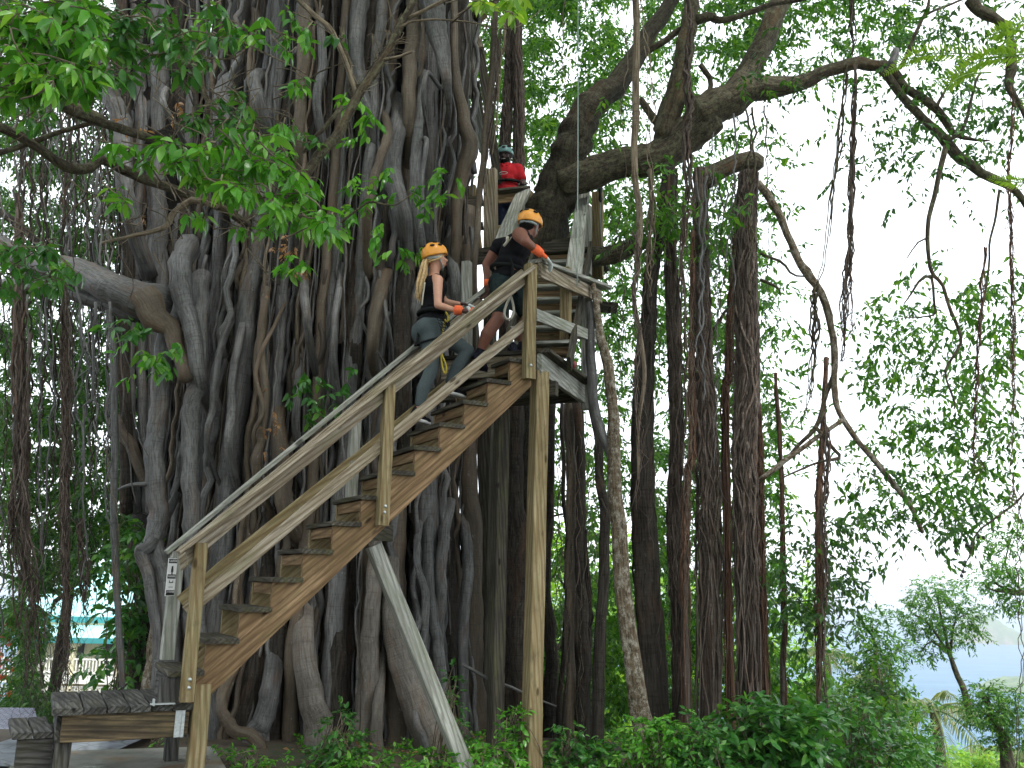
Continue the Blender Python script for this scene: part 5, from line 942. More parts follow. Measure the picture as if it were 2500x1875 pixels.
def fill(o, cl, D0, D1, ln, mat, dens=1., per=8, seed=1, wd=.42, name='crown', droop=.35, thr=.36):
    r = np.random.default_rng(seed); P = []
    for x, y, d in cl:
        nn = int(dens*d*d*.55+r.random()); px = x+r.uniform(-10, 110, nn*3); py = y+r.uniform(-10, 110, nn*3)
        v = vnoise(px/38+3, py/38+3, seed)*.6+vnoise(px/15+3, py/15+3, seed+9)*.4; k = np.argsort(-(v+r.random(nn*3)*.35))[:nn]
        for a, b_ in zip(px[k], py[k]): P.append(at(a, b_, r.uniform(D0, D1)))
    if not P: return
    mb = MB(); sprays(mb, np.array(P), ln, per, droop=droop, wd=wd); return mb.build(name, mat, o, smooth=False)
CL = [c for c in cells(GRID, 0, 0, 100) if not (100 <= c[0] < 400 and 1400 <= c[1] < 1700)]+[(250, 1400, 2), (100, 1420, 3)]
def sel(x0, x1, y0=-1, y1=2000): return [c for c in CL if x0 <= c[0] < x1 and y0 <= c[1] < y1]
def ext(cl, dy): return cl+[(x, y-dy, d) for x, y, d in cl if y == 0]     # crowns go on above the frame
TREES = [ # x-range, D, label, leaf, mat, density
 (0, 200, 12.5, 16, 'dense dark tree at the far left behind the rust red root rope', .105, L_DARK, 2.2, -6.5),
 (200, 400, 12.0, 16, 'dense dark tree between the grey pole root and the banyan', .105, L_DARK, 2.2, -4.2),
 (1100, 1300, 14, 18, 'green tree behind the guide on the platform', .13, L_MID, 1.5, .6),
 (1300, 1500, 13, 18, 'bright tree behind the thin pale rope', .13, L_MID, 1.5, 1.4),
 (1500, 1700, 13, 18, 'green tree behind the arching limb fork', .12, L_MID, 1.4, 2.8),
 (1700, 1900, 11.5, 15, 'loose leaved tree behind the widest root pillar', .12, L_MID, 1.35, 4.0),
 (1900, 2200, 11.0, 14, 'airy tree that thins out against the white sky', .115, L_MID, 1.2, 5.2),
 (2200, 2600, 11.0, 13, 'sparse dark foliage in the upper right corner', .11, L_DARK, 1.5, 6.4)]
for i, (xa, xb, D0, D1, lab, ln, mt, dn, tx) in enumerate(TREES):
    if xa >= 1700:
        tag(fill(ban, ext(sel(xa, xb), 90), D0, D1, ln, mt, dn*2.1, seed=i+2, name='foliage'), lab.replace('tree', 'crown foliage')); continue
    dn *= 2.3; c = at((xa+xb)/2, 1400, D1); o = tree_thing('leafy_tree', float(c[0]), D1+.6, lab, h=9, r0=.1, top=3.5 if xa > 400 else 5)
    fill(o, ext(sel(xa, xb), 90), D0, D1, ln, mt, dn, seed=i+2)
# far bright slope bushes and trees seen low between the pillars
far = [(1250, 1500, 22, 30, L_BRIGHT, 'bright bush far down the slope behind the brown slim pillar'), (1480, 1640, 24, 34, L_BRIGHT, 'bright yellow green tree on the slope behind the pale trunk'),
       (1600, 1800, 26, 36, L_BRIGHT, 'bright green tree on the slope between the thick pillars'), (1800, 2000, 28, 40, L_BRIGHT, 'bright yellow green tree down the slope right of the pillars')]
for i, (xa, xb, D0, D1, mt, lab) in enumerate(far):
    c = at((xa+xb)/2, 1800, D0+4); o = tree_thing('slope_tree', float(c[0]), D0+4, lab, h=6, r0=.2, group='bright trees down the slope', top=float(at(1800, 1620, D0+4)[2]))
    fill(o, [(x, y, 9 if y > 1500 else 7) for x in range(xa, xb, 100) for y in range(1400 if i else 1300, 1900, 100)], D0, D1, .26, mt, 1.9, seed=40+i, droop=.1)
GT = [(1985, 1640, 2080, 1850, 26, 'dark green bushy tree low beside the outermost thin pillar', L_MID)]
def blob_tree(name, blobs, D, ln, mat, label, trunk=None, tw=.06, per=8, n=1., droop=.25, depth=1.2, wd=.42, seed=5, group='young trees in front of the sea'):
    r = np.random.default_rng(seed); P = []; Oc = []
    for (x, y, rx, ry) in blobs:
        c = at(x, y, D); k = D/F; m_ = int(n*rx*ry/24); u = r.normal(size=(m_, 3)); u = nrm(u)*(r.random((m_, 1))**.42)
        P.append(c+u*np.array([rx*k, depth, ry*k])); Oc.append(u*.6)
    base = trunk[-1] if trunk else (blobs[0][0], blobs[0][1]+200); bp_ = at(base[0], base[1], D); o = empty(name, tuple(bp_), label, 'tree', group)
    mb = MB(); sprays(mb, np.concatenate(P), ln, per, droop=droop, out=np.concatenate(Oc), wd=wd); mb.build('crown', mat, o, smooth=False)
    mb = MB()
    if trunk:
        tube(mb, [at(a, b_, D) for a, b_ in trunk], [tw*.2, tw*.4, tw*.6, tw*.8], 10, .15, .15, .01)
        for (x, y, rx, ry) in blobs: tube(mb, [at(*trunk[min(len(trunk)-1, 1)], D), at((x+trunk[0][0])/2, (y+trunk[0][1])/2+10, D), at(x, y, D)], [tw*.3, tw*.2, tw*.1], 5, .2, .1)
        mb.build('trunk', B_LIMB, o)
    return o
blob_tree('feathery_tree', [(2290, 1450, 70, 45), (2230, 1500, 50, 40), (2360, 1500, 40, 36), (2310, 1540, 90, 34), (2250, 1590, 50, 20)], 16, .075, L_MID, 'feathery young tree with a forked crown in front of the sea', [(2300, 1520), (2320, 1600), (2350, 1680), (2370, 1740)], .09, 10, 1.6, .2, .6, .34)
blob_tree('feathery_tree', [(2130, 1520, 34, 26), (2150, 1580, 50, 40), (2140, 1650, 50, 40), (2110, 1700, 60, 40), (2150, 1750, 90, 60), (2170, 1830, 110, 60)], 14, .085, L_MID, 'leafy young tree left of the forked one with a pale tip', [(2130, 1540), (2140, 1640), (2110, 1760), (2105, 1900)], .05, 9, 1.5, .2, .6, .36, seed=6)
blob_tree('broad_tree', [(2470, 1310, 50, 40), (2420, 1390, 50, 26), (2480, 1440, 50, 70), (2400, 1420, 40, 12)], 18, .10, L_MID, 'crown of a tree entering from the right edge above the island', [(2440, 1440), (2500, 1450), (2560, 1500), (2620, 1900)], .1, 9, 1.3, .2, .8, .36, seed=7)
blob_tree('broad_tree', [(2420, 1700, 60, 30), (2400, 1740, 70, 30), (2470, 1740, 50, 60), (2440, 1800, 30, 26)], 15, .08, L_MID, 'round dark tree with a forked black trunk in the lower right corner', [(2400, 1700), (2440, 1780), (2455, 1830), (2460, 1930)], .16, 9, 1.6, .2, .6, .36, seed=8)
blob_tree('broad_tree', [(2030, 1720, 50, 60), (2040, 1800, 60, 60), (2000, 1850, 60, 40)], 20, .11, L_MID, 'dark rounded tree on the slope beside the outermost pillar', [(2030, 1740), (2030, 1800), (2030, 1850), (2030, 1950)], .1, 9, 1.8, .2, .8, seed=9)
blob_tree('broad_tree', [(2300, 1860, 120, 30), (2420, 1865, 100, 30), (2200, 1850, 80, 30)], 24, .14, L_BRIGHT, 'bright low tree tops along the bottom right edge', [(2300, 1870), (2300, 1900), (2300, 1950), (2300, 2000)], .1, 9, 1.6, .2, 1, seed=10)
def palm(px, py, D, R0, label, seed, nf=13, hgt=230):
    r = np.random.default_rng(seed); c = at(px, py, D); b_ = at(px+r.uniform(-14, 14), py+hgt, D); o = empty('coconut_palm', tuple(b_), label, 'palm tree', 'palms below in front of the sea')
    mb = MB(); tube(mb, [b_, (b_+c)/2+np.array([.1, 0, 0]), c], [.16, .12, .11], 10, .25, .1); mb.build('trunk', B_BROWN, o)
    for i in range(nf):
        a = i/nf*6.283+r.uniform(-.2, .2); el = r.uniform(-.2, 1.1); L = R0*r.uniform(.8, 1.1); d = np.array([math.cos(a)*math.cos(el), math.sin(a)*math.cos(el), math.sin(el)])
        t = np.linspace(0, 1, 34)[:, None]; Q = c+d*L*t+np.array([0, 0, -1.])*L*.75*t**2; mb = MB(); tube(mb, Q[::6], [.03, .02, .008], 5, .3, 0)
        tg = nrm(np.gradient(Q, axis=0)); sdv = nrm(np.cross(tg, UP)); s_ = np.array([-1, 1]); pos = np.repeat(Q[3:], 2, 0); sg = np.tile(s_, len(Q)-3)[:, None]
        dirs = np.repeat(tg[3:], 2, 0)*.55+np.repeat(sdv[3:], 2, 0)*sg-UP*.55+r.normal(size=pos.shape)*.08; ll = np.repeat(np.sin(np.linspace(.35, 3.0, len(Q)-3)), 2)*L*.3
        leaves(mb, pos, dirs, np.repeat(UP[None], len(pos), 0), ll, .10); mb.build('frond', L_PALM, o, smooth=False)
palm(2280, 1735, 22, 1.55, 'coconut palm with drooping golden fronds left of the dark forked tree', 31)
palm(2020, 1600, 30, 1.3, 'distant palm half hidden behind the outermost root pillar', 32, 11)
palm(2115, 1655, 34, 1.5, 'distant palm showing between the young tree branches', 33, 10)
palm(2408, 1830, 26, 1.6, 'small palm at the foot of the dark forked tree', 34, 11)
palm(2500, 1850, 24, 1.6, 'yellowing palm cut by the right edge', 35, 10)

# nearer leaves that hang along the right-hand branches (part of the banyan)
def along(paths, fr, D, spread, n, ln, mat, seed, name='foliage', per=7, droop=.4, dsp=.5, twig=True):
    r = np.random.default_rng(seed); mb = MB(); P = []
    for pts, k in paths:
        Q = spl(pxp(pts, D, fr), 60); i = r.integers(0, 60, int(n*k)); o_ = r.normal(size=(len(i), 3))*np.array([spread*D/F, dsp, spread*D/F]); P.append(Q[i]+o_)
    P = np.concatenate(P); sprays(mb, P, ln, per, droop=droop, tw=None); return mb.build(name, mat, ban, smooth=False)
along([([(1480, 560), (1700, 700), (1900, 900), (2100, 1100)], 1), ([(1850, 250), (1950, 450), (2050, 700), (2150, 900)], 1.2), ([(1300, 640), (1500, 760), (1550, 830)], .35), ([(1180, 1000), (1380, 1010)], .3), ([(1330, 890), (1370, 930)], .1),
       ([(1580, 350), (1700, 200), (1900, 300)], .8), ([(1650, 900), (1600, 1080), (1620, 1100)], .35), ([(1180, 560), (1250, 700)], .2)], Z3, 9.6, 28, 62, .10, L_DARK, 61)
along([([(1480, 1000), (1300, 1040), (1250, 1060)], .3), ([(1500, 700), (1560, 760), (1650, 640)], .2)], Z3, 9.6, 18, 40, .10, L_DARK, 62)
# zoom 6 region
along([([(1300, 260), (1500, 300), (1650, 420), (1700, 560)], 1), ([(1250, 480), (1500, 560), (1650, 640)], .9), ([(1820, 300), (1900, 500), (2000, 700), (1850, 800)], 1.3), ([(1700, 700), (1650, 900), (1600, 1100), (1500, 1200)], 1.5), ([(2150, 300), (2150, 600), (2100, 700)], 1.),
       ([(2000, 100), (1950, 250), (2150, 150)], .9), ([(1380, 250), (1200, 400), (1300, 600)], .4), ([(1800, 900), (1900, 1200), (1800, 1500)], 1.5), ([(2000, 1000), (2150, 1200), (2000, 1400)], 1.), ([(1250, 1450), (1500, 1500), (1700, 1600)], .9), ([(1200, 1600), (1400, 1620)], .3),
       ([(1350, 950), (1400, 1100), (1250, 1250)], .5), ([(1050, 1200), (1150, 1350), (1300, 1480)], .5), ([(1550, 1450), (1750, 1550), (1950, 1640)], 1.), ([(1480, 100), (1560, 60)], .15), ([(1100, 700), (1250, 850), (1300, 750)], .7)], Z6, 10.2, 25, 54, .11, L_MID, 63)
along([([(1400, 20), (1600, 60), (1850, 100), (1700, 180)], 1), ([(1180, 10), (1100, 60)], .3), ([(1450, 100), (1500, 180)], .3), ([(1900, 30), (1800, 60)], .4)], Z9, 9.6, 20, 42, .10, L_DARK, 64)
along([([(700, 480), (780, 560), (720, 680)], 1), ([(1000, 560), (1040, 500), (980, 700)], .7), ([(1000, 200), (950, 350), (1050, 400)], 1), ([(620, 200), (560, 350), (620, 500)], .8), ([(800, 150), (780, 300)], .5), ([(860, 60), (1000, 120), (1080, 100)], .7), ([(640, 640), (600, 560)], .3), ([(880, 580), (820, 700), (1000, 740)], .8)], Z9, 10.4, 22, 48, .10, L_DARK, 65)
along([([(300, 1350), (500, 1300), (700, 1250)], .2), ([(100, 1900), (200, 2000)], .1)], Z9, 10.4, 22, 8, .10, L_DARK, 66)
along([([(100, 1500), (300, 1540), (350, 1480)], 1), ([(0, 1100), (60, 1500)], .8), ([(1900, 650), (1950, 720)], .3)], Z3, 9.6, 30, 26, .11, L_MID, 67)
along([([(250, 600), (500, 560), (700, 500)], 1), ([(500, 420), (480, 450)], .3), ([(60, 500), (0, 400)], .3), ([(900, 480), (1000, 420)], .3)], Z3, 9.5, 16, 22, .10, L_DARK, 68)
along([([(1740, 600), (1780, 900)], .4), ([(1900, 1200), (2000, 1400), (2150, 1400)], 1.5), ([(1900, 1500), (2100, 1600)], 1.), ([(2000, 1350), (1900, 1300)], .5)], Z2, 9.8, 22, 34, .11, L_MID, 69)
# small leafy shoots on the trunk wall
def shoot(pts, fr, D, n, ln, mat, sp, seed, per=6, name='foliage'):
    r = np.random.default_rng(seed); P = pxp(pts, D, fr); P = P[r.integers(0, len(P), n)]+r.normal(size=(n, 3))*sp*D/F; mb = MB(); sprays(mb, P, ln, per, droop=.5, near=True, tl=ln*1.1, tw=None); return mb.build(name, mat, ban)
shoot([(150, 1130), (300, 1130), (230, 1200), (120, 1250), (430, 1180), (400, 1290)], Z2, 8.3, 16, .115, L_NEAR, 22, 71)
shoot([(600, 1150), (720, 1170), (620, 1250), (600, 1360), (100, 1290), (60, 1350)], Z2, 8.2, 16, .115, L_NEAR, 20, 72)
shoot([(300, 1500), (290, 1470)], Z2, 8.2, 4, .12, L_NEAR, 10, 73); shoot([(390, 1600), (470, 1610), (520, 1600), (380, 1640)], Z2, 8.2, 8, .11, L_NEAR, 14, 74)
shoot([(130, 690), (170, 740), (60, 590), (30, 640)], Z2, 7.4, 8, .12, L_NEAR, 16, 75); shoot([(90, 880), (80, 900)], Z2, 7.4, 3, .08, L_NEAR, 6, 76)
shoot([(1000, 600), (1080, 560), (1120, 640), (950, 560), (880, 640), (1060, 680)], Z4, 8.0, 12, .13, L_NEAR, 20, 77)
shoot([(780, 480), (850, 500), (720, 520), (900, 620)], Z4, 8.2, 10, .13, L_BUSH, 24, 78); shoot([(1980, 800), (2100, 850), (2180, 780), (2050, 950), (2130, 900), (2000, 900)], Z4, 8.6, 22, .10, L_BUSH, 24, 79)
shoot([(420, 60), (400, 120), (350, 60)], Z4, 8.2, 6, .14, L_NEAR, 14, 80); shoot([(1900, 60), (1850, 30), (1930, 20)], Z4, 8.0, 8, .12, L_NEAR, 14, 81)
shoot([(1740, 1000), (1760, 1150), (1750, 980), (1770, 800), (1750, 1250), (1760, 1100)], Z4, 8.7, 10, .05, L_DRY, 12, 82, 5); shoot([(1940, 80), (1970, 100), (1750, 250)], Z4, 8.7, 7, .05, L_DRY, 10, 83, 5)
shoot([(1900, 1600), (1950, 1620), (1850, 1640), (1800, 1560)], Z1, 8.6, 10, .06, L_DRY, 14, 84, 5); shoot([(830, 770), (850, 800), (1160, 690), (910, 1370)], Z1, 7.6, 7, .07, L_DRY, 12, 85, 5)

# the rest of the crown overhead, above the picture: it shades the trunk
r5 = np.random.default_rng(500); N_ = 5200; cx = r5.uniform(-11, 8, N_); cy = r5.uniform(-3, 19, N_); cz = np.maximum(8.2, H+.74*np.maximum(cy, 0)+1.3)+r5.uniform(0, 2.2, N_); k = vnoise(cx*.8+40, cy*.8+40, 21)+r5.uniform(-.2, .2, N_) > .36
mb = MB(); sprays(mb, np.stack([cx, cy, cz], -1)[k], .34, 6, tl=.6, droop=.1, wd=.6); mb.build('foliage', L_DARK, ban, smooth=False)

N_ = 5000; cx = r5.uniform(-22, 16, N_); cy = r5.uniform(-10, -5, N_); cz = r5.uniform(-.3, 9, N_); k = vnoise(cx*.5+40, cz*.5+40, 23)+r5.uniform(-.2, .2, N_) > .30
mb = MB(); sprays(mb, np.stack([cx, cy, cz], -1)[k], .36, 6, tl=.6, droop=.1, wd=.6); tag(mb.build('unseen_leaf_screen', L_DARK, smooth=False), kind='stuff')  # leaves added behind the camera, out of view, to cut frontal light
# ================================================================ near leaves over the left of the picture
def rosette(mb, cen, ln, k=8, out=None, twm=None):
    for c in cen:
        c = np.asarray(c, float); a0 = rng.uniform(0, 6.28); kk = int(k*rng.uniform(.7, 1.25)); a = a0+np.arange(kk)*2.4; el = rng.uniform(-1.1, .25, kk)
        d = np.stack([np.cos(a)*np.cos(el), np.sin(a)*np.cos(el), np.sin(el)-.25], -1); st = c+nrm(d)*ln*.18+rng.normal(size=(kk, 3))*ln*.12
        leaves(mb, st, d, np.array([0, 0, 1.])+rng.normal(size=(kk, 3))*.35, ln*rng.uniform(.6, 1.15, kk), .38, True, bend=.3)
        if twm is not None:
            e_ = c+np.array([rng.uniform(-.35, .05), rng.uniform(-.1, .3), rng.uniform(-.1, .22)]); tube(twm, [e_, (e_+c)/2+rng.normal(0, .03, 3), c], [.006, .004], 5, .08, .1)
            for s, t in zip(c+(st-c)*.1, st): tube(twm, [s, (s+t)/2, t], [.0025, .002], 3, .1, 0)
def near_foliage(pts, fr, D, ln, k, mat, jit, seed, mult=1, lab=None):
    mult += 1
    r = np.random.default_rng(seed); mb = MB(); tw = MB(); P = []
    for p in pts:
        for q in range(mult): P.append(at(p[0]/fr[0]+fr[1]+r.normal(0, jit*(1+q*1.3)), p[1]/fr[0]+fr[2]+r.normal(0, jit*(1+q*1.3)), D+r.normal(0, .22)))
    rosette(mb, P, ln, k, None, tw); f_ = mb.build('foliage', mat, ban); tw.build('twig', B_TWIG, f_); return tag(f_, lab) if lab else f_
near_foliage([(1050, 930), (1120, 890), (1480, 850), (1540, 960), (1660, 900), (1790, 850), (1330, 1000), (1270, 1080), (1560, 1180), (1620, 1050), (1750, 1030), (1850, 1000), (1900, 1120), (1880, 1200), (1700, 1120), (1450, 1060), (1970, 1180),
              (1480, 1230), (1610, 1230), (1850, 1350), (1950, 1400), (2060, 1400), (2150, 1520), (2130, 1380), (1780, 1300), (1200, 1000), (1400, 960), (1150, 1060), (1350, 1150)], Z1, 5.7, .135, 9, L_NEAR, 5, 91, 2, 'bright drooping cluster of big glossy fig leaves')
near_foliage([(1250, 1400), (1330, 1400), (1570, 1480), (1690, 1490), (740, 1230), (780, 1300), (720, 940), (860, 960), (930, 1010), (2000, 1240), (1800, 1400), (2080, 1480)], Z1, 6.0, .12, 7, L_NEAR, 4, 92, 1)
near_foliage([(1400, 650), (1500, 700), (1570, 730), (1280, 780), (1450, 770), (1530, 640), (1620, 750), (1230, 800)], Z1, 6.4, .11, 7, L_BUSH, 6, 93, 2)
r3 = np.random.default_rng(94)
near_foliage([(r3.uniform(-40, 640), r3.uniform(-20, 560)) for i in range(44)]+[(40, 600), (500, 470), (580, 540), (340, 520), (60, 560), (420, 420), (100, 250), (250, 230)], Z1, 5.3, .145, 8, L_NEAR, 6, 94, 2, 'dense mass of big fig leaves in the upper left corner')
near_foliage([(r3.uniform(560, 1500), r3.uniform(20, 330)) for i in range(34)]+[(1050, 200), (1080, 280), (1200, 470), (1230, 430), (800, 440), (840, 320), (1340, 370), (860, 520)], Z1, 5.9, .13, 7, L_BUSH, 6, 95, 1)
near_foliage([(1350, 110), (1500, 150), (1560, 180), (1700, 120), (1830, 230), (1850, 330), (1980, 180), (1900, 540), (1660, 230), (1480, 250), (2000, 300), (1270, 190), (1890, 130)], Z1, 6.3, .12, 7, L_NEAR, 5, 96, 1)
near_foliage([(1840, 860), (1900, 830), (1960, 880), (2060, 910), (1950, 560), (1880, 600), (2150, 230)], Z1, 6.9, .10, 7, L_BUSH, 5, 97, 1)
near_foliage([(x, y) for x in (20, 120, 240, 330) for y in (1580, 1640)]+[(60, 700), (180, 740), (240, 790), (320, 700)], Z1, 6.4, .11, 7, L_BUSH, 8, 98, 1)
near_foliage([(30, 40), (100, 60), (170, 110), (230, 130), (290, 190), (60, 120), (400, 70), (420, 130), (340, 160), (20, 200)], Z4, 6.6, .12, 7, L_BUSH, 8, 99, 1)
near_foliage([(1080, 10), (1110, 40), (1120, 0)], Z2, 5.4, .10, 8, L_BRIGHT, 4, 100, 2); near_foliage([(890, -20), (930, 10)], Z2, 5.4, .10, 6, L_BRIGHT, 3, 101, 2)
# dead bare twigs under the leaf cluster
mb = MB()
for i in range(90):
    p = at(r3.uniform(250, 640), r3.uniform(170, 620), r3.uniform(6.8, 8.2)); q = p+r3.normal(0, .16, 3); e_ = q+r3.normal(0, .16, 3); tube(mb, [p, q, e_], [.006, .004, .002], 4, .08, .1, .01, 0, r3)
    if i % 2: tube(mb, [q, q+r3.normal(0, .1, 3)], [.003, .0012], 3, .1, 0)
tag(mb.build('dead_twig', B_TWIG, ban), kind='stuff')
mb = MB()
for i in range(46):
    a = r3.uniform(0, 1); p = at(833+(60+a*360)/2.652, (640-a*560)/2.652, 6.9); q = p+np.array([r3.uniform(-.1, .25), 0, r3.uniform(-.02, .25)]); tube(mb, [p, q, q+r3.normal(0, .1, 3)], [.005, .003, .0015], 4, .08, .1, .015, 0, r3)
tag(mb.build('dead_twig', B_TWIG, ban), kind='stuff')

# ---------------------------------------------------------------- shrubs and ground cover
def bush(label, blobs, D, ln, mat, n, seed, near=False, name='shrub', group='shrubs along the foot of the roots', per=7, depth=.35, droop=.1, zb=None):
    r = np.random.default_rng(seed); P = []; O_ = []
    for (x, y, rx, ry) in blobs:
        c = at(x, y, D); k = D/F; m_ = int(n*rx*ry/100); u = nrm(r.normal(size=(m_, 3)))*(r.random((m_, 1))**.4); P.append(c+u*np.array([rx*k, depth, ry*k])); O_.append(u*.8)
    P = np.concatenate(P); O_ = np.concatenate(O_); c = at(blobs[0][0], blobs[0][1], D); g_ = float(gz(c[0], c[1])); o = empty(name, (c[0], c[1], g_), label, 'shrub', group)
    mb = MB(); sprays(mb, P, ln, per, droop=droop, out=O_, near=near, wd=.5, tl=ln*1.7); mb.build('leafage', mat, o, smooth=False)
    mb = MB()
    for i in range(min(26, len(P))): p = P[i]; s_ = np.array([c[0]+r.normal(0, .1), c[1]+r.normal(0, .08), g_-.05]); tube(mb, [s_, (s_+p)/2+r.normal(0, .05, 3), p], [.008, .005, .003], 5, .12, .1)
    mb.build('stem', B_TWIG, o); return o
bush('glossy dark shrub in front of the widest root pillar', [(1850, 1760, 85, 55), (1930, 1800, 80, 70), (1860, 1850, 110, 50), (1980, 1760, 50, 40)], 8.4, .11, L_BUSH, 1.6, 201, True)
bush('light green leafy shrub at the foot of the draped root pillar', [(1700, 1800, 60, 50), (1730, 1850, 80, 40), (1670, 1850, 50, 40)], 8.2, .065, L_BUSH, 2.4, 202, True)
bush('bright small leaved shrub at the foot of the pale speckled trunk', [(1590, 1790, 70, 34), (1560, 1840, 80, 40), (1640, 1830, 50, 40), (1620, 1760, 40, 20)], 8.3, .06, L_NEAR, 2.4, 203, True)
bush('low leafy shrub right of the tall square post', [(1390, 1800, 30, 30), (1400, 1850, 70, 40), (1460, 1850, 50, 34), (1345, 1860, 30, 20)], 8.3, .07, L_BUSH, 2.2, 204, True)
bush('slender shrub left of the tall square post', [(1265, 1750, 26, 34), (1270, 1800, 36, 40), (1250, 1850, 50, 34)], 8.2, .06, L_NEAR, 2.2, 205, True)
bush('low bright shrub between the slanting brace and the tall post', [(1190, 1830, 26, 26), (1160, 1860, 50, 24), (1220, 1860, 50, 24), (1080, 1865, 40, 20)], 7.9, .06, L_NEAR, 2.2, 206, True)
bush('dark glossy shrub below the stringer beside the trunk base', [(830, 1770, 34, 30), (845, 1820, 36, 34), (800, 1850, 50, 30)], 8.0, .06, L_BUSH, 2.4, 207, True)
bush('low plants at the base of the light buttress roots', [(900, 1855, 50, 24), (970, 1860, 50, 18), (1030, 1855, 40, 22), (860, 1860, 40, 20)], 7.9, .055, L_NEAR, 2.2, 208, True)
bush('climbing leafy shoots beside the slanting brace', [(1100, 1660, 14, 40), (1110, 1720, 18, 40), (1120, 1770, 16, 30)], 8.6, .05, L_BUSH, 2.2, 209, True)
bush('small plants sprouting at the pad corner right of the short post', [(570, 1840, 30, 16), (600, 1860, 50, 16), (700, 1865, 60, 14), (560, 1810, 16, 10)], 7.7, .045, L_NEAR, 2.2, 210, True)
bush('small bright plant behind the deck against the trunk foot', [(400, 1800, 26, 14), (420, 1790, 14, 10)], 8.6, .06, L_NEAR, 2.0, 211, True)
bush('tall leafy bush left of the trunk above the deck', [(340, 1330, 36, 70), (345, 1440, 34, 70), (350, 1550, 34, 60), (300, 1500, 34, 70), (290, 1620, 44, 50), (350, 1640, 24, 50), (290, 1380, 30, 60)], 9.7, .10, L_BUSH, 1.5, 212, True, depth=.5, droop=.4)
bush('dark leafy branch hanging before the veranda house', [(185, 1590, 26, 14), (140, 1600, 36, 18), (160, 1540, 16, 12)], 16, .12, L_DARK, .9, 213, depth=.6)
bush('dark bush between the left root ropes', [(100, 1440, 24, 40), (20, 1600, 26, 50), (90, 1720, 30, 16)], 15, .12, L_DARK, 1.4, 214, depth=.6)
bush('dark glossy bush at the bottom between the pillars and the palms', [(2090, 1720, 40, 40), (2080, 1790, 60, 50), (2140, 1840, 90, 40), (2220, 1800, 40, 60), (2060, 1860, 60, 30)], 9.5, .08, L_BUSH, 1.8, 215, True, depth=.5)
bush('dark leafy bush with thin hooked stems in front of the young trees', [(2150, 1620, 30, 60), (2170, 1700, 50, 50), (2200, 1760, 40, 40), (2120, 1670, 40, 30)], 12, .09, L_MID, 1.6, 216, depth=.5)
o = bush('orange flowering bush at the far left edge', [(10, 1530, 26, 50), (30, 1700, 30, 30), (10, 1760, 20, 20)], 14, .10, L_MID, 1.6, 217, depth=.6)
mb = MB(); rr_ = np.random.default_rng(3); P = np.array([at(rr_.uniform(-5, 30), rr_.uniform(1480, 1700), 13.7) for i in range(26)]); sprays(mb, P, .07, 5, tl=.08, wd=.6); mb.build('flower', L_RED, o, smooth=False)
# ground cover: low leaves, litter
r4 = np.random.default_rng(77); N_ = 9000; gx = r4.uniform(-2.0, 5, N_); gy = r4.uniform(6.6, 12, N_); k = vnoise(gx*2+30, gy*2+30, 12) > .42; gx, gy = gx[k], gy[k]
mb = MB(); P = np.stack([gx, gy, gz(gx, gy)+r4.uniform(0, .07, len(gx))], -1); sprays(mb, P[:1500], .05, 6, tl=.07, droop=-.5, wd=.6); tag(mb.build('ground_cover', L_NEAR, smooth=False), kind='stuff')
mb = MB(); d_ = r4.normal(size=(1500, 3))*[1, 1, .15]; leaves(mb, P[-1500:], d_, np.array([0, 0, 1.])+r4.normal(size=(1500, 3))*.3, .07, .5); tag(mb.build('leaf_litter', L_DRY, smooth=False), kind='stuff')
N_ = 5200; sx_ = r4.uniform(1, 60, N_); sy_ = r4.uniform(13, 70, N_); mb = MB(); P = np.stack([sx_, sy_, gz(sx_, sy_)+r4.uniform(0, 1.2, N_)], -1); sprays(mb, P, .4, 6, tl=.6, droop=-.2); tag(mb.build('slope_undergrowth', L_MID, smooth=False), kind='stuff')
# feathery fronds entering at the top right, close to the camera
M0 = np.array(at(2520, 150, 3.3)); fer = empty('feathery_spray', tuple(M0), 'bright feathery compound leaves poking in at the top right corner', 'leaf spray')
def frond(pts, D, n, L, w):
    Q = spl(pxp(pts, D, Z3), n); mb = MB(); tube(mb, Q[::3], [.004, .0015], 5, .04, 0); tg = nrm(np.gradient(Q, axis=0)); vd = nrm(Q); s_ = nrm(np.cross(tg, vd)); p_ = np.repeat(Q[2:], 2, 0); sg = np.tile([-1, 1], n-2)[:, None]
    d_ = np.repeat(tg[2:], 2, 0)*.6+np.repeat(s_[2:], 2, 0)*sg*.8+rng.normal(size=p_.shape)*.05; ll = np.repeat(np.sin(np.linspace(.5, 2.9, n-2)), 2)*L
    leaves(mb, p_, d_, -np.repeat(vd[2:], 2, 0)+rng.normal(size=p_.shape)*.2, ll, w); return mb.build('frond', L_FERN, fer, smooth=False)
frond([(2350, 250), (2150, 190), (2050, 210), (1960, 240)], 3.2, 20, .05, .22); frond([(2330, 290), (2120, 230), (2100, 300), (2090, 330)], 3.2, 16, .05, .25); frond([(2330, 130), (2200, 140), (2100, 190), (2030, 190)], 3.25, 18, .045, .22)
frond([(2350, 330), (2150, 360), (1950, 380), (1800, 470), (1600, 560)], 3.2, 40, .06, .2); frond([(2150, 350), (1900, 350), (1600, 345), (1450, 390), (1310, 480)], 3.3, 44, .05, .2); frond([(2000, 470), (1850, 480), (1750, 530), (1700, 600)], 3.2, 22, .04, .2)
frond([(2330, 1130), (2200, 1180), (2100, 1170), (1980, 1150)], 3.4, 24, .04, .2); frond([(2350, 620), (2260, 640), (2200, 690)], 3.3, 12, .035, .2)
mb = MB(); tube(mb, pxp([(2400, 200), (2200, 330), (1900, 380), (1780, 250), (1640, 120), (1740, 0)], 3.25, Z3), [.004, .003, .0015], 5, .05, 0); mb.build('stalk', L_FERN, fer)
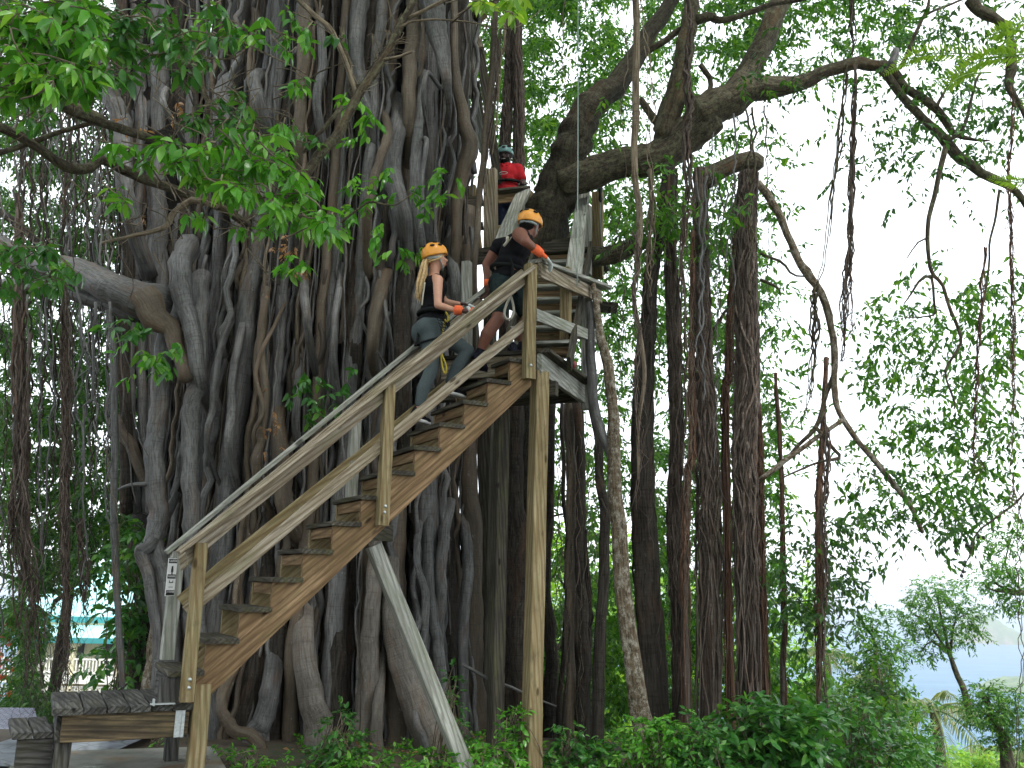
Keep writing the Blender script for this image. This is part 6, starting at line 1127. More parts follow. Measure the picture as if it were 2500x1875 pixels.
# dark little figs on twigs at the lower right
fg = MB(); tube(fg, pxp([(2080, 0), (2000, 60), (1900, 140), (1870, 260), (1830, 340), (1800, 420)], 9.2, Z9), [.012, .008, .004], 6, .1, .1); tube(fg, pxp([(2220, -130), (2160, -60), (2080, 0)], 9.2, Z9), [.012, .012], 6, .1, .1); fg.build('branch', B_LIMB, ban)
M_FIG = plain('dark_fig', (.02, .025, .02), .4)
for x, y in ((1770, 252), (1842, 212), (1860, 226), (1950, 166), (1830, 326), (1820, 332), (1818, 386), (1808, 414), (1998, 22), (1918, 160)):
    mb = MB(); lathe(mb, [(.001, -.02), (.012, -.016), (.019, 0), (.014, .014), (.003, .022)], at(1666+x/2.652, 1250+y/2.652, 9.2), UP, 10); mb.build('fig', M_FIG, ban)

# ---------------------------------------------------------------- ropes and cables
M_ROPE = plain('pale_green_rope', (.28, .36, .33), .6, noise=.2, sc_=60); M_STEEL = plain('steel_cable', (.25, .27, .28), .4, .6)
def line(name, pts, rr, m, lab, cat='rope'):
    P = [at(*p) for p in pts]; o = empty(name, tuple(P[-1]), lab, cat); mb = MB(); tube(mb, P, [rr], 6, .3, 0); mb.build('strand', m, o); return o
o = line('safety_rope', [(1411, -60, 8.4), (1411, 300, 8.4), (1409, 700, 8.45)], .006, M_ROPE, 'taut pale green rope running straight down in front of the right handrail')
mb = MB(); lathe(mb, [(.004, -.05), (.02, -.03), (.03, 0), (.015, .02), (.004, .03)], at(1402, 888, 8.6), UP, 10); mb.build('clip', plain('red_clip', (.25, .05, .06), .5), o)
o = line('tether_rope', [(1463, 430, 10.6), (1465, 500, 10.6), (1469, 600, 10.6), (1472, 626, 10.6)], .007, M_ROPE, 'short hanging rope with a dark knot behind the right corner post')
mb = MB(); lathe(mb, [(.008, -.22), (.03, -.18), (.02, -.1), (.035, -.04), (.02, .04), (.03, .1), (.006, .2)], at(1466, 455, 10.6), UP, 8); mb.build('knot', M_BLK, o)
line('guy_cable', [(1404, 330, 11), (1380, 400, 11), (1355, 500, 11.2)], .005, M_STEEL, 'thin pair of steel wires slanting across the leaning trunk', 'cable')

# ================================================================ people
_sph = {}
def ellip(mb, c, r, axes=None, seg=14):
    if seg not in _sph:
        b_ = bmesh.new(); bmesh.ops.create_uvsphere(b_, u_segments=seg, v_segments=seg//2+2, radius=1); b_.verts.index_update()
        _sph[seg] = (np.array([v.co[:] for v in b_.verts]), np.array([[v.index for v in f.verts] for f in b_.faces if len(f.verts) == 4]), np.array([[v.index for v in f.verts] for f in b_.faces if len(f.verts) == 3])); b_.free()
    V, q, t = _sph[seg]; V = V*np.array(r); V = V @ np.array([list(a) for a in axes]) if axes is not None else V; mb.add(V+np.array(c), q, t)
TMP = bpy.data.scenes.new('workshop')
def flesh(name, parts, mat, parent, vox=.011, it=4, sm=.5):
    """one continuous skin grown round tapered limbs: parts are ('c', p0, r0, p1, r1) or ('e', centre, radii, axes)"""
    b_ = MB()
    for p in parts:
        if p[0] == 'e': ellip(b_, p[1], p[2], p[3] if len(p) > 3 else None)
        else:
            _, p0, r0, p1, r1_ = p; p0, p1 = np.array(p0), np.array(p1); L = np.linalg.norm(p1-p0); n_ = max(2, int(L/(min(r0, r1_)*.45))+1)
            for t in np.linspace(0, 1, n_): rr = r0*(1-t)+r1_*t; ellip(b_, p0*(1-t)+p1*t, (rr, rr, rr), None, 12)
    o = b_.build(name, None); C.objects.unlink(o); TMP.collection.objects.link(o)
    m1 = o.modifiers.new('r', 'REMESH'); m1.mode = 'VOXEL'; m1.voxel_size = vox; m2 = o.modifiers.new('s', 'SMOOTH'); m2.factor = sm; m2.iterations = it
    vl = TMP.view_layers[0]; vl.update(); dg = vl.depsgraph; ne = bpy.data.meshes.new_from_object(o.evaluated_get(dg)); bpy.data.objects.remove(o)
    p_ = parent
    while p_ is not None: ne.transform(Matrix.Translation(-Vector(p_.location))); p_ = p_.parent
    ne.polygons.foreach_set('use_smooth', np.ones(len(ne.polygons), bool)); ne.materials.clear(); ne.materials.append(mat); ne.name = name
    q = bpy.data.objects.new(name, ne); C.objects.link(q); q.parent = parent; return q
def skinm(name, col): 
    m = plain(name, col, .5, noise=.10, sc_=9); m.node_tree.nodes['Principled BSDF'].inputs['Subsurface Weight'].default_value = .0; return m
SK_W = skinm('fair_skin', (.52, .27, .18)); SK_M = skinm('brown_skin', (.20, .075, .045)); SK_D = skinm('dark_skin', (.045, .022, .017))
M_TANK = plain('black_fabric', (.009, .009, .011), .85, noise=.3, sc_=40); M_LEG = plain('heather_leggings', (.075, .095, .10), .9, noise=.35, sc_=220); M_SHORT = plain('dark_green_shorts', (.018, .03, .03), .85, noise=.3, sc_=40)
M_RED = plain('red_polo', (.50, .022, .03), .8, noise=.15, sc_=18); M_NAVY = plain('navy_trousers', (.008, .012, .03), .9, noise=.4, sc_=30); M_SHOE = plain('dark_shoe', (.012, .013, .022), .7); M_SOLE = plain('white_sole', (.7, .7, .7), .5)
M_ORH = plain('orange_helmet', (.80, .34, .045), .32, noise=.04); M_TEAL = plain('teal_helmet', (.16, .33, .32), .35, noise=.1); M_VENT = plain('helmet_vent', (.03, .03, .03), .8); M_STRAP = plain('grey_strap', (.28, .32, .32), .7); M_HAIR = plain('blonde_hair', (.52, .36, .17), .55, noise=.35, sc_=45, bump=.3)
M_CUFF = plain('orange_cuff', (.85, .16, .06), .7, noise=.08); M_GLV = plain('white_glove', (.55, .6, .6), .75, noise=.1); M_GLB = plain('brown_glove', (.10, .055, .045), .8); M_YEL = plain('yellow_strap', (.45, .36, .06), .6); M_WEB = plain('cream_webbing', (.5, .48, .40), .7); M_HARN = plain('black_harness', (.012, .014, .014), .7); M_EYE = plain('eye', (.02, .015, .012), .2); M_LIP = plain('lip', (.35, .12, .10), .5); M_BEARD = plain('dark_beard', (.008, .007, .006), .9); M_WH2 = plain('emblem_white', (.6, .6, .6), .7); M_TEETH = plain('teeth', (.55, .5, .45), .4)
def frame(f, up=UP): f = nrm(f); r_ = nrm(np.cross(f, up)); u = np.cross(r_, f); return r_, f, u    # right, forward, up
def head(parent, c, f, s, skin, up=UP, eyes=True, beard=False):
    """c head centre, f facing; s = head half height (about .115)"""
    r_, f_, u = frame(f, up); L = lambda a, b_, d_: np.asarray(c)+r_*a*s+f_*b_*s+u*d_*s; ax = [r_, f_, u]
    parts = [('e', L(0, -.10, .22), (s*.68, s*.86, s*.78), ax), ('e', L(0, .12, -.25), (s*.55, s*.62, s*.68), ax), ('e', L(0, .34, -.72), (s*.26, s*.24, s*.20), ax), ('e', L(0, .62, .20), (s*.42, s*.14, s*.12), ax),
             ('c', L(0, .72, .05), s*.10, L(0, .90, -.18), s*.13), ('e', L(.16, .70, -.22), (s*.09,)*3), ('e', L(-.16, .70, -.22), (s*.09,)*3), ('e', L(.33, .48, -.15), (s*.2, s*.22, s*.18), ax), ('e', L(-.33, .48, -.15), (s*.2, s*.22, s*.18), ax),
             ('e', L(0, .68, -.47), (s*.22, s*.13, s*.07), ax), ('e', L(0, .66, -.58), (s*.18, s*.13, s*.07), ax), ('e', L(.70, -.02, -.02), (s*.07, s*.15, s*.24), ax), ('e', L(-.70, -.02, -.02), (s*.07, s*.15, s*.24), ax)]
    det = []
    def add(par):
        if eyes:
            for q in (-1, 1): mb = MB(); lathe(mb, [(.001, -s*.08), (s*.075, -s*.03), (s*.10, 0), (s*.075, s*.04), (.001, s*.06)], L(.27*q, .66, .06), f_, 8); mb.build('eye', M_EYE, par)
        mb = MB(); tube(mb, [L(-.22, .74, -.52), L(-.1, .83, -.53), L(.1, .83, -.53), L(.22, .74, -.52)], [s*.035], 6, .01, 0); mb.build('mouth', M_LIP if not beard else M_TEETH, par)
        for q in (-1, 1): mb = MB(); tube(mb, [L(.12*q, .78, .20), L(.27*q, .76, .25), L(.42*q, .66, .2)], [s*.03], 5, .01, 0); mb.build('eyebrow', M_BEARD if beard or skin is SK_M else M_HAIR, par)
    return parts, add, L, (r_, f_, u)
def helmet(parent, L, ax, s, mat, vents=True, tilt=0.):
    r_, f_, u = ax; b_ = MB(); nu, nv = 30, 14; V = []
    for j in range(nv):
        v = j/(nv-1)*(math.pi/2+.28)
        for i in range(nu):
            a = i/nu*2*math.pi; x, y = math.cos(a), math.sin(a); vv = v*(1-.10*max(0, y)-.0)+(.10*max(0, -y) if j > nv-4 else 0); rr = math.sin(min(vv, math.pi/2+.4))
            sc2 = 1+(.03*math.cos(6*a) if 2 < j < nv-2 else 0)+(.035 if j == nv-1 else 0); V.append(L(x*rr*.86*sc2, y*rr*1.06*sc2-.04, .28+math.cos(vv)*.98))
    V.append(L(0, -.04, 1.26)); q = [(i+j*nu, (i+1) % nu+j*nu, (i+1) % nu+(j+1)*nu, i+(j+1)*nu) for j in range(nv-1) for i in range(nu)]
    b_.poly(V, q); ob_ = b_.build('helmet', mat, parent); md = ob_.modifiers.new('t', 'SOLIDIFY'); md.thickness = s*.09; md.offset = 1
    if vents:
        for a, e in ((.35, .55), (1.05, .75), (-.35, .5), (2.4, .6), (2.9, .95), (3.5, .6), (0., .95), (1.7, .45), (4.5, .5), (3.14, .35), (-1.2, .6)):
            ca = math.cos(a)*math.cos(e)*.90; sa = math.sin(a)*math.cos(e)*1.10; z = .28+math.sin(e)*1.02; nrm_ = nrm(r_*math.cos(a)*math.cos(e)+f_*math.sin(a)*math.cos(e)+u*math.sin(e)); c = L(ca, sa-.04, z)+nrm_*s*.045; t_ = nrm(np.cross(nrm_, u)); w_ = np.cross(nrm_, t_)
            mb = MB(); nn_ = 12; V = [c+nrm_*.002+t_*math.cos(x)*s*.2+w_*math.sin(x)*s*.085 for x in np.linspace(0, 6.283, nn_, endpoint=False)]+[c-nrm_*.008+t_*math.cos(x)*s*.2+w_*math.sin(x)*s*.085 for x in np.linspace(0, 6.283, nn_, endpoint=False)]
            mb.poly(V, [tuple(range(nn_)), tuple(range(2*nn_-1, nn_-1, -1))]+[(i, i+nn_, (i+1) % nn_+nn_, (i+1) % nn_) for i in range(nn_)]); mb.build('vent', M_VENT, ob_)
    return ob_
def hand(parent, wr, d, palm_n, mat, s=1., curl=1.1, name='glove', side=1, knuck=None):
    """wr wrist, d pointing direction, palm_n the way the palm faces; four fingers curl towards the palm, thumb from the side"""
    d = nrm(d); pn = nrm(np.asarray(palm_n)-d*np.dot(palm_n, d)); sdv = np.cross(d, pn)*side; parts = [('e', wr+d*.045*s, (.045*s, .042*s, .020*s), [d, sdv, pn])]
    fin = []
    for i, (off, L_) in enumerate(((.033, .070), (.011, .080), (-.011, .074), (-.031, .058))):
        p = wr+d*.080*s+sdv*off*s; dirn = d.copy(); q = [p]
        for j, fr_ in enumerate((.45, .32, .23)): a = curl*(.35+.45*j); dd_ = nrm(d*math.cos(a)+pn*math.sin(a)); p = p+dd_*L_*s*fr_*1.15; q.append(p)
        for a_, b2 in zip(q[:-1], q[1:]): fin.append(('c', a_, .0095*s, b2, .0085*s))
        parts += fin[-3:]
    t0 = wr+d*.030*s+sdv*.034*s; t1 = t0+nrm(sdv*.75+d*.6+pn*.35)*.035*s; t2_ = t1+nrm(sdv*.2+d*.8+pn*.6)*.032*s
    parts += [('c', t0, .013*s, t1, .011*s), ('c', t1, .011*s, t2_, .009*s)]
    return flesh(name, parts, mat, parent, .0052, 2)
def cuff(parent, a, b_, r0, r1_, mat=None, name='glove_cuff'):
    mb = MB(); tube(mb, [a, (np.array(a)+b_)/2, b_], [r0, (r0+r1_)/2, r1_], 14, .02, .03); mb.build(name, mat or M_CUFF, parent)
def ring(parent, c, ax, rx, ry, rad, mat, name='harness_belt', flat=None, n=26):
    mb = MB(); a = np.linspace(0, 2*math.pi, n); tube(mb, [np.asarray(c)+ax[0]*rx*math.cos(x)+ax[1]*ry*math.sin(x) for x in a], [rad], 8, .04, .05); return mb.build(name, mat, parent)
def strap(parent, pts, rad, mat, name='strap'):
    mb = MB(); tube(mb, pts, [rad] if np.isscalar(rad) else rad, 6, .03, .05); return mb.build(name, mat, parent)
def person(loc, lab): return empty('person', tuple(loc), lab, 'person')
def shoe(parent, heel, toe, mat, sole, hh=.075, name='shoe'):
    heel, toe = np.asarray(heel), np.asarray(toe); d = nrm(toe-heel); L = np.linalg.norm(toe-heel); s_ = nrm(np.cross(d, UP)); u = np.cross(s_, d); ax = [d, s_, u]
    o = flesh(name, [('e', heel+d*L*.16+u*.045, (L*.19, .036, .05), ax), ('e', heel+d*L*.5+u*.035, (L*.30, .038, .036), ax), ('e', heel+d*L*.80+u*.028, (L*.22, .043, .027), ax), ('c', heel+d*L*.18+u*.05, .038, heel+d*L*.2+u*.09, .036)], mat, parent, .008, 3)
    mb = MB(); n_ = 20; a = np.linspace(0, 6.283, n_, endpoint=False); pr = [heel+d*(L*.5+math.cos(x)*L*.52)+s_*(math.sin(x)*(.040+.006*math.cos(x))) for x in a]
    mb.poly([p-u*.006 for p in pr]+[p+u*.018 for p in pr], [tuple(range(n_))[::-1], tuple(range(n_, 2*n_))]+[(i, (i+1) % n_, (i+1) % n_+n_, i+n_) for i in range(n_)]); mb.build('sole', sole, o); return o

# --- woman on the stairs
fw = sd*.97+np.array([0, 0, .1]); rt = nrm(np.cross(sd, UP)); J = dict(head=at(1064, 632, 8.12), neck=at(1060, 668, 8.14), che=at(1057, 708, 8.14), wai=at(1055, 757, 8.13), hip=at(1050, 797, 8.12),
    sR=at(1069, 684, 7.98), eR=at(1069, 745, 7.86), wR=at(1112, 757, 7.80), sL=at(1050, 686, 8.32), eL=at(1088, 738, 8.42), wL=at(1120, 742, 8.4),
    hR=at(1050, 808, 8.05), kR=at(1053, 905, 8.0), aR=at(1024, 995, 7.96), hL=at(1056, 804, 8.22), kL=at(1143, 858, 8.2), aL=at(1098, 938, 8.15))
wom = person(at(1030, 1035, 7.95), 'blonde ponytailed woman in an orange helmet, black tank top and grey leggings climbing the stairs')
hc_ = J['head']; hp_, hadd, HL, hax = head(wom, hc_, sd*1.0+np.array([.05, -.12, .18]), .118, SK_W)
body = hp_+[('c', J['neck']-UP*.02, .052, hc_-UP*.05-sd*.01, .05), ('c', J['neck']-UP*.03, .058, J['che'], .10), ('e', J['che'], (.115, .155, .14), [sd, rt, UP]), ('c', J['che'], .105, J['wai'], .095), ('e', J['wai'], (.095, .135, .10), [sd, rt, UP]), ('e', J['hip'], (.125, .16, .12), [sd, rt, UP]),
    ('c', J['neck']-UP*.05, .05, J['sR'], .052), ('c', J['neck']-UP*.05, .05, J['sL'], .052), ('c', J['sR'], .050, J['eR'], .037), ('c', J['eR'], .036, J['wR'], .025), ('c', J['sL'], .05, J['eL'], .037), ('c', J['eL'], .036, J['wL'], .025),
    ('c', J['hR'], .10, J['kR'], .058), ('c', J['kR'], .056, (J['kR']+J['aR'])/2-sd*.02, .056), ('c', (J['kR']+J['aR'])/2-sd*.02, .056, J['aR'], .036), ('c', J['hL'], .10, J['kL'], .058), ('c', J['kL'], .056, (J['kL']+J['aL'])/2-sd*.02, .056), ('c', (J['kL']+J['aL'])/2-sd*.02, .056, J['aL'], .036),
    ('c', J['aR'], .036, J['aR']-UP*.05+sd*.01, .035), ('c', J['aL'], .036, J['aL']-UP*.05+sd*.01, .035)]
bd = flesh('body', body, SK_W, wom, .0105, 3); hadd(bd)
flesh('tank_top', [('e', J['che']+UP*.01, (.13, .172, .13), [sd, rt, UP]), ('c', J['che'], .118, J['wai'], .108), ('e', J['wai'], (.108, .148, .11), [sd, rt, UP]), ('e', J['hip']+UP*.055, (.128, .160, .07), [sd, rt, UP]), ('c', J['che']+UP*.1+rt*.07, .045, J['neck']-UP*.055+rt*.085, .03), ('c', J['che']+UP*.1-rt*.07, .045, J['neck']-UP*.055-rt*.085, .03), ('c', J['che']+UP*.06-sd*.05, .07, J['neck']-UP*.08-sd*.03, .045)], M_TANK, wom, .0105, 4)
flesh('leggings', [('e', J['hip'], (.135, .170, .115), [sd, rt, UP]), ('e', J['hip']-sd*.065+rt*.07-UP*.05, (.105, .10, .11), [sd, rt, UP]), ('e', J['hip']-sd*.055-rt*.07-UP*.05, (.10, .10, .11), [sd, rt, UP]), ('c', J['hR'], .112, J['kR'], .066), ('c', J['kR'], .064, (J['kR']+J['aR'])/2-sd*.02, .063), ('c', (J['kR']+J['aR'])/2-sd*.02, .062, J['aR']+UP*.03, .044),
    ('c', J['hL'], .110, J['kL'], .066), ('c', J['kL'], .064, (J['kL']+J['aL'])/2-sd*.02, .063), ('c', (J['kL']+J['aL'])/2-sd*.02, .062, J['aL']+UP*.03, .044)], M_LEG, wom, .0105, 3)
hl = helmet(wom, lambda a, b_, d_: HL(a*1.06, b_*1.02-.03, d_*1.0+.12), hax, .118, M_ORH)
mb = MB(); rh = np.random.default_rng(5)
for i in range(34):
    o_ = rh.normal(0, .016, 3); tube(mb, [HL(0, -.75, -.05)+o_*.8, HL(.1, -1.02, -.45)+o_, at(1034, 668, 8.06)+o_*1.5, at(1024, 700, 8.04)+o_*1.5, at(1021+rh.normal(0, 3), 726+rh.normal(0, 8), 8.03)+o_*.6], [.009, .011, .010, .008, .002], 5, .03, .1, .004, 0, rh)
for i in range(26):
    o_ = rh.normal(0, .008, 3); q = rh.choice([-1, 1]); tube(mb, [HL(.50*q, .35, .18)+o_, HL(.64*q, .18, -.05)+o_, HL(.62*q, -.2, -.2)+o_, HL(.3*q, -.7, -.3)+o_], [.010, .012, .011, .008], 5, .02, .1, .002, 0, rh)
mb.build('ponytail', M_HAIR, wom)
for q in (-1, 1): strap(hl, [HL(.72*q, .25, .35), HL(.72*q, .1, -.15), HL(.5*q, .3, -.72), HL(.0, .45, -.98)], .0065, M_STRAP, 'chin_strap'); strap(hl, [HL(.74*q, .1, -.1), HL(.66*q, -.4, -.1), HL(.3*q, -.8, .0)], .014, M_STRAP, 'chin_strap')
gd = nrm(at(1160, 762, 7.82)-J['wR']); g_ = hand(wom, at(1122, 758, 7.80), gd, np.array([.1, .4, -1]), M_GLB, 1.12, 1.0); cuff(g_, at(1110, 757, 7.80), at(1127, 758, 7.80), .045, .044)
flesh('glove_fingers', [('c', at(1143, 752, 7.79), .018, at(1153, 760, 7.76), .014), ('c', at(1146, 756, 7.77), .016, at(1157, 768, 7.74), .011), ('c', at(1146, 745, 7.85), .014, at(1162, 752, 7.86), .010)], M_GLV, g_, .005, 2)
flesh('glove_patch', [('c', at(1149, 758, 7.75), .013, at(1158, 764, 7.73), .009), ('c', at(1152, 752, 7.76), .011, at(1160, 760, 7.75), .008)], M_CUFF, g_, .005, 1)
hand(wom, J['wL'], sd, -UP+sd*.2, M_GLB, 1.05, .9, side=-1)
ring(wom, J['wai']-UP*.035, (sd, rt), .122, .162, .020, M_HARN)
for jt, ot in (('hR', .0), ('hL', .0)): ring(wom, J[jt]-UP*.10+sd*(.03 if jt == 'hL' else 0), (nrm(sd+UP*.35), rt), .128, .122, .010, M_HARN, 'leg_loop')
strap(wom, [at(1032, 770, 8.02), at(1023, 790, 8.0), at(1020, 825, 7.98), at(1013, 845, 7.98)], .012, M_HARN, 'harness_strap'); strap(wom, [at(1037, 690, 8.02), at(1033, 720, 8.0), at(1030, 745, 8.0)], .008, M_WEB, 'back_strap')
strap(wom, [at(1085, 780, 7.95), at(1080, 830, 7.95), at(1078, 880, 7.93), at(1086, 912, 7.92), at(1090, 895, 7.92), at(1078, 860, 7.93), at(1077, 820, 7.95)], .008, M_YEL, 'lanyard')
flesh('carabiner', [('e', at(1089, 778, 7.95), (.03, .02, .05)), ('e', at(1094, 790, 7.94), (.022, .02, .035))], M_HARN, wom, .007, 1); strap(wom, [at(1088, 762, 7.94), at(1094, 772, 7.93), at(1092, 788, 7.93), at(1086, 780, 7.93)], .009, M_YEL, 'gear_loop')
for i in range(4):      # dark chevrons printed on the thigh
    x, y = 1066+i*3.2, 776+i*9; c_ = lambda a, b2: at(a, b2, 8.0)-rt*-.11
    for k in (0, 1): strap(wom, [at(x+k*7, y, 7.925), at(x+6+k*7, y+7, 7.92), at(x+15+k*6, y+5, 7.925)], .0035, M_TANK, 'chevron_print')
shoe(wom, at(1000, 1022, 7.93), at(1050, 1037, 8.02), M_TANK, M_SOLE); shoe(wom, at(1082, 957, 8.12), at(1140, 973, 8.22), M_TANK, M_SOLE)

# --- man with his back to the camera
K = dict(head=at(1294, 553, 8.2), neck=at(1283, 578, 8.2), che=at(1258, 606, 8.25), wai=at(1244, 645, 8.28), hip=at(1238, 680, 8.28), sR=at(1268, 573, 8.02), eR=at(1284, 590, 7.80), wR=at(1314, 614, 7.86), sL=at(1218, 600, 8.46), eL=at(1187, 646, 8.5), wL=at(1190, 692, 8.5),
    hR=at(1228, 700, 8.22), kR=at(1216, 778, 8.12), aR=at(1174, 856, 8.15), hL=at(1255, 698, 8.36), kL=at(1290, 770, 8.42), aL=at(1276, 842, 8.3))
man = person(at(1240, 870, 8.2), 'man in orange helmet, black shirt and dark shorts leaning over the top post, back turned')
f1_ = nrm(sd*.85+np.array([.15, .5, -.25])); hp2, hadd2, HL2, hax2 = head(man, K['head'], f1_, .120, SK_M, up=nrm(UP+sd*.15)); tx = nrm(K['che']-K['hip']); t_r = nrm(K['sR']-K['sL']); t_f = nrm(np.cross(tx, t_r)); ax2 = [t_f, t_r, tx]
pl = lambda a, b_, r0, r1_: ('c', K[a], r0, K[b_], r1_)
calf = (K['kR']+K['aR'])/2-sd*.025; calf2 = (K['kL']+K['aL'])/2-sd*.025
body = hp2+[('c', K['neck'], .062, K['head']-UP*.05, .058), ('c', K['neck'], .07, K['che'], .12), ('e', K['che'], (.125, .18, .15), ax2), pl('che', 'wai', .13, .12), ('e', K['wai'], (.12, .155, .10), ax2), ('e', K['hip'], (.13, .165, .12), ax2), ('c', K['neck'], .065, K['sR'], .072), ('c', K['neck'], .065, K['sL'], .07), pl('sR', 'eR', .072, .050), pl('eR', 'wR', .048, .032), pl('sL', 'eL', .066, .046), pl('eL', 'wL', .044, .030),
    pl('hR', 'kR', .10, .064), ('c', K['kR'], .062, calf, .066), ('c', calf, .064, K['aR'], .040), pl('hL', 'kL', .10, .064), ('c', K['kL'], .062, calf2, .064), ('c', calf2, .062, K['aL'], .040), ('c', K['aR'], .04, K['aR']-UP*.04, .038), ('c', K['aL'], .04, K['aL']-UP*.05, .04)]
bd = flesh('body', body, SK_M, man, .0105, 3); hadd2(bd)
flesh('shirt', [('e', K['che'], (.14, .185, .155), ax2), pl('che', 'wai', .145, .135), ('e', K['wai'], (.138, .168, .11), ax2), ('e', K['hip'], (.155, .185, .10), ax2), ('c', K['neck']-tx*.02, .082, K['che'], .13), ('c', K['neck']-tx*.03, .07, K['sL'], .078), ('c', K['neck']-tx*.03, .07, K['sR']+(K['neck']-K['sR'])*.45, .078), ('c', K['sL'], .078, K['sL']+(K['eL']-K['sL'])*.25, .068)], M_TANK, man, .0105, 4)
flesh('shorts', [('e', K['hip']-tx*.03, (.15, .178, .11), ax2), ('e', K['hip']-t_f*.06-tx*.06, (.11, .15, .11), ax2), ('c', K['hR'], .125, K['hR']+(K['kR']-K['hR'])*.72, .095), ('c', K['hL'], .125, K['hL']+(K['kL']-K['hL'])*.8, .098)], M_SHORT, man, .0105, 3)
hl = helmet(man, lambda a, b_, d_: HL2(a*1.08, b_*1.04-.05, d_*1.02+.12), hax2, .120, M_ORH)
flesh('hair', [('e', HL2(0, -.35, -.05), (.082, .075, .07), list(hax2))], M_BEARD, man, .009, 1)
for q in (-1, 1): strap(hl, [HL2(.74*q, .2, .35), HL2(.74*q, .1, -.2), HL2(.5*q, .3, -.8)], .006, M_STRAP, 'chin_strap'); strap(hl, [HL2(.76*q, -.05, -.05), HL2(.66*q, -.55, -.05), HL2(.0, -.98, -.05)], .014, M_STRAP, 'chin_strap'); strap(hl, [HL2(.3*q, -.95, .4), HL2(.15*q, -1.0, .1), HL2(.3*q, -.95, -.1)], .006, M_STRAP, 'chin_strap')
g_ = hand(man, K['wR']+nrm(at(1334, 632, 7.92)-K['wR'])*.05, at(1334, 632, 7.92)-K['wR'], np.array([-.1, .5, -1]), M_GLV, 1.15, 1.0); cuff(g_, at(1304, 606, 7.84), at(1322, 620, 7.88), .048, .040)
flesh('glove_patch', [('c', at(1324, 620, 7.86), .020, at(1333, 628, 7.86), .018)], M_CUFF, g_, .006, 1)
hd2 = hand(man, K['wL'], nrm(at(1186, 716, 8.5)-K['wL']), np.array([-.3, -.2, -1]), M_GLB, 1.15, .8, side=-1); cuff(hd2, at(1190, 684, 8.5), at(1190, 697, 8.5), .037, .038)
ring(man, K['wR']*.72+K['eR']*.28, (nrm(np.cross(K['wR']-K['eR'], UP)), nrm(np.cross(np.cross(K['wR']-K['eR'], UP), K['wR']-K['eR']))), .040, .040, .008, plain('green_band', (.05, .2, .12), .6), 'wrist_band', n=14)
ring(man, K['wai']*.55+K['hip']*.45, (ax2[0], ax2[1]), .165, .195, .020, M_HARN); ring(man, K['hR']-UP*.08, (nrm(sd+UP*.2), rt), .140, .135, .010, M_HARN, 'leg_loop')
strap(man, [at(1244, 628, 8.05), at(1252, 655, 8.05), at(1246, 690, 8.02), at(1232, 715, 8.0)], .011, M_HARN, 'harness_strap')
strap(man, [at(1239, 578, 8.08), at(1238, 590, 8.08), at(1230, 600, 8.1)], [.016, .014, .012], M_WEB, 'back_strap'); strap(man, [at(1249, 578, 8.06), at(1240, 592, 8.08), at(1231, 602, 8.1)], .004, M_WEB, 'back_strap')
strap(man, [at(1245, 725, 8.0), at(1236, 745, 7.98), at(1231, 765, 7.97), at(1236, 778, 7.97), at(1247, 777, 7.97), at(1254, 765, 7.97), at(1253, 745, 7.98), at(1247, 722, 8.0)], [.012], M_WEB, 'webbing_loop')
shoe(man, at(1156, 868, 8.1), at(1190, 917, 8.25), M_SHOE, M_SHOE, name='boot'); shoe(man, at(1246, 868, 8.22), at(1292, 868, 8.42), M_SHOE, M_SHOE, name='boot')
flesh('sock', [('c', K['aR'], .046, K['aR']-UP*.07-sd*.01, .046), ('c', K['aL']-UP*.01, .046, K['aL']-UP*.08, .046)][:1], M_SHOE, man, .009, 2); flesh('sock', [('c', K['aL'], .046, K['aL']-UP*.08, .046)], M_SHOE, man, .009, 2)

# --- guide in red on the platform
G = lambda x, y, D=11.4: at(x, y, D)
gui = person(G(1236, 655), 'guide in a red polo shirt and teal helmet standing behind the upper platform rail')
fg_ = nrm(np.array([-.15, -1, -.02])); rt3 = nrm(np.cross(fg_, UP)); axg = [fg_, rt3, UP]; hc3 = G(1233, 382); hp3, hadd3, HL3, hax3 = head(gui, hc3, np.array([-.28, -1, -.12]), .125, SK_D, beard=True)
J3 = dict(neck=G(1236, 404), che=G(1238, 428), wai=G(1238, 465), hip=G(1238, 498), sL=G(1264, 414, 11.38), eL=G(1276, 443, 11.36), wL=G(1276, 452, 11.12), sR=G(1212, 412, 11.45), eR=G(1206, 448, 11.4), wR=G(1212, 478, 11.3), hA=G(1250, 505), kA=G(1250, 580, 11.38), aA=G(1250, 645), hB=G(1226, 505), kB=G(1225, 580, 11.38), aB=G(1224, 645))
P3 = lambda a, b_, r0, r1_: ('c', J3[a], r0, J3[b_], r1_)
bd = flesh('body', hp3+[('c', J3['neck'], .06, hc3-UP*.05, .056), P3('neck', 'che', .07, .12), ('e', J3['che'], (.12, .18, .15), axg), P3('che', 'hip', .13, .13), ('c', J3['neck']-UP*.03, .06, J3['sL'], .07), ('c', J3['neck']-UP*.03, .06, J3['sR'], .07), P3('sL', 'eL', .064, .046), P3('eL', 'wL', .044, .032), P3('sR', 'eR', .064, .046), P3('eR', 'wR', .044, .032), P3('hA', 'kA', .09, .06), P3('kA', 'aA', .06, .04), P3('hB', 'kB', .09, .06), P3('kB', 'aB', .06, .04)], SK_D, gui, .0115, 3); hadd3(bd)
flesh('beard', [('e', HL3(0, .45, -.68), (.060, .050, .045), list(hax3)), ('e', HL3(.36, .25, -.5), (.028, .045, .05), list(hax3)), ('e', HL3(-.36, .25, -.5), (.028, .045, .05), list(hax3))], M_BEARD, gui, .008, 1)
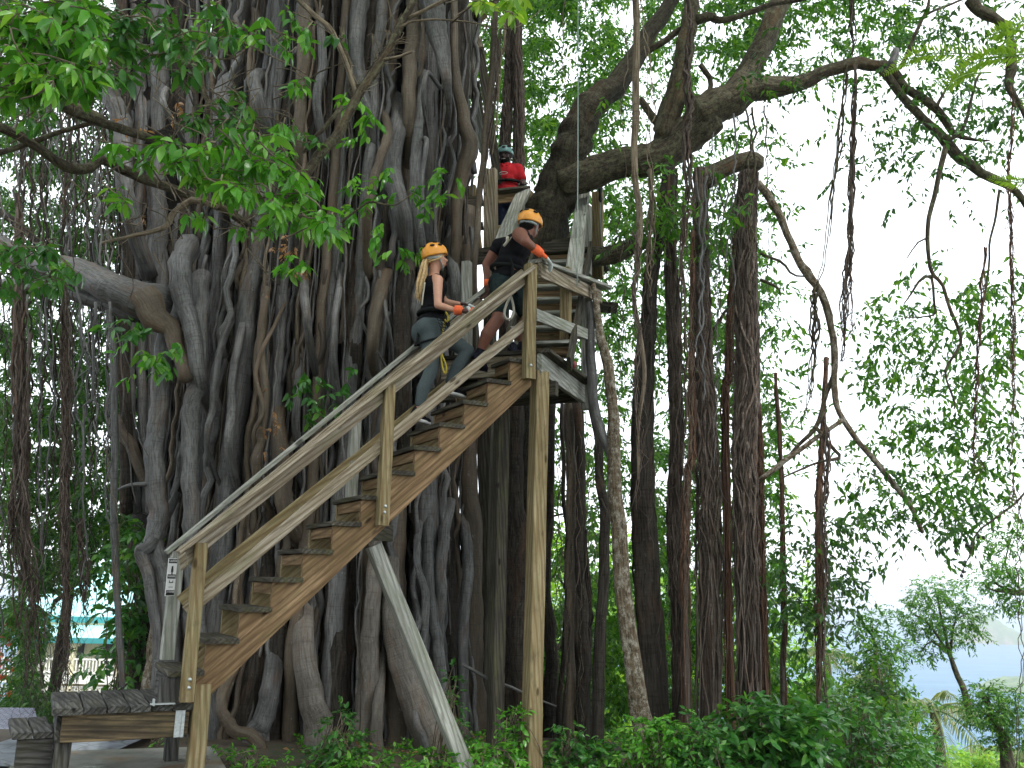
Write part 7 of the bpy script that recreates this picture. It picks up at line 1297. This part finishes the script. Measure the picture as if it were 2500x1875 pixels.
sh_ = flesh('polo_shirt', [('e', J3['che'], (.14, .19, .155), axg), P3('che', 'wai', .15, .15), ('e', J3['wai'], (.145, .185, .14), axg), ('e', J3['hip']+UP*.03, (.15, .195, .10), axg), ('c', J3['neck']-UP*.02, .078, J3['che'], .13), ('c', J3['neck']-UP*.05, .07, J3['sL'], .085), ('c', J3['neck']-UP*.05, .07, J3['sR'], .085), ('c', J3['sL'], .085, J3['sL']+(J3['eL']-J3['sL'])*.75, .074), ('c', J3['sR'], .085, J3['sR']+(J3['eR']-J3['sR'])*.7, .074)], M_RED, gui, .0115, 3)
for q in (-1, 1): strap(sh_, [J3['neck']+UP*.03-fg_*.03+rt3*.07*q, J3['neck']+fg_*.06+rt3*.05*q-UP*.005, J3['neck']+fg_*.12+rt3*.03*q-UP*.06], .015, M_RED, 'collar')
e0 = G(1229, 424, 11.23); strap(sh_, [e0+rt3*.06*math.cos(a)*-1+UP*.03*math.sin(a) for a in np.linspace(.2, 2.9, 8)], .005, M_WH2, 'chest_emblem'); strap(sh_, [e0+rt3*(-.05+.02*i)+UP*(.004*(-1)**i-.002*i) for i in range(6)], .004, M_WH2, 'chest_emblem')
flesh('trousers', [('e', J3['hip']-UP*.03, (.13, .18, .10), axg), P3('hA', 'kA', .105, .08), P3('kA', 'aA', .078, .06), P3('hB', 'kB', .105, .08), P3('kB', 'aB', .078, .06)], M_NAVY, gui, .0115, 3)
ring(gui, J3['wai']+UP*.085, (fg_, rt3), .160, .195, .022, M_HARN); helmet(gui, lambda a, b_, d_: HL3(a*1.05, b_*1.0-.03, d_*.9+.10), hax3, .125, M_TEAL)
hand(gui, J3['wL'], nrm(np.array([.2, -1, -.1])), -UP, SK_D, 1.1, .7, name='hand', side=-1); hand(gui, J3['wR'], nrm(np.array([.1, -.8, -.5])), -UP, SK_D, 1.05, .7, name='hand')
for a_, k_ in (('aA', 1), ('aB', -1)): shoe(gui, J3[a_]-UP*.08-fg_*.06, J3[a_]-UP*.08+fg_*.2, M_SHOE, M_SHOE, name='boot')

# ---------------------------------------------------------------- damp air
m = bpy.data.materials.new('haze'); m.use_nodes = True; nn_ = m.node_tree; nn_.nodes.remove(nn_.nodes['Principled BSDF']); pv = nn_.nodes.new('ShaderNodeVolumePrincipled'); pv.inputs['Color'].default_value = (.86, .93, 1., 1); pv.inputs['Density'].default_value = .0004; pv.inputs['Anisotropy'].default_value = .2
nn_.links.new(pv.outputs[0], nn_.nodes['Material Output'].inputs['Volume']); mb = MB(); V = [(x, y, z) for z in (-86, 40) for y in (-60, 12500) for x in (-6500, 6500)]
mb.add(V, [(0, 2, 3, 1), (4, 5, 7, 6), (0, 1, 5, 4), (2, 6, 7, 3), (0, 4, 6, 2), (1, 3, 7, 5)]); tag(mb.build('haze', m, smooth=False), kind='stuff')

bpy.data.scenes.remove(TMP)
